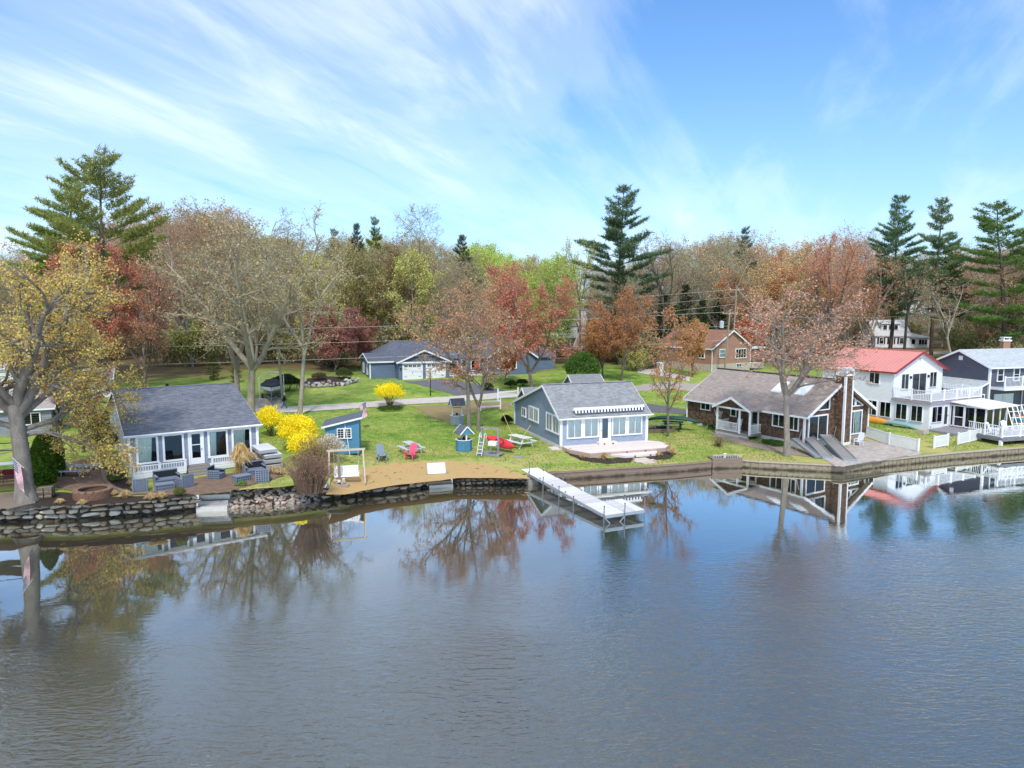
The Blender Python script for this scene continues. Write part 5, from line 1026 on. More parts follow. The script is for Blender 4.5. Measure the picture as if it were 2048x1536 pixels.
def pine(seed, H, r, clear=.25, spread=.2, whorl=1.1, lean=0., gap=.15, dens=1., size=.34):
    t = Tree(seed); tr = t.line((0, 0, -.3), (lean, 0, 1), H + .3, r, r * .1, 16, .018); P = []; z = clear; az = 0.
    while z < .985:
        j = min(15, int(z * 16)); q = tr[j] + (tr[j + 1] - tr[j]) * (z * 16 - j); f = (z - clear) / (1 - clear)
        for i in range(t.r.integers(3, 6)):
            az += 2.4 + t.r.normal(0, .4)
            if t.r.uniform() < gap: continue
            prof = (min(1, .55 + f * 1.6) if f < .3 else 1) * (1 - f) ** .75 + .1; L = H * spread * prof * t.r.uniform(.6, 1.25); el = R(t.r.uniform(2, 18) + 38 * f ** 2)
            d = np.array([math.cos(az) * math.cos(el), math.sin(az) * math.cos(el), math.sin(el)]); pts = t.line(q, d, L, max(.025, r * (1 - z) * .32), .012, 6, .05, .025)
            nb = max(4, int(L * 2.6 * dens)); tip = pts[-1] - pts[0]; side = np.cross(tip, [0, 0, 1.]); side /= np.linalg.norm(side) + 1e-9
            for b in range(nb):
                u = .25 + .75 * (b + t.r.uniform()) / nb; k = min(5, int(u * 6)); o = pts[k] + (pts[k + 1] - pts[k]) * (u * 6 - k); l2 = L * .34 * (1.15 - u) + .35
                for sg in (-1, 1):
                    dd = tip / np.linalg.norm(tip) * .75 + side * sg * t.r.uniform(.5, 1.) + np.array([0, 0, t.r.uniform(0, .35)]); dd /= np.linalg.norm(dd); ns = max(2, int(l2 / .22))
                    for s_ in range(ns): P.append(o + dd * l2 * (s_ + 1) / ns + t.r.normal(0, .05, 3))
        z += whorl / H * t.r.uniform(.75, 1.3)
    P = np.array(P); n = len(P); k = 5                                # each tuft: five thin needle blades
    a = t.r.normal(size=(n * k, 3)) + np.array([0, 0, .55]); a /= np.linalg.norm(a, axis=1)[:, None]; b = np.cross(a, t.r.normal(size=(n * k, 3))); b /= np.linalg.norm(b, axis=1)[:, None]; Q = np.repeat(P, k, 0); L = size * t.r.uniform(.7, 1.3, n * k)[:, None]
    V = np.stack([Q - b * .045, Q + b * .045, Q + a * L], 1).reshape(-1, 3); return t, (V, np.arange(n * k * 3).reshape(-1, 3))
SOFT = np.array(lin('#b5a690'))
def soften(c, k=.32): c = np.array(lin(c)) * np.array([1.56, 1.60, 1.40, 1]); return tuple(c * (1 - k) + SOFT * k)
def put(name, label, cat, wm, lm, loc, rz, sc_, leafc, barkc, group=None, jit=.08):
    t = thing(name, label, cat, loc, rz, group); t.scale = sc_ if hasattr(sc_, '__len__') else (sc_,) * 3
    a = inst('trunk', wm, t); a.color = lin(barkc); b = inst('crown', lm, t); k_ = random.uniform(1 - jit, 1 + jit); c_ = tuple(np.array(lin(leafc)) * np.array([1.22, 1.05, .88, 1])) if 'pine' in name else soften(leafc); b.color = (c_[0] * k_ * random.uniform(.95, 1.05), c_[1] * k_, c_[2] * k_ * random.uniform(.92, 1.08), 1); return t
HB = '#857b6f'; GB = '#8d857a'; DB = '#5e544b'

# --- woodland kinds, built once and shared
def kind(t, leaf=2., size=.2, jit=.16, elong=1.4): return t.wood('trunk', bark), t.leaves('crown', leafm, leaf, size, jit, elong)
mh = lambda k: max(float(np.percentile(np.array([v.co.z for v in k[0].vertices]), 99.7)), 1.)
K_bud = [kind(excurrent(11 + k, 20, .2, .13, 1.0, 30, 0, 7), 1.5, .15, .18) for k in range(3)]          # sparse buds
K_full = [kind(excurrent(21 + k, 18, .2, .12, 1.05, 26), 4.2, .20, .28) for k in range(2)]        # fresh leaf
K_oak = [kind(decid(31 + k, 20, .28, .18, 1.0, 4, .9), 1.3, .15, .2) for k in range(2)]
K_oakl = [kind(decid(41 + k, 18, .24, .16, 1.1, 4, .9), 1.25, .17, .25) for k in range(2)]
K_thin = [kind(excurrent(51 + k, 20, .16, .4, .55, 18), 2.0, .15, .2) for k in range(2)]
def pkind(*a, **kw):
    t, (V, F) = pine(*a, **kw); return t.wood('trunk', bark), np_mesh('crown', V, F, leafm)
K_pine = [pkind(61, 28, .34, .26, .21, whorl=.85, gap=.08, dens=1.35, size=.46), pkind(62, 26, .30, .2, .20, whorl=.9, gap=.12, dens=1.3, size=.46), pkind(63, 27, .34, .28, .24, whorl=1.0, gap=.15, dens=1.3, size=.48), pkind(65, 27, .32, .2, .26, whorl=1.15, gap=.22, dens=1.25, size=.46), pkind(66, 27, .32, .34, .2, whorl=.95, gap=.25, dens=1.35, size=.48)]
K_spruce = pkind(71, 16, .22, .04, .20, whorl=.55, gap=.05, dens=.9)

def gz(x, y): return Vector((x, y, g(x, y) - .05))
def top_h(u, v, y): p = at_y(u, v, y); return p.x, p.z
SKYL = np.array([(-250, 505), (0, 505), (120, 500), (230, 470), (290, 430), (340, 415), (420, 405), (480, 420), (530, 452), (600, 478), (700, 478), (780, 480), (850, 470), (900, 482), (960, 490), (1010, 515), (1110, 512), (1150, 512), (1220, 535), (1290, 515), (1330, 488), (1380, 482), (1450, 468), (1530, 478), (1600, 490), (1680, 462), (1750, 505), (1850, 510), (1920, 498), (2000, 486), (2300, 485)])
zone = lambda u: 'far left behind the big oak' if u < 330 else 'left of the slate-blue house' if u < 690 else 'behind the slate-blue house' if u < 1010 else 'behind the centre cottage' if u < 1400 else 'behind the brick house' if u < 1720 else 'behind the red-roofed house'
LMK = [(130, 'over the left edge'), (330, 'behind the big oak'), (440, 'above the left cottage roof'), (560, 'behind the thick bare trunks'), (690, 'around the forked lichen-grey tree'), (790, 'above the left wing of the slate-blue house'), (900, 'above the garage doors'), (1010, 'behind the two maple trunks'), (1140, 'behind the pinkish-red maple'), (1290, 'around the lone pine'), (1440, 'above the brick house roof'), (1560, 'right of the utility poles'), (1720, 'behind the drooping pinkish maple'), (1850, 'above the red roof'), (1970, 'above the dark slate house'), (9999, 'at the right edge')]
lmk = lambda u: next(n for lim, n in LMK if u < lim)
def palette(u, back):
    r = random.random()
    if u < 130: return ('bud', '#8f8163') if r < .6 else ('oak', '#97875f')
    if u < 330: return ('bud', '#a06c52') if r < .4 else ('oak', '#958262') if r < .8 else ('oakl', '#b06f52')
    if u < 500: return ('oakl', '#b07c44') if r < .45 else ('oak', '#937f5c') if r < .75 else ('bud', '#96694a')
    if u < 690: return ('oak', '#94895c') if r < .5 else ('bud', '#8c8156') if r < .85 else ('full', '#a8a05a')
    if u < 850: return ('thin', '#9f9458') if r < .5 else ('full', '#b0ab5e') if r < .7 else ('bud', '#9c7660') if r < .8 else ('bud', '#8f8a58')
    if back and u > 930 and u < 1000: return ('full', '#aebf52')
    if u < 1000: return ('bud', '#9a8a60') if r < .5 else ('full', '#b0b05e') if r < .68 else ('oak', '#968668')
    if u < 1130: return ('full', '#aebf52') if back else (('bud', '#9f7b4c') if r < .5 else ('full', '#9cab48'))
    if u < 1480: return ('bud', '#8f8062') if r < .45 else ('oak', '#8d7d5e') if r < .7 else ('bud', '#a57a58') if r < .9 else ('bud', '#9a9a5c')
    if u < 1620: return ('oakl', '#c29a62') if r < .5 else ('oak', '#a07a4c') if r < .85 else ('bud', '#a0824f')
    if u < 1740: return ('oakl', '#b77c60') if r < .5 else ('bud', '#b08468')
    if u < 1910: return ('oak', '#8d845c') if r < .4 else ('bud', '#8f8f58') if r < .65 else ('bud', '#93825e')
    return ('oakl', '#b98062') if r < .35 else ('bud', '#957c62') if r < .75 else ('oak', '#8a7f60')
KINDS = {k_: [(*m_, mh(m_)) for m_ in ks_] for k_, ks_ in dict(bud=K_bud, full=K_full, oak=K_oak, oakl=K_oakl, thin=K_thin).items()}
DESC = dict(bud='slender budding tree', full='fresh yellow-green tree', oak='bare spreading tree', oakl='rusty young-leafed tree', thin='thin straight-trunked tree')
def blocked(x, y):
    for bx, by, r in ((-12, 99, 14), (3, 99, 9), (33, 108, 12), (11, 120, 9), (12, 154, 8), (88, 160, 11), (47, 72, 11), (55, 73, 8)):
        if (x - bx) ** 2 + (y - by) ** 2 < r * r: return True
    return False
def colour_jit(c, a=.10):
    c = lin(c); k = random.uniform(1 - a, 1 + a); return (c[0] * k * random.uniform(.94, 1.06), c[1] * k, c[2] * k * random.uniform(.9, 1.1), 1)
for row, (Y0, du, vary, drop) in enumerate(((112, 62, 7, 42), (126, 50, 6, 22), (142, 44, 6, 8), (160, 40, 6, 2), (182, 38, 6, -2), (215, 38, 8, 0))):
    u = -240
    while u < 2290:
        u += du * random.uniform(.7, 1.3); y = Y0 + random.uniform(-vary, vary); p = at_y(u, 600, y); x = p.x
        if row == 0 and 690 < u < 1010: y += 8; x = at_y(u, 600, y).x
        if blocked(x, y): continue
        if 1740 < u < 1990 and y < 150: continue
        if 1560 < u < 1740 and y < 120: continue
        if u < 330 and y < 120: continue
        vt = float(np.interp(u, SKYL[:, 0], SKYL[:, 1])) + 6 + drop * random.uniform(.2, 1.6) + random.uniform(-14, 18)
        _, zt = top_h(u, vt, y); H = zt - g(x, y); kk, c = palette(u, row >= 3); wm, lm, h0 = random.choice(KINDS[kk]); s = H / h0
        lab = '%s %s %s' % (DESC[kk], ('in the front row', 'in the second row', 'deep in the woods', 'on the wooded skyline', 'on the wooded skyline', 'far back in woods')[row], lmk(u))
        t = put('woodland_tree', lab, 'tree', wm, lm, gz(x, y), random.uniform(0, 6.28), (s * random.uniform(.95, 1.2), s * random.uniform(.95, 1.2), s), c, random.choice(['#a2988b', '#ada295', '#8d8377']), lab)
# thin dark trunks standing in a row behind the slate-blue house
for u in (665, 690, 712, 728, 742, 752, 768, 779, 790, 806, 820, 838):
    y = random.uniform(113, 124); x = at_y(u, 600, y).x; wm, lm = random.choice(K_thin); _, zt = top_h(u, random.uniform(480, 530), y)
    put('woodland_tree', ('leftmost', 'second', 'third', 'fourth', 'fifth', 'sixth', 'sixth from the right', 'fifth from the right', 'fourth from the right', 'third from the right', 'second from the right', 'rightmost')[(665, 690, 712, 728, 742, 752, 768, 779, 790, 806, 820, 838).index(u)] + ' of the dark straight trunks behind the slate-blue house', 'tree', wm, lm, gz(x, y), random.uniform(0, 6), ((zt - g(x, y)) / 20,) * 3, random.choice(['#8a6152', '#98934f', '#8c8757']), '#4c433c', 'dark straight trunks behind the slate-blue house')
# understorey: low budding bushes between the trunks
ush = Tree(81)
for i in range(16): ush.branch(np.array([ush.r.normal(0, .35), ush.r.normal(0, .35), 0]), rot_about(np.array([0, 0, 1.]), R(ush.r.uniform(5, 48)), ush.r.uniform(0, 6.3)), ush.r.uniform(2.2, 3.6), .03, 0, [dict(k=5, n=6, L=3., t0=.25, ang=(20, 50), wob=.1, trop=.03, twig=1), dict(k=3, n=4, L=1., wob=.15, ang=(20, 50), rmin=.012, twig=1), dict(k=2, n=0, L=.5, rmin=.009, twig=1)])
K_bush = (ush.wood('trunk', bark), ush.leaves('crown', leafm, 2.4, .13, .12))
for i in range(300):
    u = random.uniform(-150, 2200); y = 104 + 110 * random.random() ** 1.5; x = at_y(u, 600, y).x
    if blocked(x, y) or (1560 < u < 1900 and y < 165) or (780 < u < 1140 and y < 112) or (u < 300 and y < 112): continue
    s = random.uniform(1.1, 2.3); cn, cb = random.choice([('olive', '#8a7f55'), ('green', '#7d7d4c'), ('reddish', '#90684f'), ('yellow-green', '#a0a052'), ('dark green', '#6f7548')]); put('woodland_bush', 'low %s bush %s %s' % (cn, 'at the near wood edge' if y < 118 else 'under the trees' if y < 150 else 'far under the trees', lmk(u)), 'bush', *K_bush, gz(x, y), random.uniform(0, 6), s, cb, '#6f665c', 'low bushes ' + lmk(u))
# conifers
def conifer(u, vt, y, K, label, c='#64805a', wide=1., bc='#5a4d42', group=None, h0=28):
    x, zt = top_h(u, vt, y); s = (zt - g(x, y)) / h0; return put('pine_tree', label, 'pine tree', K[0], K[1], gz(x, y), random.uniform(0, 6.28), (s * wide, s * wide, s), c, bc, group)
conifer(1240, 366, 118, K_pine[2], 'tall dark white pine standing alone above the middle of the treeline', '#66836a', 1.25, h0=27)
conifer(1798, 392, 128, K_pine[0], 'tall white pine above the red-roofed house, left of a pair', '#688868', 1.1)
conifer(1882, 408, 134, K_pine[4], 'white pine above the red-roofed house, right of a pair', '#72906c', 1.05, h0=26)
conifer(2036, 384, 108, K_pine[3], 'big dense white pine at the right edge of the picture', '#6d8c54', 1.5)
conifer(2085, 420, 118, K_pine[1], 'white pine cut by the right edge of the picture', '#66854f', 1.3, h0=26)
conifer(766, 434, 150, K_pine[1], 'slim bright-green pine rising above the woods behind the slate-blue house', '#6c8448', .7, h0=26)
conifer(724, 452, 160, K_pine[0], 'dark bluish pine, right of two on the skyline behind the slate-blue house', '#4a6650', .75)
conifer(684, 458, 165, K_pine[1], 'dark bluish pine, left of two on the skyline behind the slate-blue house', '#48634c', .75, h0=26)
conifer(938, 474, 155, K_pine[0], 'rounded dark pine on the skyline left of the lime-green trees', '#54684c', .95)
conifer(1492, 455, 165, K_pine[1], 'small pine tip above the olive woods right of the utility pole', '#4f6a4a', .8, h0=26)
conifer(1905, 470, 150, K_pine[2], 'low dark pine between the far woods and the red-roofed house', '#4a6045', 1., h0=27)
for u, v, y in ((1330, 588, 124), (1372, 570, 128), (1405, 598, 122), (1440, 585, 126), (1350, 610, 118)): conifer(u, v, y, K_spruce, 'dark green young evergreen behind the roof of the brick house', '#3f5a36', 1.15, group='dark young evergreens behind the brick house', h0=16)
conifer(1240, 520, 112, K_spruce, 'dark low evergreen under the tall lone pine', '#41583c', .8, h0=16); conifer(1180, 640, 118, K_spruce, 'rounded green evergreen left of the brown roof', '#4d6a38', 1.5, h0=16)
conifer(425, 690, 90, K_spruce, 'dark evergreen thicket behind the left cottage roof', '#5a6a38', 1.3, h0=16); conifer(470, 715, 88, K_spruce, 'low olive evergreen behind the left cottage ridge, beside the bare trunks', '#66733c', 1.5, h0=16)
# the leaning, wind-swept old pine upper left
t_, (V_, F_) = pine(64, 27, .42, .34, .36, whorl=1.05, lean=.08, gap=.2, dens=1.1, size=.46)
x, zt = top_h(185, 302, 86); s = (zt - g(x, 86)) / 27; put('pine_tree', 'huge spreading white pine at upper left above the red-budded trees', 'pine tree', t_.wood('trunk', bark), np_mesh('crown', V_, F_, leafm), gz(x - .6, 86), .6, (s * 1.0, s * .9, s), '#8b9c5c', '#6a5d50')
conifer(105, 345, 92, K_pine[2], 'sparser tall pine just left of the huge spreading white pine', '#8a9c5c', 1.2, h0=27)

# --- individual nearer trees
def near(u, v, vt, t, wood_sides, leafc, barkc, label, per, size, jit, h0, rz=0., wide=1., y=None, elong=1.4, x=None, name='tree'):
    p = G(u, v) if y is None else Vector((at_y(u, v, y).x, y, g(at_y(u, v, y).x, y))); _, zt = top_h(u, vt, p.y); wm = t.wood('trunk', bark, wood_sides); h0 = mh((wm,)); s = (zt - p.z) / h0
    return put(name, label, 'tree', wm, t.leaves('crown', leafm, per, size / s, jit / s, elong), p - Vector((0, 0, .08)), rz, (s * wide, s * wide, s), leafc, barkc)
# big oak on the left shore: short massive trunk, low wide limbs, tan young leaves
oak = Tree(101); tr = oak.line((0, 0, -.3), (-.015, .0, 1), 6.0, .49, .36, 10, .012); oak.pl[0][1][:3] = [.88, .60, .50]; oak.pl[0] = (np.vstack([oak.pl[0][0], oak.pl[0][0][-1] + [0, 0, .45]]), np.append(oak.pl[0][1], .12))
cfg = [dict(k=9, n=9, L=8.0, t0=.16, ang=(28, 65), wob=.14, trop=.0, tip=.2, fall=.5), dict(k=6, n=7, L=3.6, t0=.15, ang=(25, 65), wob=.18, trop=.0, rmin=.03), dict(k=5, n=5, L=1.7, t0=.1, ang=(22, 62), wob=.2, trop=.0, rmin=.018, twig=1), dict(k=3, n=0, L=.8, wob=.2, rmin=.011, rmax=.016, twig=1)]
for base, d, L, r in ((5.5, (.62, .3, .75), 9., .37), (5.6, (-.1, .3, 1), 9.5, .37), (5.6, (.35, -.2, .9), 8.8, .28), (5.1, (-.8, .1, .55), 8.5, .32), (4.3, (.8, .6, .22), 7., .17), (3.9, (.6, .45, .02), 4.5, .11), (4.4, (-.9, -.2, .12), 7., .18), (5.6, (-.3, -.5, .75), 8., .22), (5.1, (.5, .6, .55), 8.5, .22)):
    oak.branch(np.array([0, 0, base]), np.array(d, float), L, r, 0, cfg)
p = G(53, 1002); put('oak_tree', 'massive grey-barked oak in tan leaf on the left shore, a flag on its trunk', 'oak tree', oak.wood('trunk', bark, (14, 8, 4, 3)), oak.leaves('crown', leafm, 3.8, .10, .16, 1.4), p - Vector((0, 0, .08)), 0, 1., '#c4a550', '#857d73')
t = decid(111, 20, .42, .24, 1.05, 4, 1.15); near(500, 815, 425, t, (12, 6, 4, 3), '#a3936a', '#a0957f', 'big bare thick-trunked tree at the right end of the left cottage roof', 1.5, .13, .15, 20, 1.0, 1.05, 69)
t = decid(112, 20, .34, .26, 1.0, 4, 1.1); near(478, 800, 470, t, (12, 6, 4, 3), '#9c8f66', '#94897a', 'second thick bare trunk close behind the left cottage, partly hidden', .9, .13, .15, 20, 2.2, 1.0, 73)
t = decid(113, 19, .25, .34, 1.0, 3, 1.15); near(600, 832, 452, t, (10, 6, 4, 3), '#a39a62', '#a89f8e', 'tall forked bare tree with lichen-grey bark standing beside the road', 1.0, .12, .13, 19, .4, .9)
t = decid(114, 16, .22, .42, 1.0, 2, .9); near(566, 806, 560, t, (8, 6, 4, 3), '#8f8a58', '#9a9284', 'short grey tree on the lawn edge near the covered boat', 1.0, .12, .13, 16, .4, .8)
t = decid(115, 15, .22, .42, 1.15, 3, 1.); near(938, 866, 552, t, (10, 6, 4, 3), '#ad7d58', '#8d8378', 'straight left trunk of two maples by the grey wishing well', 1.7, .12, .15, 15, .3, .95)
t = decid(116, 14, .24, .2, 1.2, 3, 1.); near(956, 861, 590, t, (10, 6, 4, 3), '#a97a60', '#8d8378', 'forked right trunk of two maples by the grey wishing well', 1.6, .12, .15, 14, 1.3, 1.05)
t = decid(117, 15, .24, .2, 1.1, 4, 1.0); near(1066, 790, 530, t, (10, 6, 4, 3), '#b86a5c', '#7f7369', 'bright pinkish-red maple in the middle beside the slate-blue house', 4.0, .15, .2, 15, .7, 1.05, name='maple_tree')
t = excurrent(118, 15, .2, .2, 1.0, 22); near(1030, 775, 545, t, (8, 6, 4, 3), '#b06355', '#75695f', 'narrow dark red maple just left of the pinkish-red maple', 4.5, .15, .2, 15, .7, .8, y=104, name='maple_tree')
t = excurrent(119, 11, .16, .22, 1.0, 18, n2=5); near(1336, 873, 612, t, (9, 6, 4, 3), '#a4693f', '#7d7167', 'young tree with sparse copper leaves between the grey and brown cottages', 2.2, .12, .12, 11, 2.0, .95)
t = decid(120, 13, .24, .42, 1.35, 4, 1.0, 1.0, 1.25); near(1574, 912, 568, t, (10, 6, 4, 3), '#bb8773', '#968c80', 'pale-barked maple with drooping pinkish twigs before the brown cottage', 1.6, .12, .15, 13, .2, 1.2, name='maple_tree')
t = decid(121, 11, .2, .2, 1.15, 4, .95); near(1242, 772, 575, t, (8, 6, 4, 3), '#a3643c', '#6f6257', 'orange-brown tree behind the roof of the grey cottage', 3.4, .14, .2, 11, .5, .78, y=90)
t = decid(122, 9, .16, .2, 1.1, 4, .9); near(1205, 765, 640, t, (8, 6, 4, 3), '#ad7038', '#6f6257', 'lower amber tree left of the orange-brown tree behind the grey cottage', 4.0, .13, .18, 9, 1.5, 1.1, y=93)
t = decid(123, 12, .18, .15, 1.0, 4, .95); near(190, 720, 488, t, (8, 5, 4, 3), '#b5604c', '#6f6057', 'bright red budding maple rising behind the big oak crown', 4.2, .14, .18, 12, 1.5, 1.0, y=78, name='maple_tree')
t = decid(124, 12, .18, .15, 1.0, 4, .95); near(285, 730, 520, t, (8, 5, 4, 3), '#9a6152', '#6f6057', 'dull dark red tree behind the left cottage roof', 3., .13, .18, 12, 2.5, 1.0, y=80)
t = decid(125, 9, .14, .12, 1.0, 4, .95); near(668, 745, 612, t, (8, 5, 4, 3), '#94504c', '#6f6059', 'dark crimson tree left of the slate-blue house', 5.0, .14, .2, 9, 2.5, 1.15, y=100)
t = decid(126, 9, .14, .12, 1.0, 4, .95); near(730, 740, 632, t, (8, 5, 4, 3), '#8c4c48', '#6f6059', 'smaller crimson tree at the corner of the slate-blue house', 3.6, .14, .2, 9, 4.5, .8, y=106)
t = decid(127, 7, .12, .1, 1.0, 4, .9); near(118, 830, 700, t, (8, 5, 4, 3), '#8a4a42', '#6f6057', 'low reddish twiggy tree behind the big oak trunk', 2.4, .11, .12, 7, 1.5, 1.1, y=62)
t = decid(128, 6, .15, .2, .9, 3, .9); near(167, 905, 735, t, (8, 5, 4, 3), '#8d5347', '#6b6058', 'dark-trunked small tree beside the lounger patio', 2.0, .1, .1, 6, 2.5, 1.0)
t = excurrent(129, 22, .2, .42, .8, 20); near(835, 760, 408, t, (8, 5, 4, 3), '#9b8a58', '#7d7468', 'tall vase-shaped bare elm rising above the woods left of centre', 1.3, .16, .18, 22, .5, 1., y=128)
t = decid(130, 21, .26, .5, 1.0, 3, .85); near(1160, 745, 475, t, (8, 5, 4, 3), '#9a9c50', '#5f564d', 'tall thin yellow-green trees with dark stems left of the lone pine', 1.8, .16, .2, 21, .5, .62, y=116)
t = decid(131, 19, .26, .4, 1.1, 3, .9); near(1325, 745, 452, t, (8, 5, 4, 3), '#94745a', '#6a6056', 'bare wide-forked tree right of the lone pine', 1.2, .15, .18, 19, 2.5, .9, y=122)
t = decid(132, 16, .22, .4, 1.2, 3, .9, 1.); near(1905, 720, 545, t, (8, 5, 4, 3), '#9b7a66', '#a09588', 'pale leaning bare tree behind the ridge between red-roofed and dark houses', .9, .13, .15, 16, .2, 1.1, y=104)
t = decid(133, 17, .3, .5, 1.0, 3, .9); near(1806, 722, 500, t, (8, 5, 4, 3), '#86805a', '#463d36', 'dark-trunked tree standing before the distant white house', 1.0, .14, .18, 17, .8, .8, y=118)
t = decid(134, 17, .26, .35, 1.0, 3, .95); near(1660, 735, 470, t, (8, 5, 4, 3), '#ad6a54', '#6f635a', 'rosy budding tree behind the red roof', 3., .16, .2, 17, .8, .95, y=112)
t = decid(135, 15, .24, .25, 1.1, 3, .95); near(1530, 735, 502, t, (8, 5, 4, 3), '#b2703c', '#6f635a', 'broad orange tree behind the brick house', 4.2, .17, .24, 15, .8, 1., y=120)
t = decid(136, 8, .14, .2, 1.1, 4, .95); near(1500, 735, 640, t, (8, 5, 4, 3), '#b0623c', '#6f635a', 'low rust-red tree beside the utility pole', 4., .15, .2, 8, .8, .9, y=114)
t = decid(137, 6, .1, .12, 1.1, 4, .9); near(1012, 775, 690, t, (6, 5, 4, 3), '#a8573a', '#6f635a', 'low orange-red shrub tree at the corner of the slate-blue house', 4.5, .13, .15, 6, .8, .8, y=93)
t = decid(138, 5, .1, .2, 1.1, 4, .9); near(1385, 745, 640, t, (6, 5, 4, 3), '#b07f3a', '#6f635a', 'golden small tree before the brick house', 3.4, .12, .15, 5, .8, 1., y=96)

# --- shrubs
def shrub(name, label, cat, p, h_, rad, leafc, stemc, n=4500, size=.07, stems=26, shell=.55, squash=1., base=.12, per=None, elong=1.4, shoots=0, root=.12):
    """many arching stems with leaves over an uneven lobed shell"""
    t = Tree(random.randrange(9999)); lob = [(t.r.normal(size=3), t.r.uniform(.74, 1.22)) for _ in range(16)]
    d = t.r.normal(size=(n, 3)); d[:, 2] = np.abs(d[:, 2]) * 1.1 - .38; d /= np.linalg.norm(d, axis=1)[:, None]; k = np.ones(n)
    for l, a in lob: k += (a - 1) * np.exp(-4 * np.sum((d - l / np.linalg.norm(l)) ** 2, 1)) * 1.6
    f = (1 - np.abs(t.r.normal(0, 1 - shell, n)) * .6).clip(.1, 1.06) * k
    hc = h_ * (base + (1 - base) * .45); P = np.stack([d[:, 0] * rad[0] * f, d[:, 1] * rad[1] * f, hc + d[:, 2] * f * np.where(d[:, 2] > 0, h_ - hc, hc - h_ * base) * squash], 1); P = P[P[:, 2] > .03]
    if any(k_ in name for k_ in ('arborvitae', 'evergreen', 'hedge')) and 'low' not in name:   # clipped column, leafy down to the ground
        zz_ = t.r.uniform(.02, 1, n) ** .9; pr_ = (1 - zz_ ** 3.2) ** .75 * (.8 + .2 * np.minimum(1, zz_ * 6)); an_ = t.r.uniform(0, 6.283, n); rr_ = np.sqrt(t.r.uniform(.45, 1.1, n)) * pr_ * (1 + .1 * np.sin(3 * an_ + 5 * zz_))
        P = np.stack([np.cos(an_) * rr_ * rad[0], np.sin(an_) * rr_ * rad[1], zz_ * h_], 1)
    if shoots:                                                      # ragged arching shoots that break the outline
        ex = []
        for i in range(shoots):
            e_ = t.r.normal(size=3); e_[2] = abs(e_[2]) * .9; e_ /= np.linalg.norm(e_); u_ = np.linspace(.6, t.r.uniform(1.0, 1.3), 34)[:, None]
            q_ = np.array([0, 0, hc]) + e_ * u_ * np.array([rad[0], rad[1], h_ - hc]); q_[:, 2] -= .25 * (u_[:, 0] - .6) ** 2 * h_ * (1 - e_[2]); ex.append(q_ + t.r.normal(0, .03, q_.shape))
        P = np.concatenate([P] + ex); P = P[P[:, 2] > .03]
    for i in range(stems):
        q = P[t.r.integers(0, len(P))]; pts = np.array([[q[0] * root, q[1] * root, 0], [q[0] * (.25 + root * .8), q[1] * (.25 + root * .8), q[2] * .5], [q[0] * .75, q[1] * .75, q[2] * .9], q]); t.pl.append((pts, np.array([.022, .018, .013, .006])))
    o = thing(name, label, cat, p, random.uniform(0, 6)); a = inst('stem', t.wood('stem', bark), o); a.color = lin(stemc); b = inst('foliage', leaf_mesh('foliage', P, leafm, size, elong, t.r), o); b.color = lin(leafc); return o
YE = '#fff03a'
def gp_(u, v, dz=0): q = G(u, v); return Vector((q.x, q.y, q.z + dz))
shrub('forsythia', 'yellow forsythia bush at the back, beside the left cottage wall', 'shrub', gp_(541, 872), 2.6, (1.3, 1.25), YE, '#8a7a45', 5200, .08, shoots=50)
shrub('forsythia', 'biggest bright yellow forsythia bush, left of the blue shed', 'shrub', gp_(596, 900), 2.85, (1.9, 1.5), YE, '#8a7a45', 12500, .08, shoots=80)
shrub('forsythia', 'front yellow forsythia bush merging into the bare brown shrub', 'shrub', gp_(610, 922), 2.3, (1.3, 1.1), YE, '#8a7a45', 6000, .08, shoots=50)
shrub('forsythia', 'vase-shaped yellow forsythia standing alone in a ring of groundcover', 'shrub', gp_(779, 815), 2.75, (1.75, 1.5), YE, '#8f7440', 8500, .08, 40, .6, 1., .28, shoots=60)
shrub('groundcover', 'dark green ring of groundcover at the foot of the round forsythia', 'groundcover', gp_(779, 820), .45, (1.5, 1.2), '#4f6a2c', '#4c5a2c', 2600, .08, 4)
shrub('bare_shrub', 'large bare purplish-brown shrub on the shore beside the swing', 'shrub', gp_(622, 984), 2.6, (2.05, 1.5), '#a5856a', '#957a68', 4200, .05, 520, .2, root=.4)
shrub('bare_shrub', 'smaller tan twiggy shrub below the front forsythia', 'shrub', gp_(632, 950), 3.0, (1.5, 1.1), '#b0955f', '#9a8566', 3000, .05, 300, .3, root=.35)
shrub('flowering_shrub', 'white-blossomed shrub at the corner of the blue shed', 'shrub', gp_(660, 925), 2.3, (1.1, .9), '#e6dfd2', '#8d7d70', 2300, .075, 90, .5)
for k, (u, v, hh, lab) in enumerate(((88, 968, 3.3, 'dense green arborvitae right behind the big oak trunk, nearer one'), (108, 950, 3.0, 'second green arborvitae behind the nearer one'))): shrub('arborvitae', lab, 'shrub', gp_(u, v), hh, (.72, .7), '#5d7d2c', '#5a4a3a', 9000, .09, 5, .75, 1, .03, elong=2.2)
for u, v, hh, lab in ((193, 862, 1.9, 'dark cone-shaped evergreen at the left cottage wall, left one'), (214, 868, 2.1, 'dark cone-shaped evergreen at the left cottage wall, right one')): shrub('small_evergreen', lab, 'shrub', gp_(u, v), hh, (.6, .6), '#2a3d22', '#4a3a2a', 4500, .08, 4, .75, 1, .03, elong=2.2)
shrub('leafy_shrub', 'loose dark shrub with yellowish young leaves beside the left cottage', 'shrub', gp_(205, 912), 2.3, (1.3, 1.0), '#8f8045', '#5f5347', 2200, .10, 90, .5)
shrub('round_shrub', 'big round green shrub behind the ridge of the grey cottage', 'shrub', gp_(1165, 765), 3.9, (2.7, 2.3), '#5c7d3a', '#5a4a3a', 10000, .13, 10, .6, 1, .03, shoots=90)
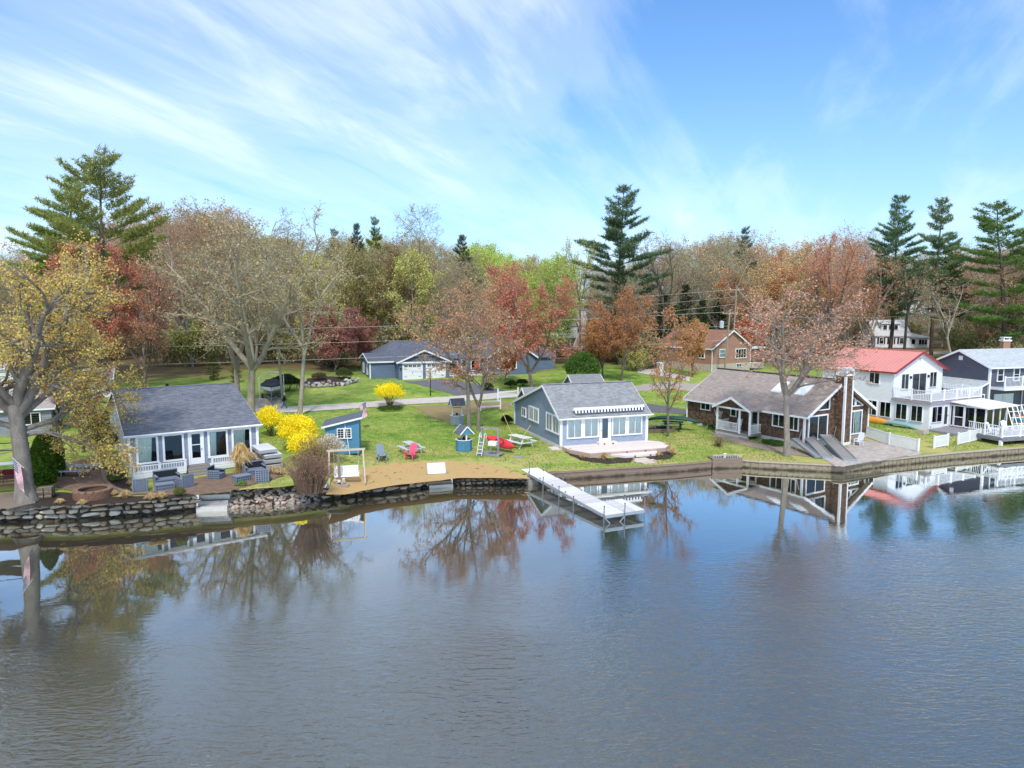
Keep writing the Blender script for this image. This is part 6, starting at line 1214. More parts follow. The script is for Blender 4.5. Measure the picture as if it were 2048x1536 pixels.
shrub('boxwood', 'small dark clipped shrub at the back corner of the grey cottage', 'shrub', gp_(1014, 848), .95, (.6, .5), '#303a25', '#4a3a2a', 2600, .07, 4, .75, 1, .03)
shrub('hedge', 'dark narrow evergreen at the far corner of the brown cottage', 'shrub', gp_(1383, 842), 2.6, (.5, .6), '#39502a', '#4a3a2a', 4500, .08, 4, .75, 1, .03)
for k, (u, v) in enumerate(((1398, 848), (1412, 852), (1426, 856), (1440, 860))): shrub('low_hedge_shrub', ('leftmost', 'second', 'third', 'rightmost')[k] + ' of the low green shrubs along the brown cottage wall', 'shrub', gp_(u, v), .42, (.75, .4), '#587a34', '#4a3a2a', 1300, .07, 4, .7, 1, .03)
for u, v, lab in ((1537, 888, 'low green shrub right of the brown cottage porch'), (1556, 892, 'low green shrub left of the pale-barked maple')): shrub('low_hedge_shrub', lab, 'shrub', gp_(u, v), .45, (.7, .4), '#587a34', '#4a3a2a', 1200, .07, 4, .7, 1, .03)
shrub('perennial_clump', 'dry twiggy clump with white and yellow flowers on the lawn by the planter', 'plant', gp_(1437, 893), .9, (.7, .5), '#a89a72', '#8f7a62', 900, .06, 120, .3)
shrub('rockery_shrub', 'dark low shrub on the rock garden, nearest the slate-blue house', 'shrub', gp_(690, 757), 1.3, (1.7, 1.2), '#55603a', '#5a4a3a', 2600, .1, 10)
shrub('rockery_shrub', 'brownish low shrub on the rock garden, nearest the boat', 'shrub', gp_(640, 760), 1.0, (1.5, 1.0), '#6a6248', '#5a4a3a', 2000, .1, 10)
shrub('rhododendron', 'dark leafy shrub behind the covered boat', 'shrub', gp_(575, 782), 2.2, (2.0, 1.5), '#3d4a2c', '#4a3a2a', 4500, .12, 10)
for u, v, lab in ((1045, 772, 'dark low shrub under the pinkish-red maple, right of its trunk'), (1022, 776, 'dark low shrub left of the pinkish-red maple trunk'), (975, 780, 'clipped green shrub at the edge of the white porch')): shrub('foundation_shrub', lab, 'shrub', gp_(u, v), 1.0, (.9, .7), '#44522f', '#4a3a2a', 1800, .1, 6)
shrub('patio_plant', 'small round green-gold plant at the patio edge before the wicker chairs', 'plant', gp_(359, 993), .55, (.36, .36), '#7d8048', '#6a5a45', 900, .06, 10); shrub('patio_plant', 'low green sedum on the rocks right of the granite steps', 'plant', gp_(483, 972), .32, (.45, .4), '#7f9a55', '#6a5a45', 900, .05, 5); shrub('patio_plant', 'green ground plant in the mulch beside the left cottage corner', 'plant', gp_(228, 962), .35, (.55, .4), '#6c8040', '#6a5a45', 900, .06, 5)
# ornamental grasses: arching dry blades
def tuft(label, p, h_, spread, n, c='#c2a568', name='ornamental_grass', w_=.02):
    r = np.random.default_rng(random.randrange(9999)); a = r.uniform(0, 6.28, n); sp_ = r.uniform(.15, 1, n) * spread; hh = h_ * r.uniform(.7, 1.05, n) * (1 - .35 * (sp_ / spread) ** 2); b = r.normal(0, .12 * spread, (n, 2))
    d = np.stack([np.cos(a), np.sin(a)], 1); wv_ = np.stack([-np.sin(a), np.cos(a)], 1) * w_; q0 = b; q1 = b + d * sp_[:, None] * .45; q2 = b + d * sp_[:, None]
    V = np.zeros((n, 6, 3)); V[:, 0, :2] = q0 - wv_; V[:, 1, :2] = q0 + wv_; V[:, 2, :2] = q1 + wv_; V[:, 3, :2] = q1 - wv_; V[:, 4, :2] = q2 + wv_ * .4; V[:, 5, :2] = q2 - wv_ * .4
    V[:, 2, 2] = V[:, 3, 2] = hh; V[:, 4, 2] = V[:, 5, 2] = hh * r.uniform(.55, .95, n); i = np.arange(n)[:, None] * 6
    F = np.concatenate([i + [[0, 1, 2, 3]], i + [[3, 2, 4, 5]]]); o = inst(name, np_mesh(name, V.reshape(-1, 3), F, leafm), None, p); o.color = lin(c); return tag(o, label, 'grass tuft')
tuft('tall straw-coloured ornamental grass before the right window of the left cottage', gp_(483, 946), 2.1, .95, 900, '#e3c893')
tuft('bushy dry grass clump beside the tall straw-coloured grass', gp_(500, 938), 1.2, .8, 600, '#d8b884')
for u, v, hh, lab in ((545, 948, .6, 'long low dry grass clump behind the right wicker armchair'), (560, 950, .55, 'dry grass clump under the bare shrub, at the patio corner'), (225, 992, .4, 'small dry grass tuft right of the fire pit'), (252, 996, .5, 'orange dry grass tuft behind the dry-laid wall'), (302, 1000, .45, 'wide dry grass tuft below the wicker chairs, left one'), (322, 998, .45, 'wide dry grass tuft below the wicker chairs, right one'), (120, 1008, .35, 'low dry grass tuft near the oak roots'), (165, 1010, .35, 'low dry grass tuft in front of the fire pit'), (262, 970, .35, 'dry tuft at the left cottage corner'),
        (1208, 919, .6, 'round tan grass clump before the pinkish deck'), (1166, 917, .4, 'small tan grass tuft at the clipped deck corner'), (1140, 906, .4, 'small tan grass tuft at the left end of the deck'), (1344, 909, .6, 'round tan grass clump at the right end of the deck'), (1318, 913, .4, 'small pinkish grass tuft in the right mulch bed'), (1335, 896, .45, 'tan grass tuft behind the right deck corner')): tuft(lab, gp_(u, v), hh, hh * .9, 260, '#dcc493', w_=.014)

# ------------------------------------------------------------------ things on the lawns and patios
def P3(u, v, dz=0.): q = G(u, v); return (q.x, q.y, q.z + dz)
# wicker set: open square weave panels on dark frames
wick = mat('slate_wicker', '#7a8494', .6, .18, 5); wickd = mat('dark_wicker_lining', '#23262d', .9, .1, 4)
def weave(mb, p, a, b, la, lb, n, pitch=.14, w_=.06, th=.03):
    """lattice of flat strips over the rectangle p + a*la x b*lb"""
    p, a, b, n = map(Vector, (p, a, b, n)); na, nb = max(2, round(la / pitch)), max(2, round(lb / pitch))
    for i in range(na + 1): q = p + a * (la * i / na); mb.beam(q, q + b * lb, w_, th, up=n)
    for j in range(nb + 1): q = p + b * (lb * j / nb) + n * .004; mb.beam(q, q + a * la, w_, th, up=n)
def wicker_seat(name, label, loc, rz, wd, group):
    t = thing(name, label, 'wicker ' + ('loveseat' if wd > 1.2 else 'armchair'), loc, rz, group); D = .82; AH = .62; BH = .86; SH = .4
    X, Y_, Z = Vector((1, 0, 0)), Vector((0, 1, 0)), Vector((0, 0, 1)); h2 = wd / 2
    b = MB(); weave(b, (-h2 + .03, D / 2, .06), X, Z, wd - .06, BH - .06, Y_); b.bb(-h2 + .04, h2 - .04, D / 2 - .09, D / 2 - .05, .06, BH - .03, 1); b.bb(-h2, h2, D / 2 - .1, D / 2 + .02, BH - .03, BH + .03); b.build('backrest', [wick, wickd], t)
    for sx in (-1, 1):
        a = MB(); weave(a, (sx * h2, -D / 2 + .03, .06), Y_, Z, D - .06, AH - .06, X * sx); a.bb(sx * (h2 - .05) - .02, sx * (h2 - .05) + .02, -D / 2 + .05, D / 2 - .1, .06, AH - .03, 1); a.bb(min(sx * h2, sx * (h2 - .13)), max(sx * h2, sx * (h2 - .13)) + .02, -D / 2, D / 2 - .1, AH - .03, AH + .03); a.build('armrest', [wick, wickd], t)
    s = MB(); s.bb(-h2 + .08, h2 - .08, -D / 2 + .02, D / 2 - .1, .3, SH - .02, 1); weave(s, (-h2 + .1, -D / 2 + .04, SH), X, Y_, wd - .2, D - .18, Z); weave(s, (-h2 + .06, -D / 2, .06), X, Z, wd - .12, SH - .08, -Y_); s.build('seat', [wick, wickd], t)
    for sx in (-1, 1):
        for sy in (-1, 1): MB().bb(sx * (h2 - .06) - .04, sx * (h2 - .06) + .04, sy * (D / 2 - .06) - .04, sy * (D / 2 - .06) + .04, 0, .07).build('leg', wick, t)
    return t
wg = 'wicker chairs on the patio'
wicker_seat('wicker_armchair', 'leftmost grey wicker armchair, its back to the stone wall', P3(281, 983), R(34 + 172), .8, wg)
wicker_seat('wicker_loveseat', 'grey wicker loveseat left of the granite steps, behind the wicker table', P3(334, 968), R(34 + 4), 1.45, wg)
wicker_seat('wicker_armchair', 'grey wicker armchair at the right of the left table, turned sideways', P3(370, 975), R(34 + 200), .78, wg)
wicker_seat('wicker_armchair', 'lone grey wicker armchair in front of the cottage steps', P3(433, 958), R(34 + 48), .8, wg)
wicker_seat('wicker_loveseat', 'grey wicker loveseat under the right window beside the tall dry grass', P3(509, 949), R(34 + 2), 1.35, wg)
wicker_seat('wicker_armchair', 'rightmost grey wicker armchair, its back to the rocks', P3(526, 963), R(34 + 160), .82, wg)
def wicker_table(label, loc, rz):
    t = thing('wicker_table', label, 'wicker table', loc, rz, 'wicker tables on the patio'); X, Y_, Z = Vector((1, 0, 0)), Vector((0, 1, 0)), Vector((0, 0, 1)); s = MB(); a, b = .5, .32
    weave(s, (-a, -b, .08), X, Z, 2 * a, .32, -Y_); weave(s, (-a, b, .08), X, Z, 2 * a, .32, Y_); weave(s, (-a, -b, .08), Y_, Z, 2 * b, .32, -X); weave(s, (a, -b, .08), Y_, Z, 2 * b, .32, X); s.bb(-a + .03, a - .03, -b + .03, b - .03, .08, .38, 1); s.build('base', [wick, wickd], t)
    MB().bb(-a - .04, a + .04, -b - .04, b + .04, .4, .44).build('tabletop', wick, t)
wicker_table('grey wicker coffee table before the left wicker loveseat', P3(329, 980), R(34)); wicker_table('grey wicker coffee table before the right wicker loveseat', P3(484, 963), R(34 + 12))

# sun loungers
wtube = mat('white_tube', '#e4e6ea', .35, .04, 5); sling = mat('grey_sling', '#8b95a8', .8, .12, 5)
def lounger(label, loc, rz):
    t = thing('sun_lounger', label, 'sun lounger', loc, rz, 'sun loungers on the paver patio'); z = .36
    for sy in (-.31, .31): MB().tube([(-.55, sy, z), (1.0, sy, z), (1.12, sy, z - .03)], .022, 6).build('side_rail', wtube, t); MB().tube([(-.5, sy, z), (-1.12, sy, z + .26)], .022, 6).build('back_rail', wtube, t)
    for x in (-.62, .78): MB().tube([(x - .13, -.31, z), (x - .05, -.31, .02), (x + .16, -.31, .02), (x + .22, -.31, z)], .02, 6).build('leg', wtube, t); MB().tube([(x - .13, .31, z), (x - .05, .31, .02), (x + .16, .31, .02), (x + .22, .31, z)], .02, 6).build('leg', wtube, t); MB().tube([(x + .05, -.31, .025), (x + .05, .31, .025)], .016, 6).build('foot_bar', wtube, t)
    MB().tube([(1.12, -.31, z - .03), (1.12, .31, z - .03)], .022, 6).build('end_rail', wtube, t); MB().tube([(-1.12, -.31, z + .26), (-1.12, .31, z + .26)], .022, 6).build('end_rail', wtube, t)
    MB().bb(-.5, 1.1, -.29, .29, z - .006, z + .012).build('seat_sling', sling, t); MB().ext([(-.52, -.29, z), (-1.1, -.29, z + .245), (-1.1, .29, z + .245), (-.52, .29, z)], (0, 0, .018)).build('back_sling', sling, t)
lounger('white-framed grey sun lounger, nearer of two on the paver patio', P3(141, 952), R(8)); lounger('white-framed grey sun lounger, farther of two on the paver patio', P3(164, 941), R(12))

# round brick fire pit
t = thing('fire_pit', 'round brick fire pit on the patio edge, left of the wicker chairs', 'fire pit', P3(187, 994))
fb_ = mat('fire_pit_brick', '#7d5a48', .9, .25, 3, .4, 30)
bm0 = MB().bb(-.16, .16, -.10, .10, -.07, .07).mesh('brick', fb_)
for r in range(3):
    for k in range(20): a = 2 * math.pi * (k + .5 * (r % 2)) / 20; o = inst('brick', bm0, t, (math.cos(a) * .95, math.sin(a) * .95, .08 + .15 * r), a + math.pi / 2)
cap0 = MB().ext([(-.19, -.15, 0), (.19, -.15, 0), (.145, .15, 0), (-.145, .15, 0)], (0, 0, .08)).mesh('capstone', mat('fire_pit_cap', '#8b6e5c', .9, .2, 3, .3, 30))
for k in range(16): a = 2 * math.pi * k / 16; inst('capstone', cap0, t, (math.cos(a) * .93, math.sin(a) * .93, .46), a + math.pi / 2 + math.pi)
MB().lathe([(0, .1), (.84, .1)], 20).build('ash_bed', mat('ash', '#3a3532', .95, .3, 6), t)
# brick edging along the patio
t = thing('brick_edging', 'line of tan bricks edging the patio beside the left cottage', 'edging', P3(210, 950)); L_ = t.location.copy()
eb = MB().bb(-.17, .17, -.1, .1, -.06, .08).mesh('brick', mat('tan_edging_brick', '#96816c', .9, .2, 3, .3, 30))
pth = [G(*q) for q in ((203, 920), (206, 945), (211, 962), (224, 974), (258, 988), (300, 986), (330, 977))]
for a, b in zip(pth, pth[1:]):
    n = max(1, int((b - a).length / .36))
    for k in range(n): q = a.lerp(b, (k + .5) / n); inst('brick', eb, t, (q.x - L_.x, q.y - L_.y, g(q.x, q.y) - L_.z), math.atan2(b.y - a.y, b.x - a.x))
# firewood rack by the oak
t = thing('firewood_rack', 'small black metal rack of split firewood beside the oak trunk', 'firewood rack', P3(90, 997), R(20))
rk = MB()
for x in (-.45, 0, .45):
    for y in (-.28, .28): rk.tube([(x, y, 0), (x, y, .72)], .018, 5)
for z in (.08, .36, .7):
    for y in (-.28, .28): rk.tube([(-.45, y, z), (.45, y, z)], .014, 5)
    for x in (-.45, .45): rk.tube([(x, -.28, z), (x, .28, z)], .014, 5)
rk.build('rack', blackm, t); lg = MB().lathe([(0, -.42), (.08, -.42), (.085, .42), (0, .42)], 7).mesh('log', mat('split_log', '#8b7a66', .9, .3, 5))
for r in range(4):
    for k in range(3): o = inst('log', lg, t, (random.uniform(-.03, .03), -.17 + .17 * k, .16 + .15 * r)); o.rotation_euler = (0, math.pi / 2, random.uniform(-.08, .08))
# flags
fr_, fw_, fbl = mat('flag_red', '#b22c3a', .8, .08, 4), mat('flag_white', '#e8e4e2', .8, .05, 4), mat('flag_blue', '#2e3a63', .8, .08, 4)
def flag(label, base, tip, hl, fl_, droop):
    """stars and stripes hanging from a slanting staff; hl hoist length along the staff, fl fly length"""
    t = thing('flag', label, 'flag', base); tip = Vector(tip) - Vector(base); d = tip.normalized(); pl_ = MB().tube([(0, 0, 0), tip], .022, 6).build('staff', mat('pale_staff', '#cfcac0', .6, .1, 4), t); MB().lathe([(0, 0), (.045, .03), (.045, .06), (0, .09)], 8, tip).build('finial', mat('brass', '#c9b274', .35, .05, 3, metal=.6), pl_)
    A = tip * .98; dr = Vector(droop).normalized(); mb = MB(); nx, ny = 14, 13; wv_ = d.cross(dr).normalized()
    def pt(i, j): s = j / nx; return A - d * (hl * i / ny) * (1 - .25 * s) + dr * fl_ * s + wv_ * (.06 * math.sin(s * 9 + i * .25) * (.3 + s))
    for i in range(ny):
        for j in range(nx): mb.quad(pt(i, j), pt(i, j + 1), pt(i + 1, j + 1), pt(i + 1, j), m=2 if (i < 7 and j < 6) else (0 if i % 2 == 0 else 1))
    mb.build('cloth', [fr_, fw_, fbl], t); st = MB()
    for i in range(5):
        for j in range(5): c = pt(.8 + i * 1.3, .7 + j * 1.1); st.box(c, (.035, .035, .035))
    tag(st.build('stars', fw_, t), kind='stuff')
q = at_y(48, 936, G(53, 1002).y - .62)
flag('stars-and-stripes flag hanging on a staff from the big oak trunk', q, q + Vector((-.42, -.35, .75)), .72, 1.75, (.12, 0, -1))
q = at_z(703, 822, 3.3); flag('stars-and-stripes flag flying from a staff at the blue shed', at_z(704, 821, 3.2), at_z(704, 821, 3.2) + Vector((1.25, .2, .85)), .75, 1.35, (.12, 0, -1))
# things at the left edge: canopy, cushioned chairs, table, swing frame, deck rail
t = thing('canopy', 'sagging grey fabric canopy on dark posts at the left edge', 'canopy', P3(-12, 985), R(20)); gm = mat('grey_canopy_cloth', '#83817f', .85, .15, 3)
c = MB(); nx = 10
for i in range(nx):
    for k, (z0, y0, y1) in enumerate(((2.75, -1.3, -.4), (2.85, -.4, .5), (2.75, .5, 1.4))):
        f = lambda x: z0 - .28 * math.sin(math.pi * (x + 1.6) / 3.2); x0, x1 = -1.6 + 3.2 * i / nx, -1.6 + 3.2 * (i + 1) / nx; c.quad((x0, y0, f(x0)), (x1, y0, f(x1)), (x1, y1, f(x1) - .05), (x0, y1, f(x0) - .05))
c.build('cloth', gm, t)
for x in (-1.6, 1.6):
    for y in (-1.3, 1.4): MB().tube([(x, y, 0), (x, y, 2.8)], .04, 6).build('post', blackm, t)
for y in (-1.3, 1.4): MB().tube([(-1.6, y, 2.8), (1.6, y, 2.8)], .03, 6).build('crossbar', blackm, t)
redc = mat('dark_red_cushion', '#7f2530', .9, .15, 4); brw = mat('brown_wood', '#5f4436', .8, .25, 3)
def patio_chair(label, loc, rz):
    t = thing('patio_chair', label, 'patio chair', loc, rz, 'red-cushioned patio chairs')
    f = MB()
    for x in (-.3, .3): f.tube([(x, -.3, 0), (x, -.3, .6), (x, .3, .62)], .02, 5); f.tube([(x, .28, 0), (x, .3, .45), (x, .42, 1.05)], .02, 5)
    f.tube([(-.3, .42, 1.05), (.3, .42, 1.05)], .02, 5); f.build('frame', blackm, t); MB().bb(-.28, .28, -.3, .28, .4, .5).build('seat_cushion', redc, t); MB().ext([(-.27, .28, .5), (.27, .28, .5), (.27, .4, 1.0), (-.27, .4, 1.0)], (0, -.08, .02)).build('back_cushion', redc, t)
patio_chair('red-cushioned black patio chair at the left edge beside the oak', P3(22, 968), R(200)); patio_chair('red-cushioned patio chair partly cut by the left edge', P3(-4, 958), R(150))
t = thing('patio_table', 'glass-topped patio table under the grey canopy', 'table', P3(8, 948), R(20)); MB().bb(-.8, .8, -.5, .5, .7, .74).build('tabletop', mat('pale_tabletop', '#b9c0c4', .25, .08, 3), t)
for x in (-.7, .7):
    for y in (-.4, .4): MB().tube([(x, y, 0), (x, y, .7)], .025, 5).build('leg', blackm, t)
t = thing('wooden_bench', 'brown wooden glider bench at the left edge before the oak', 'bench', P3(8, 985), R(25))
for x in (-.8, .8): MB().beam((x, -.3, 0), (x, .3, .95), .07, .07).beam((x, .35, 0), (x, -.2, .95), .07, .07).build('leg', brw, t)
for k in range(4): MB().bb(-.85, .85, -.28 + .15 * k, -.16 + .15 * k, .42, .46).build('slat', brw, t)
for k in range(3): MB().bb(-.85, .85, .33 + .03 * k, .36 + .03 * k, .55 + .16 * k, .67 + .16 * k).build('slat', brw, t)

# stacked dock sections beside the left cottage
for k in range(4):
    p = P3(534, 932); z = p[2] + .1 + k * .36
    t = thing('dock_section', ('bottom', 'second lowest', 'second highest', 'topmost')[k] + ' of the four spare dock sections stacked beside the left cottage', 'dock section', (p[0] + random.uniform(-.12, .12) + (.15 if k < 3 else -.1), p[1], z), R(34 + 90 + random.uniform(-2, 2)), 'stacked dock sections')
    f = MB().bb(-1.3, 1.3, -.62, -.56, 0, .2).bb(-1.3, 1.3, .56, .62, 0, .2).bb(-1.3, -1.24, -.558, .558, .01, .19).bb(1.24, 1.3, -.558, .558, .01, .19); f.build('frame', alu, t)
    d = MB()
    for i in range(16): d.bb(-1.29 + .161 * i, -1.29 + .161 * i + .148, -.61, .61, .202, .232)
    tag(d.build('planks', mat('grey_white_planks', '#cfcecb', .75, .07, 2.5, .1, 20, piece=True), t), kind='stuff')
    for x in (-.8, .8): MB().bb(x - .25, x + .25, -.63, -.622, .03, .15).build('float', blackm, t)

# blue shed with sloping roof
h = House('shed', 'bright blue shed with a grey ribbed lean-to roof and white double window', 'shed', 0, 0, 0, 0)
p = G(651, 909); h.t.location = (p.x + .02, p.y, p.z); h.zb = p.z; h.t.rotation_euler = (0, 0, R(10)); zb = p.z
blu = mat('bright_blue_boards', '#4f86a3', .65, .12, 1.6, .1, 25); W_, D_ = 2.55, 3.0; el, er = zb + 2.15, zb + 2.72
h.part('wall', MB().ext([(0, 0, zb), (W_, 0, zb), (W_, 0, er), (0, 0, el)], (0, .1, 0)), blu); h.part('wall', MB().ext([(0, D_ - .1, zb), (W_, D_ - .1, zb), (W_, D_ - .1, er), (0, D_ - .1, el)], (0, .1, 0)), blu)
h.part('wall', MB().bb(0, .1, .102, D_ - .102, zb, el + .0), blu); h.part('wall', MB().bb(W_ - .1, W_, .102, D_ - .102, zb, er - .03), blu)
for x in [k * .32 + .3 for k in range(7)]: h.part('board_joint', MB().bb(x - .008, x + .008, -.012, -.002, zb + .05, el - .05), mat('bright_blue_joint', '#42738d', .7, .1, 2))
o_ = .25; ps = (er - el) / W_
ro = h.part('roof', MB().ext([(-o_, -o_, el + .02 - o_ * ps), (W_ + o_, -o_, er + .02 + o_ * ps), (W_ + o_, D_ + o_, er + .02 + o_ * ps), (-o_, D_ + o_, el + .02 - o_ * ps)], (0, 0, .08)), mat('grey_ribbed_roof', '#6c727c', .6, .15, 2)); rb = MB()
for k in range(16): y = -o_ + .05 + k * (D_ + 2 * o_ - .1) / 15; rb.beam((-o_, y, el + .11 - o_ * ps), (W_ + o_, y, er + .11 + o_ * ps), .05, .035)
tag(h.part('roof_rib', rb, mat('grey_ribbed_roof', ''), ro), kind='stuff')
h.bars('fascia', [((-o_, -o_ - .02, el + .04 - o_ * ps), (W_ + o_, -o_ - .02, er + .04 + o_ * ps))], white, .03, .13); h.bars('fascia', [((W_ + o_ + .02, -o_, er + .05 + o_ * ps), (W_ + o_ + .02, D_ + o_, er + .05 + o_ * ps))], white, .03, .13)
h.window(*ff, .88, 1.98, zb + 1.22, zb + 2.02, .07, 2, muntin=(2, 4), gap=.12)
# swing frame with white bench
sp_ = G(686, 964); t = thing('swing', 'white garden bench swing hanging in a weathered wooden A-frame on the sand', 'swing', sp_, R(16)); wd = mat('pale_bleached_wood', '#c3b7a2', .8, .2, 3, .2, 25, stretch=(1, 1, .3)); H_ = 2.15
for x in (-.85, 1.35):
    for y in (-.85, .75): MB().beam((x + (.06 if x > 0 else -.06), y, 0), (x, 0 if y > 0 else -.04, H_), .09, .09).build('leg', wd, t)
    MB().beam((x, -.42, 1.0), (x, .38, 1.0), .05, .08).build('brace', wd, t)
MB().beam((-1.0, -.02, H_ + .03), (1.5, -.02, H_ + .03), .11, .13).build('top_beam', wd, t)
st = MB().bb(-.55, 1.05, -.35, .15, .42, .45).build('bench', white, t)
for k in range(14): MB().ext([(-.53 + .113 * k, .16, .46), (-.45 + .113 * k, .16, .46), (-.45 + .113 * k, .34, .98), (-.53 + .113 * k, .34, .98)], (0, .025, 0)).build('slat', white, st)
for x in (-.55, 1.03): MB().beam((x, -.35, .68), (x, .22, .68), .06, .04).beam((x, -.33, .44), (x, -.33, .68), .05, .05).build('armrest', white, st)
MB().beam((-.57, .36, 1.0), (1.07, .36, 1.0), .05, .06).build('top_rail', white, st)
for x in (-.55, 1.03):
    for y in (-.33, .2): MB().tube([(x, y, .68), (x, -.02, H_ - .05)], .012, 5).build('chain', mat('pale_chain', '#b9b6ae', .5, .1, 5), t)
t = thing('paddle', 'long white pole leaning against the front of the blue shed', 'pole', P3(702, 912)); MB().tube([(0, -.25, 0), (-.42, .15, 2.25)], .025, 6).build('shaft', wtube, t); MB().box((-.44, .17, 2.3), (.04, .03, .3)).build('tip', wtube, t)
t = thing('garden_cart', 'small rusty-brown cart of firewood in front of the blue shed', 'cart', P3(681, 905), R(20)); MB().bb(-.4, .4, -.25, .25, .3, .36).bb(-.4, .4, -.25, -.22, .36, .55).bb(-.4, .4, .22, .25, .36, .55).build('tray', mat('rusty_metal', '#6b4331', .8, .3, 5), t)
for x in (-.28, .28):
    for y in (-.3, .3): w_ = MB().lathe([(.0, -.03), (.16, -.03), (.16, .03), (0, .03)], 10).build('wheel', blackm, t, False, (x, y, .16)); w_.rotation_euler = (math.pi / 2, 0, 0)
for k in range(5): o = inst('log', lg, t, (0, -.16 + .08 * k, .42 + .06 * (k % 2))); o.rotation_euler = (0, math.pi / 2, 0)
t = thing('standing_post', 'wooden post on a stone footing at the left end of the beach wall', 'post', P3(679, 967)); MB().bb(-.07, .07, -.07, .07, 0, 1.85).build('post', mat('grey_post_wood', '#8d7f72', .85, .2, 4), t)  # plain wooden post set in stones, carries no lamp
for k in range(9): a = k * .7; stone(t, (math.cos(a) * .3, math.sin(a) * .28, .1 + .12 * (k % 2)), (.34, .3, .26), a)
MB().bb(-.7, .75, -.85, -.2, -.1, .02).build('footing_slab', mat('tan_step_stone', ''), t)
# Adirondack chairs, shared build
def adirondack(label, loc, rz, m, group='Adirondack chairs', s=1.):
    t = thing('adirondack_chair', label, 'garden chair', loc, rz, group); t.scale = (s,) * 3
    for sx in (-1, 1):
        MB().bb(sx * .27 - .03, sx * .27 + .03, -.42, -.33, 0, .52).build('leg', m, t); MB().beam((sx * .235, -.43, .36), (sx * .235, .45, .06), .03, .11).build('leg', m, t); MB().bb(sx * .34 - .075, sx * .34 + .075, -.48, .3, .525, .555).build('armrest', m, t)
    for k in range(6): y = -.42 + .1 * k; MB().box((0, y, .39 - .034 * (k + .3) + .02), (.52, .085, .022), 0, 0, Matrix.Rotation(-.33, 3, 'X')).build('seat_slat', m, t)
    for k in range(5): x = -.21 + .105 * k; h_ = .98 + (.06, .1, .13, .1, .06)[k] - .05; MB().beam((x * .85, .1, .24), (x * 1.05, .1 + .42 * (h_ - .24), h_), .092, .02, up=(0, 1, 0)).build('back_slat', m, t)
    for z in (.42, .78): MB().bb(-.25, .25, .13 + .42 * (z - .24), .155 + .42 * (z - .24), z - .04, z + .04).build('back_brace', m, t)
    return t
adirondack('grey-blue wooden Adirondack chair on the lawn above the beach', P3(763, 921), R(24), mat('grey_blue_chair_paint', '#7f8d9b', .6, .1, 3), s=1.15)
adirondack('pink Adirondack chair beside the grey picnic table', P3(823, 918), R(-18), mat('pink_chair_paint', '#dd5d76', .55, .08, 3), s=1.15)
rc = mat('red_chair_paint', '#b4452f', .55, .1, 3)
hp = bpy.data.objects
hh = Vector((-15.4, 92.4, 3.3)); ca, sa = math.cos(R(21)), math.sin(R(21))
for x, lab in ((9.2, 'red Adirondack chair on the white porch, left one'), (12.0, 'red Adirondack chair on the white porch, right one')): adirondack(lab, (hh.x + x * ca - 2.0 * sa, hh.y + x * sa + 2.0 * ca, 3.3), R(21 + 5), rc, s=1.5)
# picnic tables
def picnic(label, loc, rz, m, s=1., L=1.8):
    t = thing('picnic_table', label, 'picnic table', loc, rz, 'picnic tables'); t.scale = (s,) * 3
    for k in range(5): MB().bb(-L / 2, L / 2, -.365 + .147 * k, -.365 + .147 * k + .137, .72, .755).build('top_plank', m, t)
    for sy in (-1, 1):
        for k in range(2): y = sy * (.62 + .14 * k); MB().bb(-L / 2, L / 2, y - .065, y + .065, .43, .465).build('bench_plank', m, t)
    for x in (-L / 2 + .28, L / 2 - .28):
        for sy in (-1, 1): MB().beam((x, sy * .62, 0), (x, sy * .22, .72), .045, .11, up=(1, 0, 0)).build('leg', m, t)
        MB().bb(x + .028, x + .07, -.78, .78, .33, .43).build('bench_support', m, t); MB().bb(x + .028, x + .07, -.36, .36, .63, .718).build('top_batten', m, t)
    return t
gw = mat('grey_painted_wood', '#c0c7cb', .7, .14, 3, .1, 25); ww = mat('white_weathered_wood', '#d9d6d4', .7, .14, 3, .1, 25)
picnic('pale grey picnic table behind the pink chair', P3(822, 905), R(-58), gw, 1.05, 1.9)
pt = picnic('white picnic table with two oars on it beside the grey cottage', P3(1040, 893), R(-52), ww, 1.2, 1.9)
p = pt.location; base = Vector((p.x, p.y, p.z + .95))
t = thing('oar', 'long pale yellow oar propped upright on the white picnic table', 'oar', base + Vector((-.7, .5, 0))); MB().tube([(0, 0, 0), (-.75, .55, 1.75)], .022, 6).build('shaft', mat('varnished_oar', '#c9b076', .5, .1, 4), t); MB().box((.02, -.02, .1), (.05, .03, .3)).build('blade', mat('varnished_oar', ''), t)
t = thing('oar', 'shorter dark-tipped oar leaning on the near end of the white picnic table', 'oar', base + Vector((.28, -.25, 0))); MB().tube([(0, 0, 0), (.75, .35, 1.1)], .022, 6).build('shaft', mat('varnished_oar', ''), t); MB().beam((.6, .28, .88), (.82, .385, 1.2), .1, .03).build('blade', blackm, t)
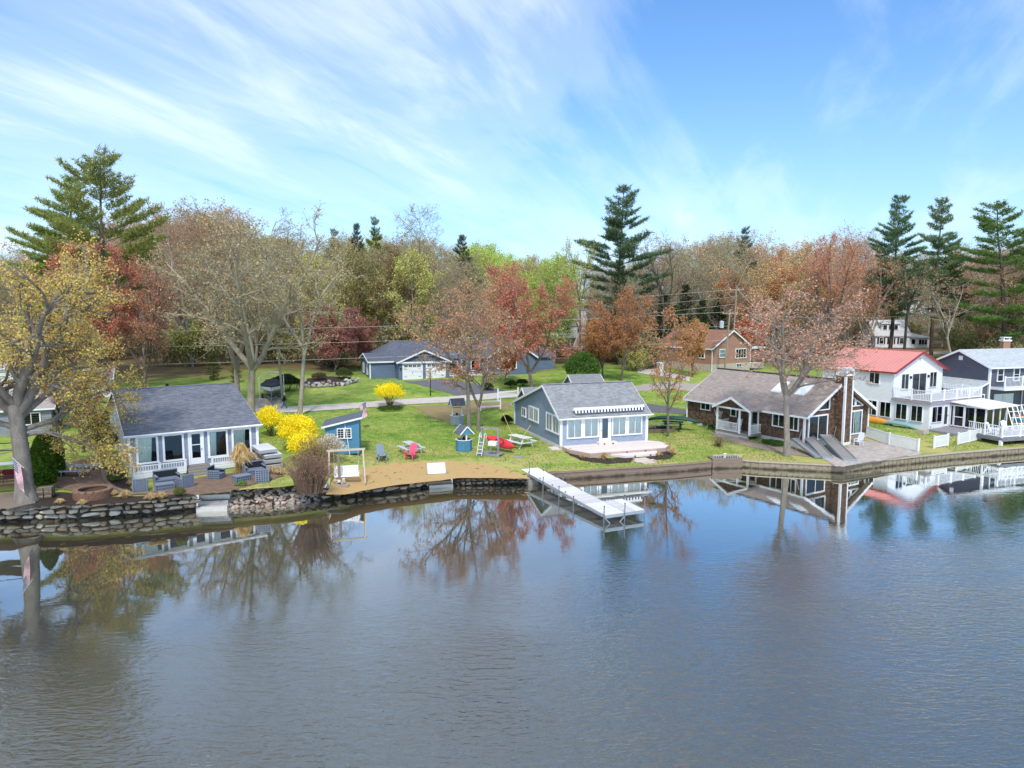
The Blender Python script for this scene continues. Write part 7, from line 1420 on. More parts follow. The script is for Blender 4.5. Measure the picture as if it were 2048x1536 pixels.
# wishing wells
def well(label, loc, rz, side, roofm, trim, n, rad, hh, rw, rl, ph, rise, posts_y=True):
    t = thing('wishing_well', label, 'wishing well', loc, rz, 'decorative wishing wells')
    for k in range(n):
        a0, a1 = 2 * math.pi * (k - .5) / n, 2 * math.pi * (k + .5) / n; p0, p1 = Vector((math.cos(a0), math.sin(a0), 0)) * rad, Vector((math.cos(a1), math.sin(a1), 0)) * rad; nb = 4
        for j in range(nb): q0, q1 = p0.lerp(p1, j / nb + .01), p0.lerp(p1, (j + 1) / nb - .01); MB().ext([q0 * .93, q1 * .93, q1, q0], (0, 0, hh)).build('board', side, t)
        MB().ext([p0 * .9, p1 * .9, p1 * 1.06, p0 * 1.06], (0, 0, .05)).build('rim', trim, t, False, (0, 0, hh + .002))
    MB().lathe([(0, hh - .12), (rad * .9, hh - .12)], n).build('soil', mulch, t)
    for x in (-rad * .72, rad * .72): MB().bb(x - .05, x + .05, -.05, .05, .1, ph).build('post', trim, t)
    for sy in (-1, 1): MB().ext([(-rl, sy * rw, ph - .12), (rl, sy * rw, ph - .12), (rl, sy * .0, ph + rise), (-rl, sy * .0, ph + rise)], (0, 0, .06)).build('roof', roofm, t)
    gm_ = side
    for x in (-rl + .06, rl - .06): MB().ext([(x, -rw * .9, ph - .1), (x, rw * .9, ph - .1), (x, 0, ph + rise - .06)], (.03, 0, 0)).build('gable', gm_, t); MB().beam((x + (.1 if x > 0 else -.08), -rw, ph - .1), (x + (.1 if x > 0 else -.08), 0, ph + rise + .02), .04, .09).beam((x + (.1 if x > 0 else -.08), rw, ph - .1), (x + (.1 if x > 0 else -.08), 0, ph + rise + .02), .04, .09).build('rake_board', trim, t)
    MB().tube([(-rad * .72, 0, ph * .82), (rad * .72, 0, ph * .82)], .03, 6).build('axle', blackm, t); MB().lathe([(.08, 0), (.12, .22), (.1, .22), (.07, .03)], 8, (0, 0, hh + .03)).build('bucket', blackm, t); return t
slt = course_mat('well_roof_shingles', '#4f535b', '#6f747d', .2, .1, 'x', 1.4, .5)
well('blue octagonal wishing well with grey roof standing on the lawn by the swim ladder', P3(928, 901), R(-62), blu, slt, white, 8, .68, .92, .62, .66, 1.55, .52)
well('small pale grey wishing well on white posts by the maple trunks', P3(914, 848), R(24), mat('pale_grey_boards', '#a9b0ba', .65, .1, 2), slt, white, 6, .66, .85, .55, .72, 2.0, .5)
# swim-ladder stand, red kayak
p = Vector(P3(980, 909)); t = thing('kayak_rack', 'grey wooden upright frame on a boarded base beside the red kayak', 'rack', p, R(-25)); gwd = mat('grey_weathered_timber', '#8f9094', .85, .2, 3, .2, 25)
for x in (-.75, .75): MB().bb(x - .06, x + .06, -.06, .06, .0, 2.1 if x > 0 else 2.1).build('post', gwd, t)
MB().bb(-.82, .82, -.07, .07, 2.1, 2.2).build('crossbar', gwd, t); MB().bb(-.68, .68, -.04, .04, .95, 1.07).build('crossbar', gwd, t)
for y in (-.55, .55): MB().bb(-1., 1.1, y - .06, y + .06, 0, .1).build('base_beam', gwd, t)
for k in range(6): MB().bb(-.95 + .34 * k, -.95 + .34 * k + .28, -.55, .55, .102, .13).build('base_plank', gwd, t)
t = thing('swim_ladder', 'white swim ladder with hooped handles leaning on the grey frame', 'ladder', p + Vector((-.65, -.5, .1)), R(-25))
for x in (-.22, .22): MB().tube([(x, -.45, 0), (x, 0, 1.25), (x, .06, 1.6), (x, .22, 1.72), (x, .36, 1.6), (x, .38, 1.25)], .025, 6).build('rail', wtube, t)
for k in range(4): f = .15 + .22 * k; MB().box((0, -.45 + .45 * f, 1.25 * f), (.44, .1, .03)).build('rung', wtube, t)
MB().box((.95, .1, .98), (.62, .5, .3), R(10)).build('step_box', white, t)
kr = mat('red_plastic', '#cf2f3a', .4, .06, 3, spec=.5)
def hull(name, L, wd, dp, m, open_=False, k=14, n=10):
    """kayak or canoe hull: lens-shaped sections, pointed ends, upturned keel"""
    V = []; F = []
    for i in range(k + 1):
        s = i / k * 2 - 1; w_ = wd / 2 * (1 - abs(s) ** 2.3) ** .8 + .012; d_ = dp * (.55 + .45 * (1 - abs(s) ** 2.5)); lift = .16 * dp / .3 * abs(s) ** 3
        for j in range(n):
            a = 2 * math.pi * j / n; c, si = math.cos(a), math.sin(a)
            V.append((s * L / 2, w_ * c, lift + (d_ * .62 * si if si < 0 else (dp * .38 if not open_ else .06) * si)))
    F = [(i * n + j, i * n + (j + 1) % n, (i + 1) * n + (j + 1) % n, (i + 1) * n + j) for i in range(k) for j in range(n)] + [tuple(range(n))[::-1], tuple(k * n + j for j in range(n))]
    mb = MB(); mb.add(V, F); return mb.mesh(name, m, True)
t = thing('kayak', 'red kayak lying on its side behind the grey frame', 'kayak', p + Vector((.85, 1.2, .75)), 0); o = inst('hull', hull('hull', 3.0, .78, .42, kr), t); o.rotation_euler = (R(62), R(12), R(-35)); o2 = MB().lathe([(.30, 0), (.33, .03), (.3, .05), (.27, .02)], 12).build('cockpit_rim', blackm, t, False, (-.1, -.18, .12)); o2.rotation_euler = (R(62), 0, R(-35)); o2.scale = (1.5, .8, 1)
MB().bb(-.9, -.78, -.1, .1, -.72, .0).bb(.75, .87, -.4, -.2, -.72, .0).build('cradle', gwd, t)
tag(MB().bb(-.35, .35, -.22, .22, 0, .05).build('paving_stone', granite, None, False, P3(1035, 915, .01), R(10)), 'flat pale stone lying in the lawn before the white picnic table', 'stone')
tag(inst('stone', ROCKS[3], None, P3(961, 874, .05), 0, (.4, .3, .25)), 'small pale stone in the grass left of the swim ladder', 'stone').color = lin('#d8d4c8')
# white rail fences near the road
def rail_fence(label, a, b, n, h_=1.25):
    a, b = Vector(a), Vector(b); t = thing('rail_fence', label, 'fence', a, 0, 'white rail fences'); d = b - a
    for k in range(n + 1): q = d * k / n; q.z = g(a.x + q.x, a.y + q.y) - a.z; MB().bb(q.x - .07, q.x + .07, q.y - .07, q.y + .07, -.1, h_ + .1).bb(q.x - .09, q.x + .09, q.y - .09, q.y + .09, h_ + .102, h_ + .15).build('post', white, t)
    for k in range(n):
        for z in (.42, .98): e, f = d * k / n, d * (k + 1) / n; MB().beam((e.x, e.y, z), (f.x, f.y, z), .045, .13).build('rail', white, t)
rail_fence('white two-rail fence right of the maple trunks', P3(961, 822), P3(1001, 818), 1); rail_fence('white two-rail fence behind, reaching the grey cottage corner', P3(996, 801), P3(1036, 796), 1)
# gangway board at the top of the beach steps
q = G(873, 947); t = thing('gangway_board', 'white framed board lying tilted at the top of the beach steps', 'board', q, R(12)); MB().ext([(-.6, -.25, .05), (.6, -.25, .05), (.6, .35, .68), (-.6, .35, .68)], (0, -.03, .02)).build('panel', white, t)
fm = MB()
for a, b in (((-.63, -.25, .05), (-.63, .37, .7)), ((.63, -.25, .05), (.63, .37, .7)), ((-.65, .37, .7), (.65, .37, .7)), ((-.65, -.25, .05), (.65, -.25, .05))): fm.beam(a, b, .05, .05)
fm.build('frame', alu, t); MB().bb(-.55, -.5, .3, .36, 0, .62).bb(.5, .55, .3, .36, 0, .62).build('prop', alu, t)
# planting bed and canoe right of the grey cottage
t = thing('raised_bed', 'low timber-edged planting bed at the right corner of the grey cottage', 'planting bed', P3(1312, 862), R(12))
for x0, x1, y0, y1 in ((-1.5, 1.5, -.9, -.75), (-1.5, 1.5, .75, .9), (-1.5, -1.35, -.748, .748), (1.35, 1.5, -.748, .748)):
    for k in range(2): MB().bb(x0 + .01 * k, x1 - .01 * k, y0, y1, .16 * k, .16 * k + .15).build('timber', mat('grey_brown_timber', '#7d6c5c', .9, .25, 3, .2, 25), t)
MB().bb(-1.34, 1.34, -.74, .74, 0, .2).build('soil', mulch, t)
gt = mat('dark_green_paint', '#1f4a3c', .6, .12, 3)
t = picnic('dark green picnic table under the upturned canoe', P3(1345, 860), R(-22), gt, 1.1); p = t.location
t = thing('canoe', 'dark green canoe turned over on a table right of the grey cottage', 'canoe', p + Vector((.1, .1, 1.05)), R(-22)); o = inst('hull', hull('hull', 4.9, .92, .5, gt, True), t); o.rotation_euler = (math.pi, 0, 0)
MB().tube([(-2.4, 0, -.12), (-1.4, .3, .03), (0, .46, .03), (1.4, .3, .03), (2.4, 0, -.12)], .025, 5).tube([(-2.4, 0, -.12), (-1.4, -.3, .03), (0, -.46, .03), (1.4, -.3, .03), (2.4, 0, -.12)], .025, 5).build('gunwale', gt, t)
t = thing('garden_bench', 'pale green plank bench beside the upturned canoe', 'bench', P3(1325, 860), R(-22)); MB().bb(-.9, .9, -.15, .15, .44, .49).build('seat', mat('pale_green_paint', '#a8bfa9', .7, .1, 3), t)
for x in (-.7, .7): MB().bb(x - .04, x + .04, -.14, .14, 0, .438).build('leg', mat('pale_green_paint', ''), t)
# porch chair of the brown cottage
t = thing('porch_chair', 'white slatted rocking chair on the porch of the brown cottage', 'rocking chair', (24.76 - .9 * math.cos(R(31)) - 6.4 * math.sin(R(31)), 57.12 - .9 * math.sin(R(31)) + 6.4 * math.cos(R(31)), 1.3), R(31 - 90))
for x in (-.26, .26): MB().tube([(x, -.45, .08), (x, 0, .02), (x, .5, .1)], .022, 5).build('rocker', white, t); MB().tube([(x, -.28, .05), (x, -.28, .62), (x, .25, .64)], .022, 5).build('arm', white, t); MB().tube([(x, .25, .05), (x, .28, .45), (x, .45, 1.15)], .022, 5).build('back_post', white, t)
MB().bb(-.26, .26, -.3, .26, .4, .43).build('seat', white, t)
for k in range(5): MB().beam((-.2 + .1 * k, .28, .5), (-.2 + .1 * k, .44, 1.12), .06, .02).build('slat', white, t)
# aluminium dock sections leaning on the brown cottage patio
gal = mat('blue_grey_metal', '#98a4ae', .45, .1, 4, metal=.3)
def ramp(label, a, b, wd, za, zb):
    a, b = G(*a), G(*b); d = b - a; d.z = 0; L = d.length; t = thing('dock_ramp', label, 'dock section', a + Vector((0, 0, za)), math.atan2(d.y, d.x), 'dock sections leaning on the patio'); el = (b.z + zb) - (a.z + za)
    for y in (-wd / 2, wd / 2): MB().beam((0, y, .08), (L, y, el + .08), .06, .17).build('side_rail', gal, t)
    MB().ext([(.02, -wd / 2 + .035, .05), (L - .02, -wd / 2 + .035, el + .05), (L - .02, wd / 2 - .035, el + .05), (.02, wd / 2 - .035, .05)], (0, 0, .03)).build('panel', mat('brownish_grey_panel', '#8f8983', .7, .12, 3), t)
    for f in (0.004, .996): MB().beam((L * f, -wd / 2, el * f + .08), (L * f, wd / 2, el * f + .08), .06, .15).build('end_rail', gal, t)
ramp('long blue-grey dock section leaning by the maple, middle of three', (1612, 893), (1655, 918), .85, .95, .05); ramp('wide blue-grey dock section at the patio, right of three', (1650, 893), (1700, 923), 1.0, .9, .05); ramp('narrow blue-grey dock section lying left of the others by the maple', (1588, 897), (1636, 917), .5, .75, .05)
for k, (u, v, du, hh) in enumerate(((1598, 890, -6, 2.0), (1622, 893, 8, 2.2), (1662, 897, 8, 1.9), (1590, 905, 10, 1.9))): p = Vector(P3(u, v)); t = thing('loose_metal_pole', ('first', 'second', 'third', 'fourth')[k] + ' from the left of the slanting metal dock legs among the leaning sections', 'pole', p, 0, 'loose dock legs'); MB().tube([(0, 0, 0), (du * .05, .1, hh)], .025, 6).build('tube', mat('galvanised_post', ''), t)
t = thing('lawn_chair', 'white plastic lawn chair on the stone patio beside the picket fence', 'chair', P3(1717, 892), R(-55)); wp = mat('white_plastic', '#dfe3e4', .4, .04, 3)
for x in (-.26, .26):
    for y in (-.26, .26): MB().beam((x, y * 1.15, 0), (x * .95, y, .6 if y < 0 else .42), .05, .05).build('leg', wp, t)
    MB().bb(x - .04, x + .04, -.3, .28, .6, .635).build('armrest', wp, t)
MB().bb(-.25, .25, -.28, .26, .4, .43).build('seat', wp, t); MB().ext([(-.25, .26, .43), (.25, .26, .43), (.22, .46, 1.15), (-.22, .46, 1.15)], (0, -.03, .01)).build('backrest', wp, t)
# white picket fences on the shore right of the patio
def picket(label, pts, h_=.95, group='white picket fences by the water', nb=15, lift=0.):
    a = G(*pts[0]); t = thing('picket_fence', label, 'fence', a, 0, group)
    for k, (p, q) in enumerate(zip(pts, pts[1:])):
        p, q = G(*p) - a, G(*q) - a; railing(lambda n, mb, m: mb.build(n, m, t), p + Vector((0, 0, lift)), q + Vector((0, 0, lift)), h_, nb, whitev, post=True if k == len(pts) - 2 else 1, bal=.05, name='picket')
picket('white picket fence in two long bays between the stone patio and the lawn', [(1727, 873), (1778, 891), (1836, 904)], 1.02, nb=24); picket('short single bay of white picket fence standing alone on the shore lawn', [(1868, 897), (1895, 892)], 1.0, nb=14); picket('white picket fence bays reaching the raised lakeside deck', [(1916, 890), (1938, 885), (1960, 880)], 1.0, nb=13)
# raised lakeside deck with railing, at the right edge
b = Vector((42.6, 58.55, 1.15)); c = Vector((51.0, 61.0, 1.15)); t = thing('lakeside_deck', 'raised grey deck with white railing at the right edge above the seawall', 'deck', (b.x, b.y, .9)); d = (c - b).normalized(); e = Vector((-d.y, d.x, 0)); L = 8.5; O = Vector((0, 0, .3))
fl = MB(); fl.ext([O, O + d * L, O + d * L + e * 3.6, O + e * 3.6], (0, 0, .12)); fl.build('floor', mat('grey_deck', ''), t); fs = MB().beam(O - e * .03 + Vector((0, 0, -.05)), O + d * L - e * .03 + Vector((0, 0, -.05)), .05, .28).beam(O - d * .03 + Vector((0, 0, -.05)), O + e * 3.6 - d * .03 + Vector((0, 0, -.05)), .05, .28); fs.build('fascia', mat('grey_fascia', '#77787c', .8, .15, 3), t)
P_ = lambda n, mb, m: mb.build(n, m, t); Of = O + Vector((0, 0, .122))
for k in range(4): railing(P_, Of + d * (2.1 * k + .06) + e * .06, Of + d * (2.1 * (k + 1) + .06) + e * .06, 1.0, 16, whitev, post=1)
for k in range(2): railing(P_, Of + e * (1.6 * k + .06) + d * .06, Of + e * (1.6 * (k + 1) + .06) + d * .06, 1.0, 9, whitev, post=1 if k else False)
for f in (0.05, 3., 6.): MB().box(O + d * f + e * .1 + Vector((0, 0, -.55)), (.22, .22, .9), math.atan2(d.y, d.x)).build('support_post', whitev if f < 1 else mat('grey_fascia', ''), t)
DK = Vector((b.x, b.y, .9)) + Of
t = adirondack('white Adirondack chair on the raised lakeside deck, left one', DK + d * 1.0 + e * 1.7, math.atan2(d.y, d.x) + .4, whitev); adirondack('white Adirondack chair on the raised lakeside deck, right one', DK + d * 3.0 + e * 2.0, math.atan2(d.y, d.x) - .3, whitev)
q = DK + d * 4.6 + e * 2.6; t = thing('folded_dock_frame', 'white lattice dock frames propped slanting at the right edge', 'dock frame', q, math.atan2(d.y, d.x)); f = MB()
for k in range(6): f.beam((-.9 + .6 * k, -.8, .2), (.1 + .6 * k, .8, 2.2), .06, .05)
for k in range(5): f.beam((-.9 + .25 * k, -.8 + .4 * k, .2 + .5 * k), (2.2 + .25 * k, -.8 + .4 * k, .2 + .5 * k), .06, .05)
f.build('frame', whitev, t); MB().tube([(-.5, .6, 0), (.0, .7, 2.)], .03, 6).tube([(2., .6, 0), (2.4, .7, 2.)], .03, 6).build('prop', alu, t)
for u, v, m, lab, cat in ((2020, 852, mat('turquoise_plastic', '#3d9fb5', .5, .1, 3), 'turquoise kayak end beside the dark slate house', 'kayak'), (2031, 849, mat('orange_plastic', '#d9843c', .5, .1, 3), 'orange kayak end beside the dark slate house', 'kayak')):
    p = Vector(P3(u, v, .75)); t = thing('kayak', lab, cat, p, R(100)); o = inst('hull', hull('hull', 2.6, .7, .36, m), t); o.rotation_euler = (R(50), 0, 0); MB().bb(-.6, -.5, -.2, .2, -.75, -.1).bb(.5, .6, -.2, .2, -.75, -.1).build('cradle', gwd, t)
# long kayaks stored along the white house
c28, s28 = math.cos(R(28)), math.sin(R(28))
for y, m, lab, cat, L in ((5.4, mat('orange_yellow_plastic', '#d9932f', .45, .08, 3), 'orange kayak lying on the grass along the white house wall', 'kayak', 4.2), (2.4, mat('pale_teal_plastic', '#7fa7a2', .5, .08, 3), 'pale teal canoe lying on the grass along the white house wall', 'canoe', 3.6)):
    x = -.75; t = thing(cat, lab, cat, (40.1 + x * c28 - y * s28, 64.94 + x * s28 + y * c28, 1.15), R(28 + 90)); o = inst('hull', hull('hull', L, .8, .5, m, cat == 'canoe'), t); o.rotation_euler = (R(100 if cat == 'kayak' else 180), 0, 0)
    MB().bb(-1., -.9, -.3, .3, -.32, -.12).bb(.9, 1., -.3, .3, -.32, -.12).build('cradle', gwd, t)
t = thing('stone_block', 'square pale concrete block at the corner of the white house', 'block', P3(1846, 868), R(28)); MB().bb(-.4, .4, -.3, .3, 0, .42).build('block', conc_f, t)
# lamp post at the driveway
t = thing('standing_post', 'slim black lamp post on the lawn beside the garage driveway', 'lamp post', P3(861, 791)); MB().tube([(0, 0, 0), (0, 0, 2.9)], .05, 8).build('post', blackm, t); MB().lathe([(.1, 0), (.08, .1), (.05, .25)], 8).build('base', blackm, t)
MB().lathe([(.08, 2.9), (.17, 3.25), (.2, 3.3), (.03, 3.5), (0, 3.55)], 6).build('lantern', mat('lantern_glass', '#b8b49c', .3, .1, 3), t); MB().tube([(-.25, 0, 2.6), (.25, 0, 2.6)], .02, 5).build('ladder_bar', blackm, t)
# walking person on the road
p = Vector(P3(569, 819)); t = thing('person', 'person in a pale knit cap, black jacket and blue jeans walking along the road', 'person', p, R(-80))
me = bpy.data.meshes.new('body'); J = [((0, 0, .95), .15), ((0, 0, 1.2), .165), ((0, .02, 1.40), .17), ((0, .03, 1.50), .075), ((0, .05, 1.62), .095), ((0, .05, 1.72), .085), ((-.20, .02, 1.40), .075), ((-.24, .12, 1.14), .06), ((-.22, .26, .95), .045), ((.20, .02, 1.40), .075), ((.24, -.12, 1.14), .06), ((.22, -.14, .90), .045),
    ((-.10, 0, .88), .11), ((-.10, -.10, .50), .08), ((-.10, -.36, .10), .055), ((-.10, -.26, .04), .05), ((.10, 0, .88), .11), ((.10, .16, .50), .08), ((.10, .30, .07), .055), ((.10, .44, .05), .05)]
ED = [(0, 1), (1, 2), (2, 3), (3, 4), (4, 5), (2, 6), (6, 7), (7, 8), (2, 9), (9, 10), (10, 11), (0, 12), (12, 13), (13, 14), (14, 15), (0, 16), (16, 17), (17, 18), (18, 19)]
me.from_pydata([j[0] for j in J], ED, []); ob = inst('body', me, t); md = ob.modifiers.new('skin', 'SKIN'); sv_ = me.skin_vertices[0].data
for k, (q, r) in enumerate(J): sv_[k].radius = (r, r); sv_[k].use_root = (k == 0)
ob.modifiers.new('sub', 'SUBSURF').levels = 2; ob.modifiers['sub'].render_levels = 2
bm_ = bpy.data.materials.new('walker_clothes'); bm_.use_nodes = True; n_ = NT(bm_.node_tree); n_.n.clear(); ou = n_.new('ShaderNodeOutputMaterial'); bs = n_.new('ShaderNodeBsdfPrincipled', Roughness=.85); sz = n_.new('ShaderNodeSeparateXYZ', Vector=n_.new('ShaderNodeTexCoord').outputs['Object'])
n_.set(bs, 'Base Color', n_.ramp(n_.math('DIVIDE', sz.outputs[2], 2.), [(0, lin('#d0ccc4')), (.05, lin('#53647e')), (.44, lin('#1b1c20')), (.745, lin('#b98d74'))], 'CONSTANT')); n_.l.new(bs.outputs[0], ou.inputs[0]); me.materials.append(bm_)
MB().lathe([(.105, 1.64), (.118, 1.72), (.10, 1.80), (.05, 1.85), (0, 1.87)], 10, (0, .05, 0)).build('knit_cap', mat('pale_yellow_knit', '#cfd09a', .9, .1, 8), t, True)
# covered boat on its trailer
p = Vector(P3(541, 800)); t = thing('motorboat', 'white motorboat under a dark navy cover on a trailer beside the road', 'boat', p + Vector((0, .6, 0)), R(-72)); V = []; k = 12
for i in range(k + 1):
    s = i / k; w_ = 1.2 * (1 - max(0, s - .35) ** 2.2 * 3.1) if s > .35 else 1.2; w_ = max(.03, w_); kz = .62 + .45 * max(0, s - .55) ** 2 * 3; x = -2.6 + 5.4 * s
    V += [(x, -w_, 1.62 + .15 * s), (x, -w_ * .98, 1.25), (x, -w_ * .72, .95 + .25 * s * s), (x, 0, kz), (x, w_ * .72, .95 + .25 * s * s), (x, w_ * .98, 1.25), (x, w_, 1.62 + .15 * s)]
F = [(i * 7 + j, (i + 1) * 7 + j, (i + 1) * 7 + j + 1, i * 7 + j + 1) for i in range(k) for j in range(6)] + [tuple(range(7)), tuple(k * 7 + j for j in range(7))[::-1]]
mb = MB(); mb.add(V, F); mb.m = [1 if (f[2] % 7) in (2, 3, 4) or (f[0] % 7) in (1, 2, 3, 4) else 0 for f in mb.f]; mb.build('hull', [mat('white_gelcoat', '#dedfe0', .3, .05, 3), mat('grey_bottom_paint', '#8d8a88', .6, .15, 3)], t, True)
V = []
for i in range(k + 1):
    s = i / k; w_ = max(.04, 1.2 * (1 - max(0, s - .35) ** 2.2 * 3.1) if s > .35 else 1.2) + .02; x = -2.63 + 5.46 * s; hz = 1.66 + .15 * s; tp = .55 * math.exp(-((s - .42) / .22) ** 2) + .18 * (1 - s)
    V += [(x, -w_, hz - .14), (x, -w_, hz), (x, -w_ * .5, hz + tp * .85), (x, 0, hz + tp), (x, w_ * .5, hz + tp * .85), (x, w_, hz), (x, w_, hz - .14)]
mb = MB(); mb.add(V, F); mb.build('cover', mat('navy_boat_cover', '#2b303d', .85, .2, 3), t, True)
tf = MB()
for y in (-.5, .5): tf.beam((-2.2, y, .5), (1.2, y, .5), .09, .1); tf.beam((1.2, y, .5), (3.3, 0, .5), .09, .1)
tf.beam((3.2, 0, .5), (3.9, 0, .52), .1, .1); tf.beam((-.6, -1.05, .42), (-.6, 1.05, .42), .08, .08); tf.beam((2.9, 0, .5), (2.9, 0, 1.2), .08, .08); t2 = thing('boat_trailer', 'grey steel boat trailer under the covered motorboat', 'trailer', t.location, R(-72)); tf.build('frame', mat('galvanised_post', ''), t2)
for y in (-1.08, 1.08):
    w_ = MB().lathe([(0, -.09), (.2, -.09), (.3, -.1), (.33, -.05), (.33, .05), (.3, .1), (.2, .09), (0, .09)], 14).build('wheel', blackm, t2, False, (-.6, y, .33)); w_.rotation_euler = (math.pi / 2, 0, 0)
MB().tube([(3.6, 0, 0), (3.6, 0, .5)], .04, 6).build('jack', mat('galvanised_post', ''), t2)
t = thing('boat_shelter_frame', 'thin white tubular frame arching over the covered boat', 'frame', t2.location, R(-72))
for x in (-1.9, 1.4): MB().tube([(x, -1.3, 0), (x, -1.3, 2.7), (x, -.6, 3.0), (x, .6, 3.0), (x, 1.3, 2.7), (x, 1.3, 0)], .03, 6).build('hoop', wtube, t)
# rockery wall of rounded boulders at the lawn edge
t = thing('boulder_edging', 'row of pale rounded boulders retaining the rock garden beside the lawn', 'rock wall')
rp = [G(*q) for q in ((600, 773), (630, 775), (660, 774), (690, 771), (712, 765))]
for a, b in zip(rp, rp[1:]):
    L = (b - a).length; d_ = 0
    while d_ < L: s_ = random.uniform(.5, 1.0); q = a.lerp(b, d_ / L); stone(t, (q.x, q.y + random.uniform(-.2, .3), g(q.x, q.y) + s_ * .25), (s_, s_ * .8, s_ * .75), random.uniform(0, 6), ['#b3aca4', '#c2bcb4', '#9d968e', '#a89c90'], .3); stone(t, (q.x + .2, q.y + random.uniform(.6, 1.4), g(q.x, q.y) + s_ * .6), (s_ * .8, s_ * .7, s_ * .6), random.uniform(0, 6), ['#b3aca4', '#c2bcb4', '#9d968e'], .3); d_ += s_ * .9
# bins by the brick house
def bin_(name, label, p, m, s=1.):
    t = thing(name, label, 'bin', p, R(20)); t.scale = (s,) * 3; MB().add([(-.26, -.3, .05), (.26, -.3, .05), (.26, .26, .05), (-.26, .26, .05), (-.32, -.38, 1.0), (.32, -.38, 1.0), (.32, .34, 1.0), (-.32, .34, 1.0)], [(3, 2, 1, 0), (4, 5, 6, 7), (0, 1, 5, 4), (1, 2, 6, 5), (2, 3, 7, 6), (3, 0, 4, 7)]).build('body', m, t); MB().ext([(-.34, -.4, 1.0), (.34, -.4, 1.0), (.34, .36, 1.06), (-.34, .36, 1.06)], (0, 0, .06)).build('lid', m, t); w_ = MB().tube([(-.3, .26, .12), (.3, .26, .12)], .12, 8).build('wheel', blackm, t)
bin_('recycling_bin', 'blue wheeled recycling bin on the gravel before the brick house', P3(1308, 735), mat('blue_bin_plastic', '#2f4f9a', .5, .08, 3), 1.25); bin_('trash_bin', 'white covered bin nearest the blue recycling bin', P3(1320, 742), mat('white_plastic', ''), 1.2); bin_('trash_bin', 'white covered bin at the corner of the brick house', P3(1371, 738), mat('white_plastic', ''), 1.2)
# small roofs behind the grey cottage
simple_house('little grey-roofed shed behind the left corner of the grey cottage', 1.7, 70.0, g(1.7, 70), 19, 2.6, 2.4, g(1.7, 70) + 1.9, g(1.7, 70) + 2.9, mat('grey_cottage_boards', ''), course_mat('shed_shingles', '', '', 1, 1), [], 'shed', 'garden_shed')
t = thing('parked_car', 'dark car half hidden behind the ridge of the grey cottage', 'car', (11.3, 79.5, g(11.3, 79.5)), R(8)); cm = mat('dark_car_paint', '#2f333b', .3, .06, 2, spec=.6); pr = [(-2.2, .35), (2.2, .35), (2.25, .8), (1.4, .95), (.75, 1.5), (-1.0, 1.52), (-1.75, 1.0), (-2.25, .92)]
MB().ext([(x, -.85, z) for x, z in pr], (0, 1.7, 0)).build('body', cm, t); MB().ext([(.68, -.86, 1.42), (1.25, -.86, 1.), (-1.55, -.86, 1.02), (-.95, -.86, 1.43)], (0, 1.72, 0)).build('window', dark_in, t)
for x in (-1.4, 1.4):
    for y in (-.8, .8): w_ = MB().lathe([(0, -.1), (.22, -.1), (.33, -.08), (.33, .08), (.22, .1), (0, .1)], 14).build('wheel', blackm, t, False, (x, y, .33)); w_.rotation_euler = (math.pi / 2, 0, 0)
simple_house('low grey hip-roofed shed peeking over the ridge of the grey cottage', 7.2, 77.5, g(8, 78), 15, 3.4, 3.2, g(8, 78) + 2.1, g(8, 78) + 3.1, mat('grey_cottage_boards', ''), course_mat('shed_shingles', '', '', 1, 1), [], 'shed', 'garden_shed')
# utility poles and wires
pw = mat('utility_pole_wood', '#a08a76', .9, .2, 3, .2, 20, stretch=(1, 1, .2))
def upole(label, p, h_, lean=(0, 0), trans=False, r=.15, arm=True):
    t = thing('utility_pole', label, 'utility pole', p, 0, 'utility poles'); MB().tube([(0, 0, -.3), (lean[0], lean[1], h_)], [r, r * .65], 9).build('pole', pw, t)
    if arm: MB().bb(-1.1 + lean[0], 1.1 + lean[0], -.06, .06, h_ - .7, h_ - .56).build('crossarm', pw, t); [MB().lathe([(.05, 0), (.06, .1), (.03, .16)], 6, (x + lean[0], 0, h_ - .56)).build('insulator', white, t) for x in (-1., 0.3, 1.)]
    if trans: MB().lathe([(0, -.5), (.3, -.5), (.32, .45), (.2, .5), (0, .55)], 10, (-.62, -.1, h_ - 2.2)).build('transformer', mat('pale_grey_tank', '#b9bfc2', .5, .1, 3), t); MB().bb(-.45, -.02, -.08, .04, h_ - 2.2, h_ - 2.08).build('bracket', blackm, t)
    return t
pA = gz(*at_y(1450, 700, 98).xy); upole('nearer leaning utility pole with a grey transformer before the brick house', pA, at_y(1462, 618, 98).z - pA.z, (.55, 0), True)
pB = gz(*at_y(1464, 700, 112).xy); upole('taller farther utility pole behind the brick house gable', pB, at_y(1472, 572, 112).z - pB.z, (.45, 0))
pC = gz(*at_y(1920, 712, 132).xy); upole('brown utility pole between the distant white house and the dark house', pC, at_y(1928, 612, 132).z - pC.z, (.7, 0))
wm_ = mat('pale_cable', '#b9b9b2', .6, 0)
def wire(label, a, b, sag, r=.022):
    a, b = Vector(a), Vector(b); pts = [a.lerp(b, k / 24) - Vector((0, 0, sag * 4 * (k / 24) * (1 - k / 24))) for k in range(25)]; tag(MB().tube(pts, r, 4).build('power_line', wm_), label, 'cable', 'overhead cables')
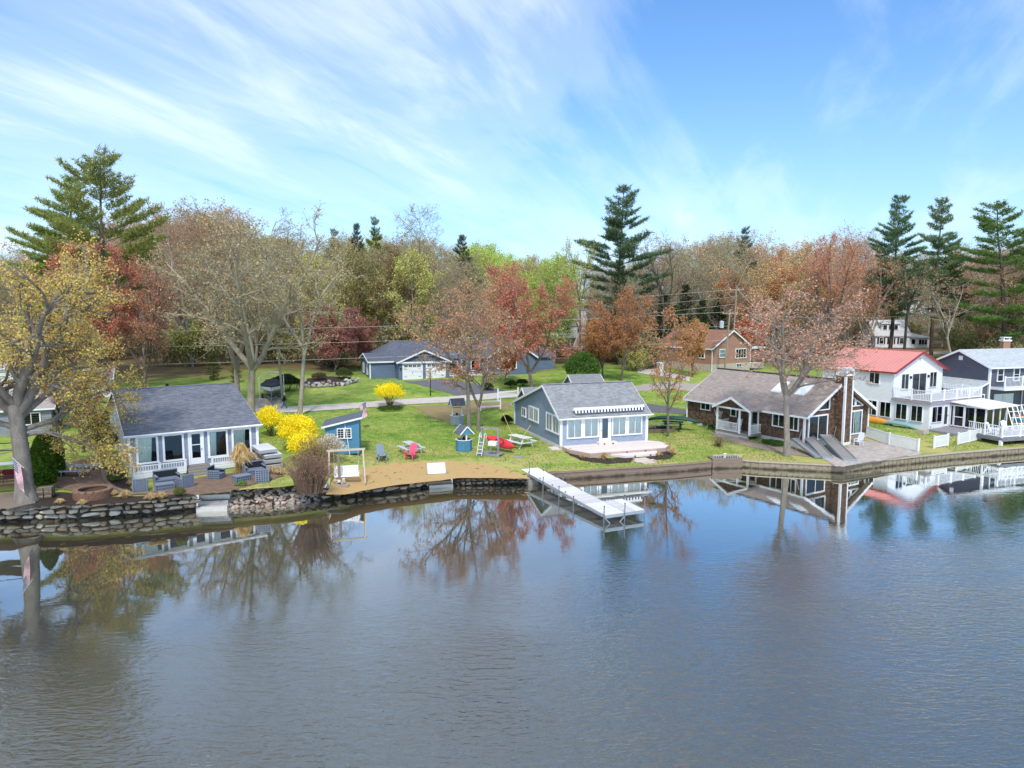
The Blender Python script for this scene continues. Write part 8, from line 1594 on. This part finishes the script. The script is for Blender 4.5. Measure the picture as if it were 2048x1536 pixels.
topA = pA + Vector((.5, 0, at_y(1462, 618, 98).z - pA.z)); topB = pB + Vector((.45, 0, at_y(1472, 572, 112).z - pB.z)); topC = pC + Vector((.7, 0, at_y(1928, 612, 132).z - pC.z))
for k, (va, vb, zz_) in enumerate(((668, 678, .4), (700, 703, 2.4), (738, 732, 4.4))): wire(('topmost', 'middle', 'lowest')[k] + ' of the overhead cables running left past the slate-blue house', topA - Vector((0, 0, zz_)), at_y(-220, va, 82), .7)
for k in range(3): wire(('upper', 'middle', 'lower')[k] + ' cable from the tall pole across the woods to the left', topB - Vector((0, 0, .5 + 1.2 * k)), at_y(700, 610 + 26 * k, 122), .8)
wire('cable from the transformer pole towards the brown utility pole on the right', topA - Vector((0, 0, .5)), topC - Vector((0, 0, .6)), 1.2); wire('slanting service cable from the tall pole down to the right', topB - Vector((0, 0, .4)), at_y(1560, 660, 108), .3); wire('cable running off to the right from the brown utility pole', topC - Vector((0, 0, .6)), at_y(2300, 600, 135), 1.)
t = thing('chimney', 'white-capped brick chimney rising behind the roof of the dark house', 'chimney', (63.5, 88, 3.0)); MB().bb(-.45, .45, -.35, .35, 0, 5.4).build('stack', brick, t); MB().bb(-.55, .55, -.45, .45, 5.402, 5.6).bb(-.5, .5, -.4, .4, 5.85, 5.95).bb(-.4, -.3, -.3, .3, 5.6, 5.85).bb(.3, .4, -.3, .3, 5.6, 5.85).build('cap', white, t)

# labels shared by a few look-alikes: tell them apart by their order from left to right
from collections import defaultdict
same = defaultdict(list)
for o in sc.objects:
    if o.parent is None and 'label' in o: same[o['label']].append(o)
ordinal = ['leftmost', 'second', 'third', 'fourth', 'fifth', 'sixth', 'seventh', 'eighth', 'ninth', 'tenth', 'eleventh', 'twelfth']
for lab, os_ in same.items():
    n = len(os_)
    if n < 2 or n > 12 or len(lab.split()) > 15: continue
    os_.sort(key=lambda o: o.location.x / max(1, o.location.y))
    for k, o in enumerate(os_): o['label'] = (('left' if k == 0 else 'right') if n == 2 else 'rightmost' if k == n - 1 else ordinal[k]) + ' ' + lab
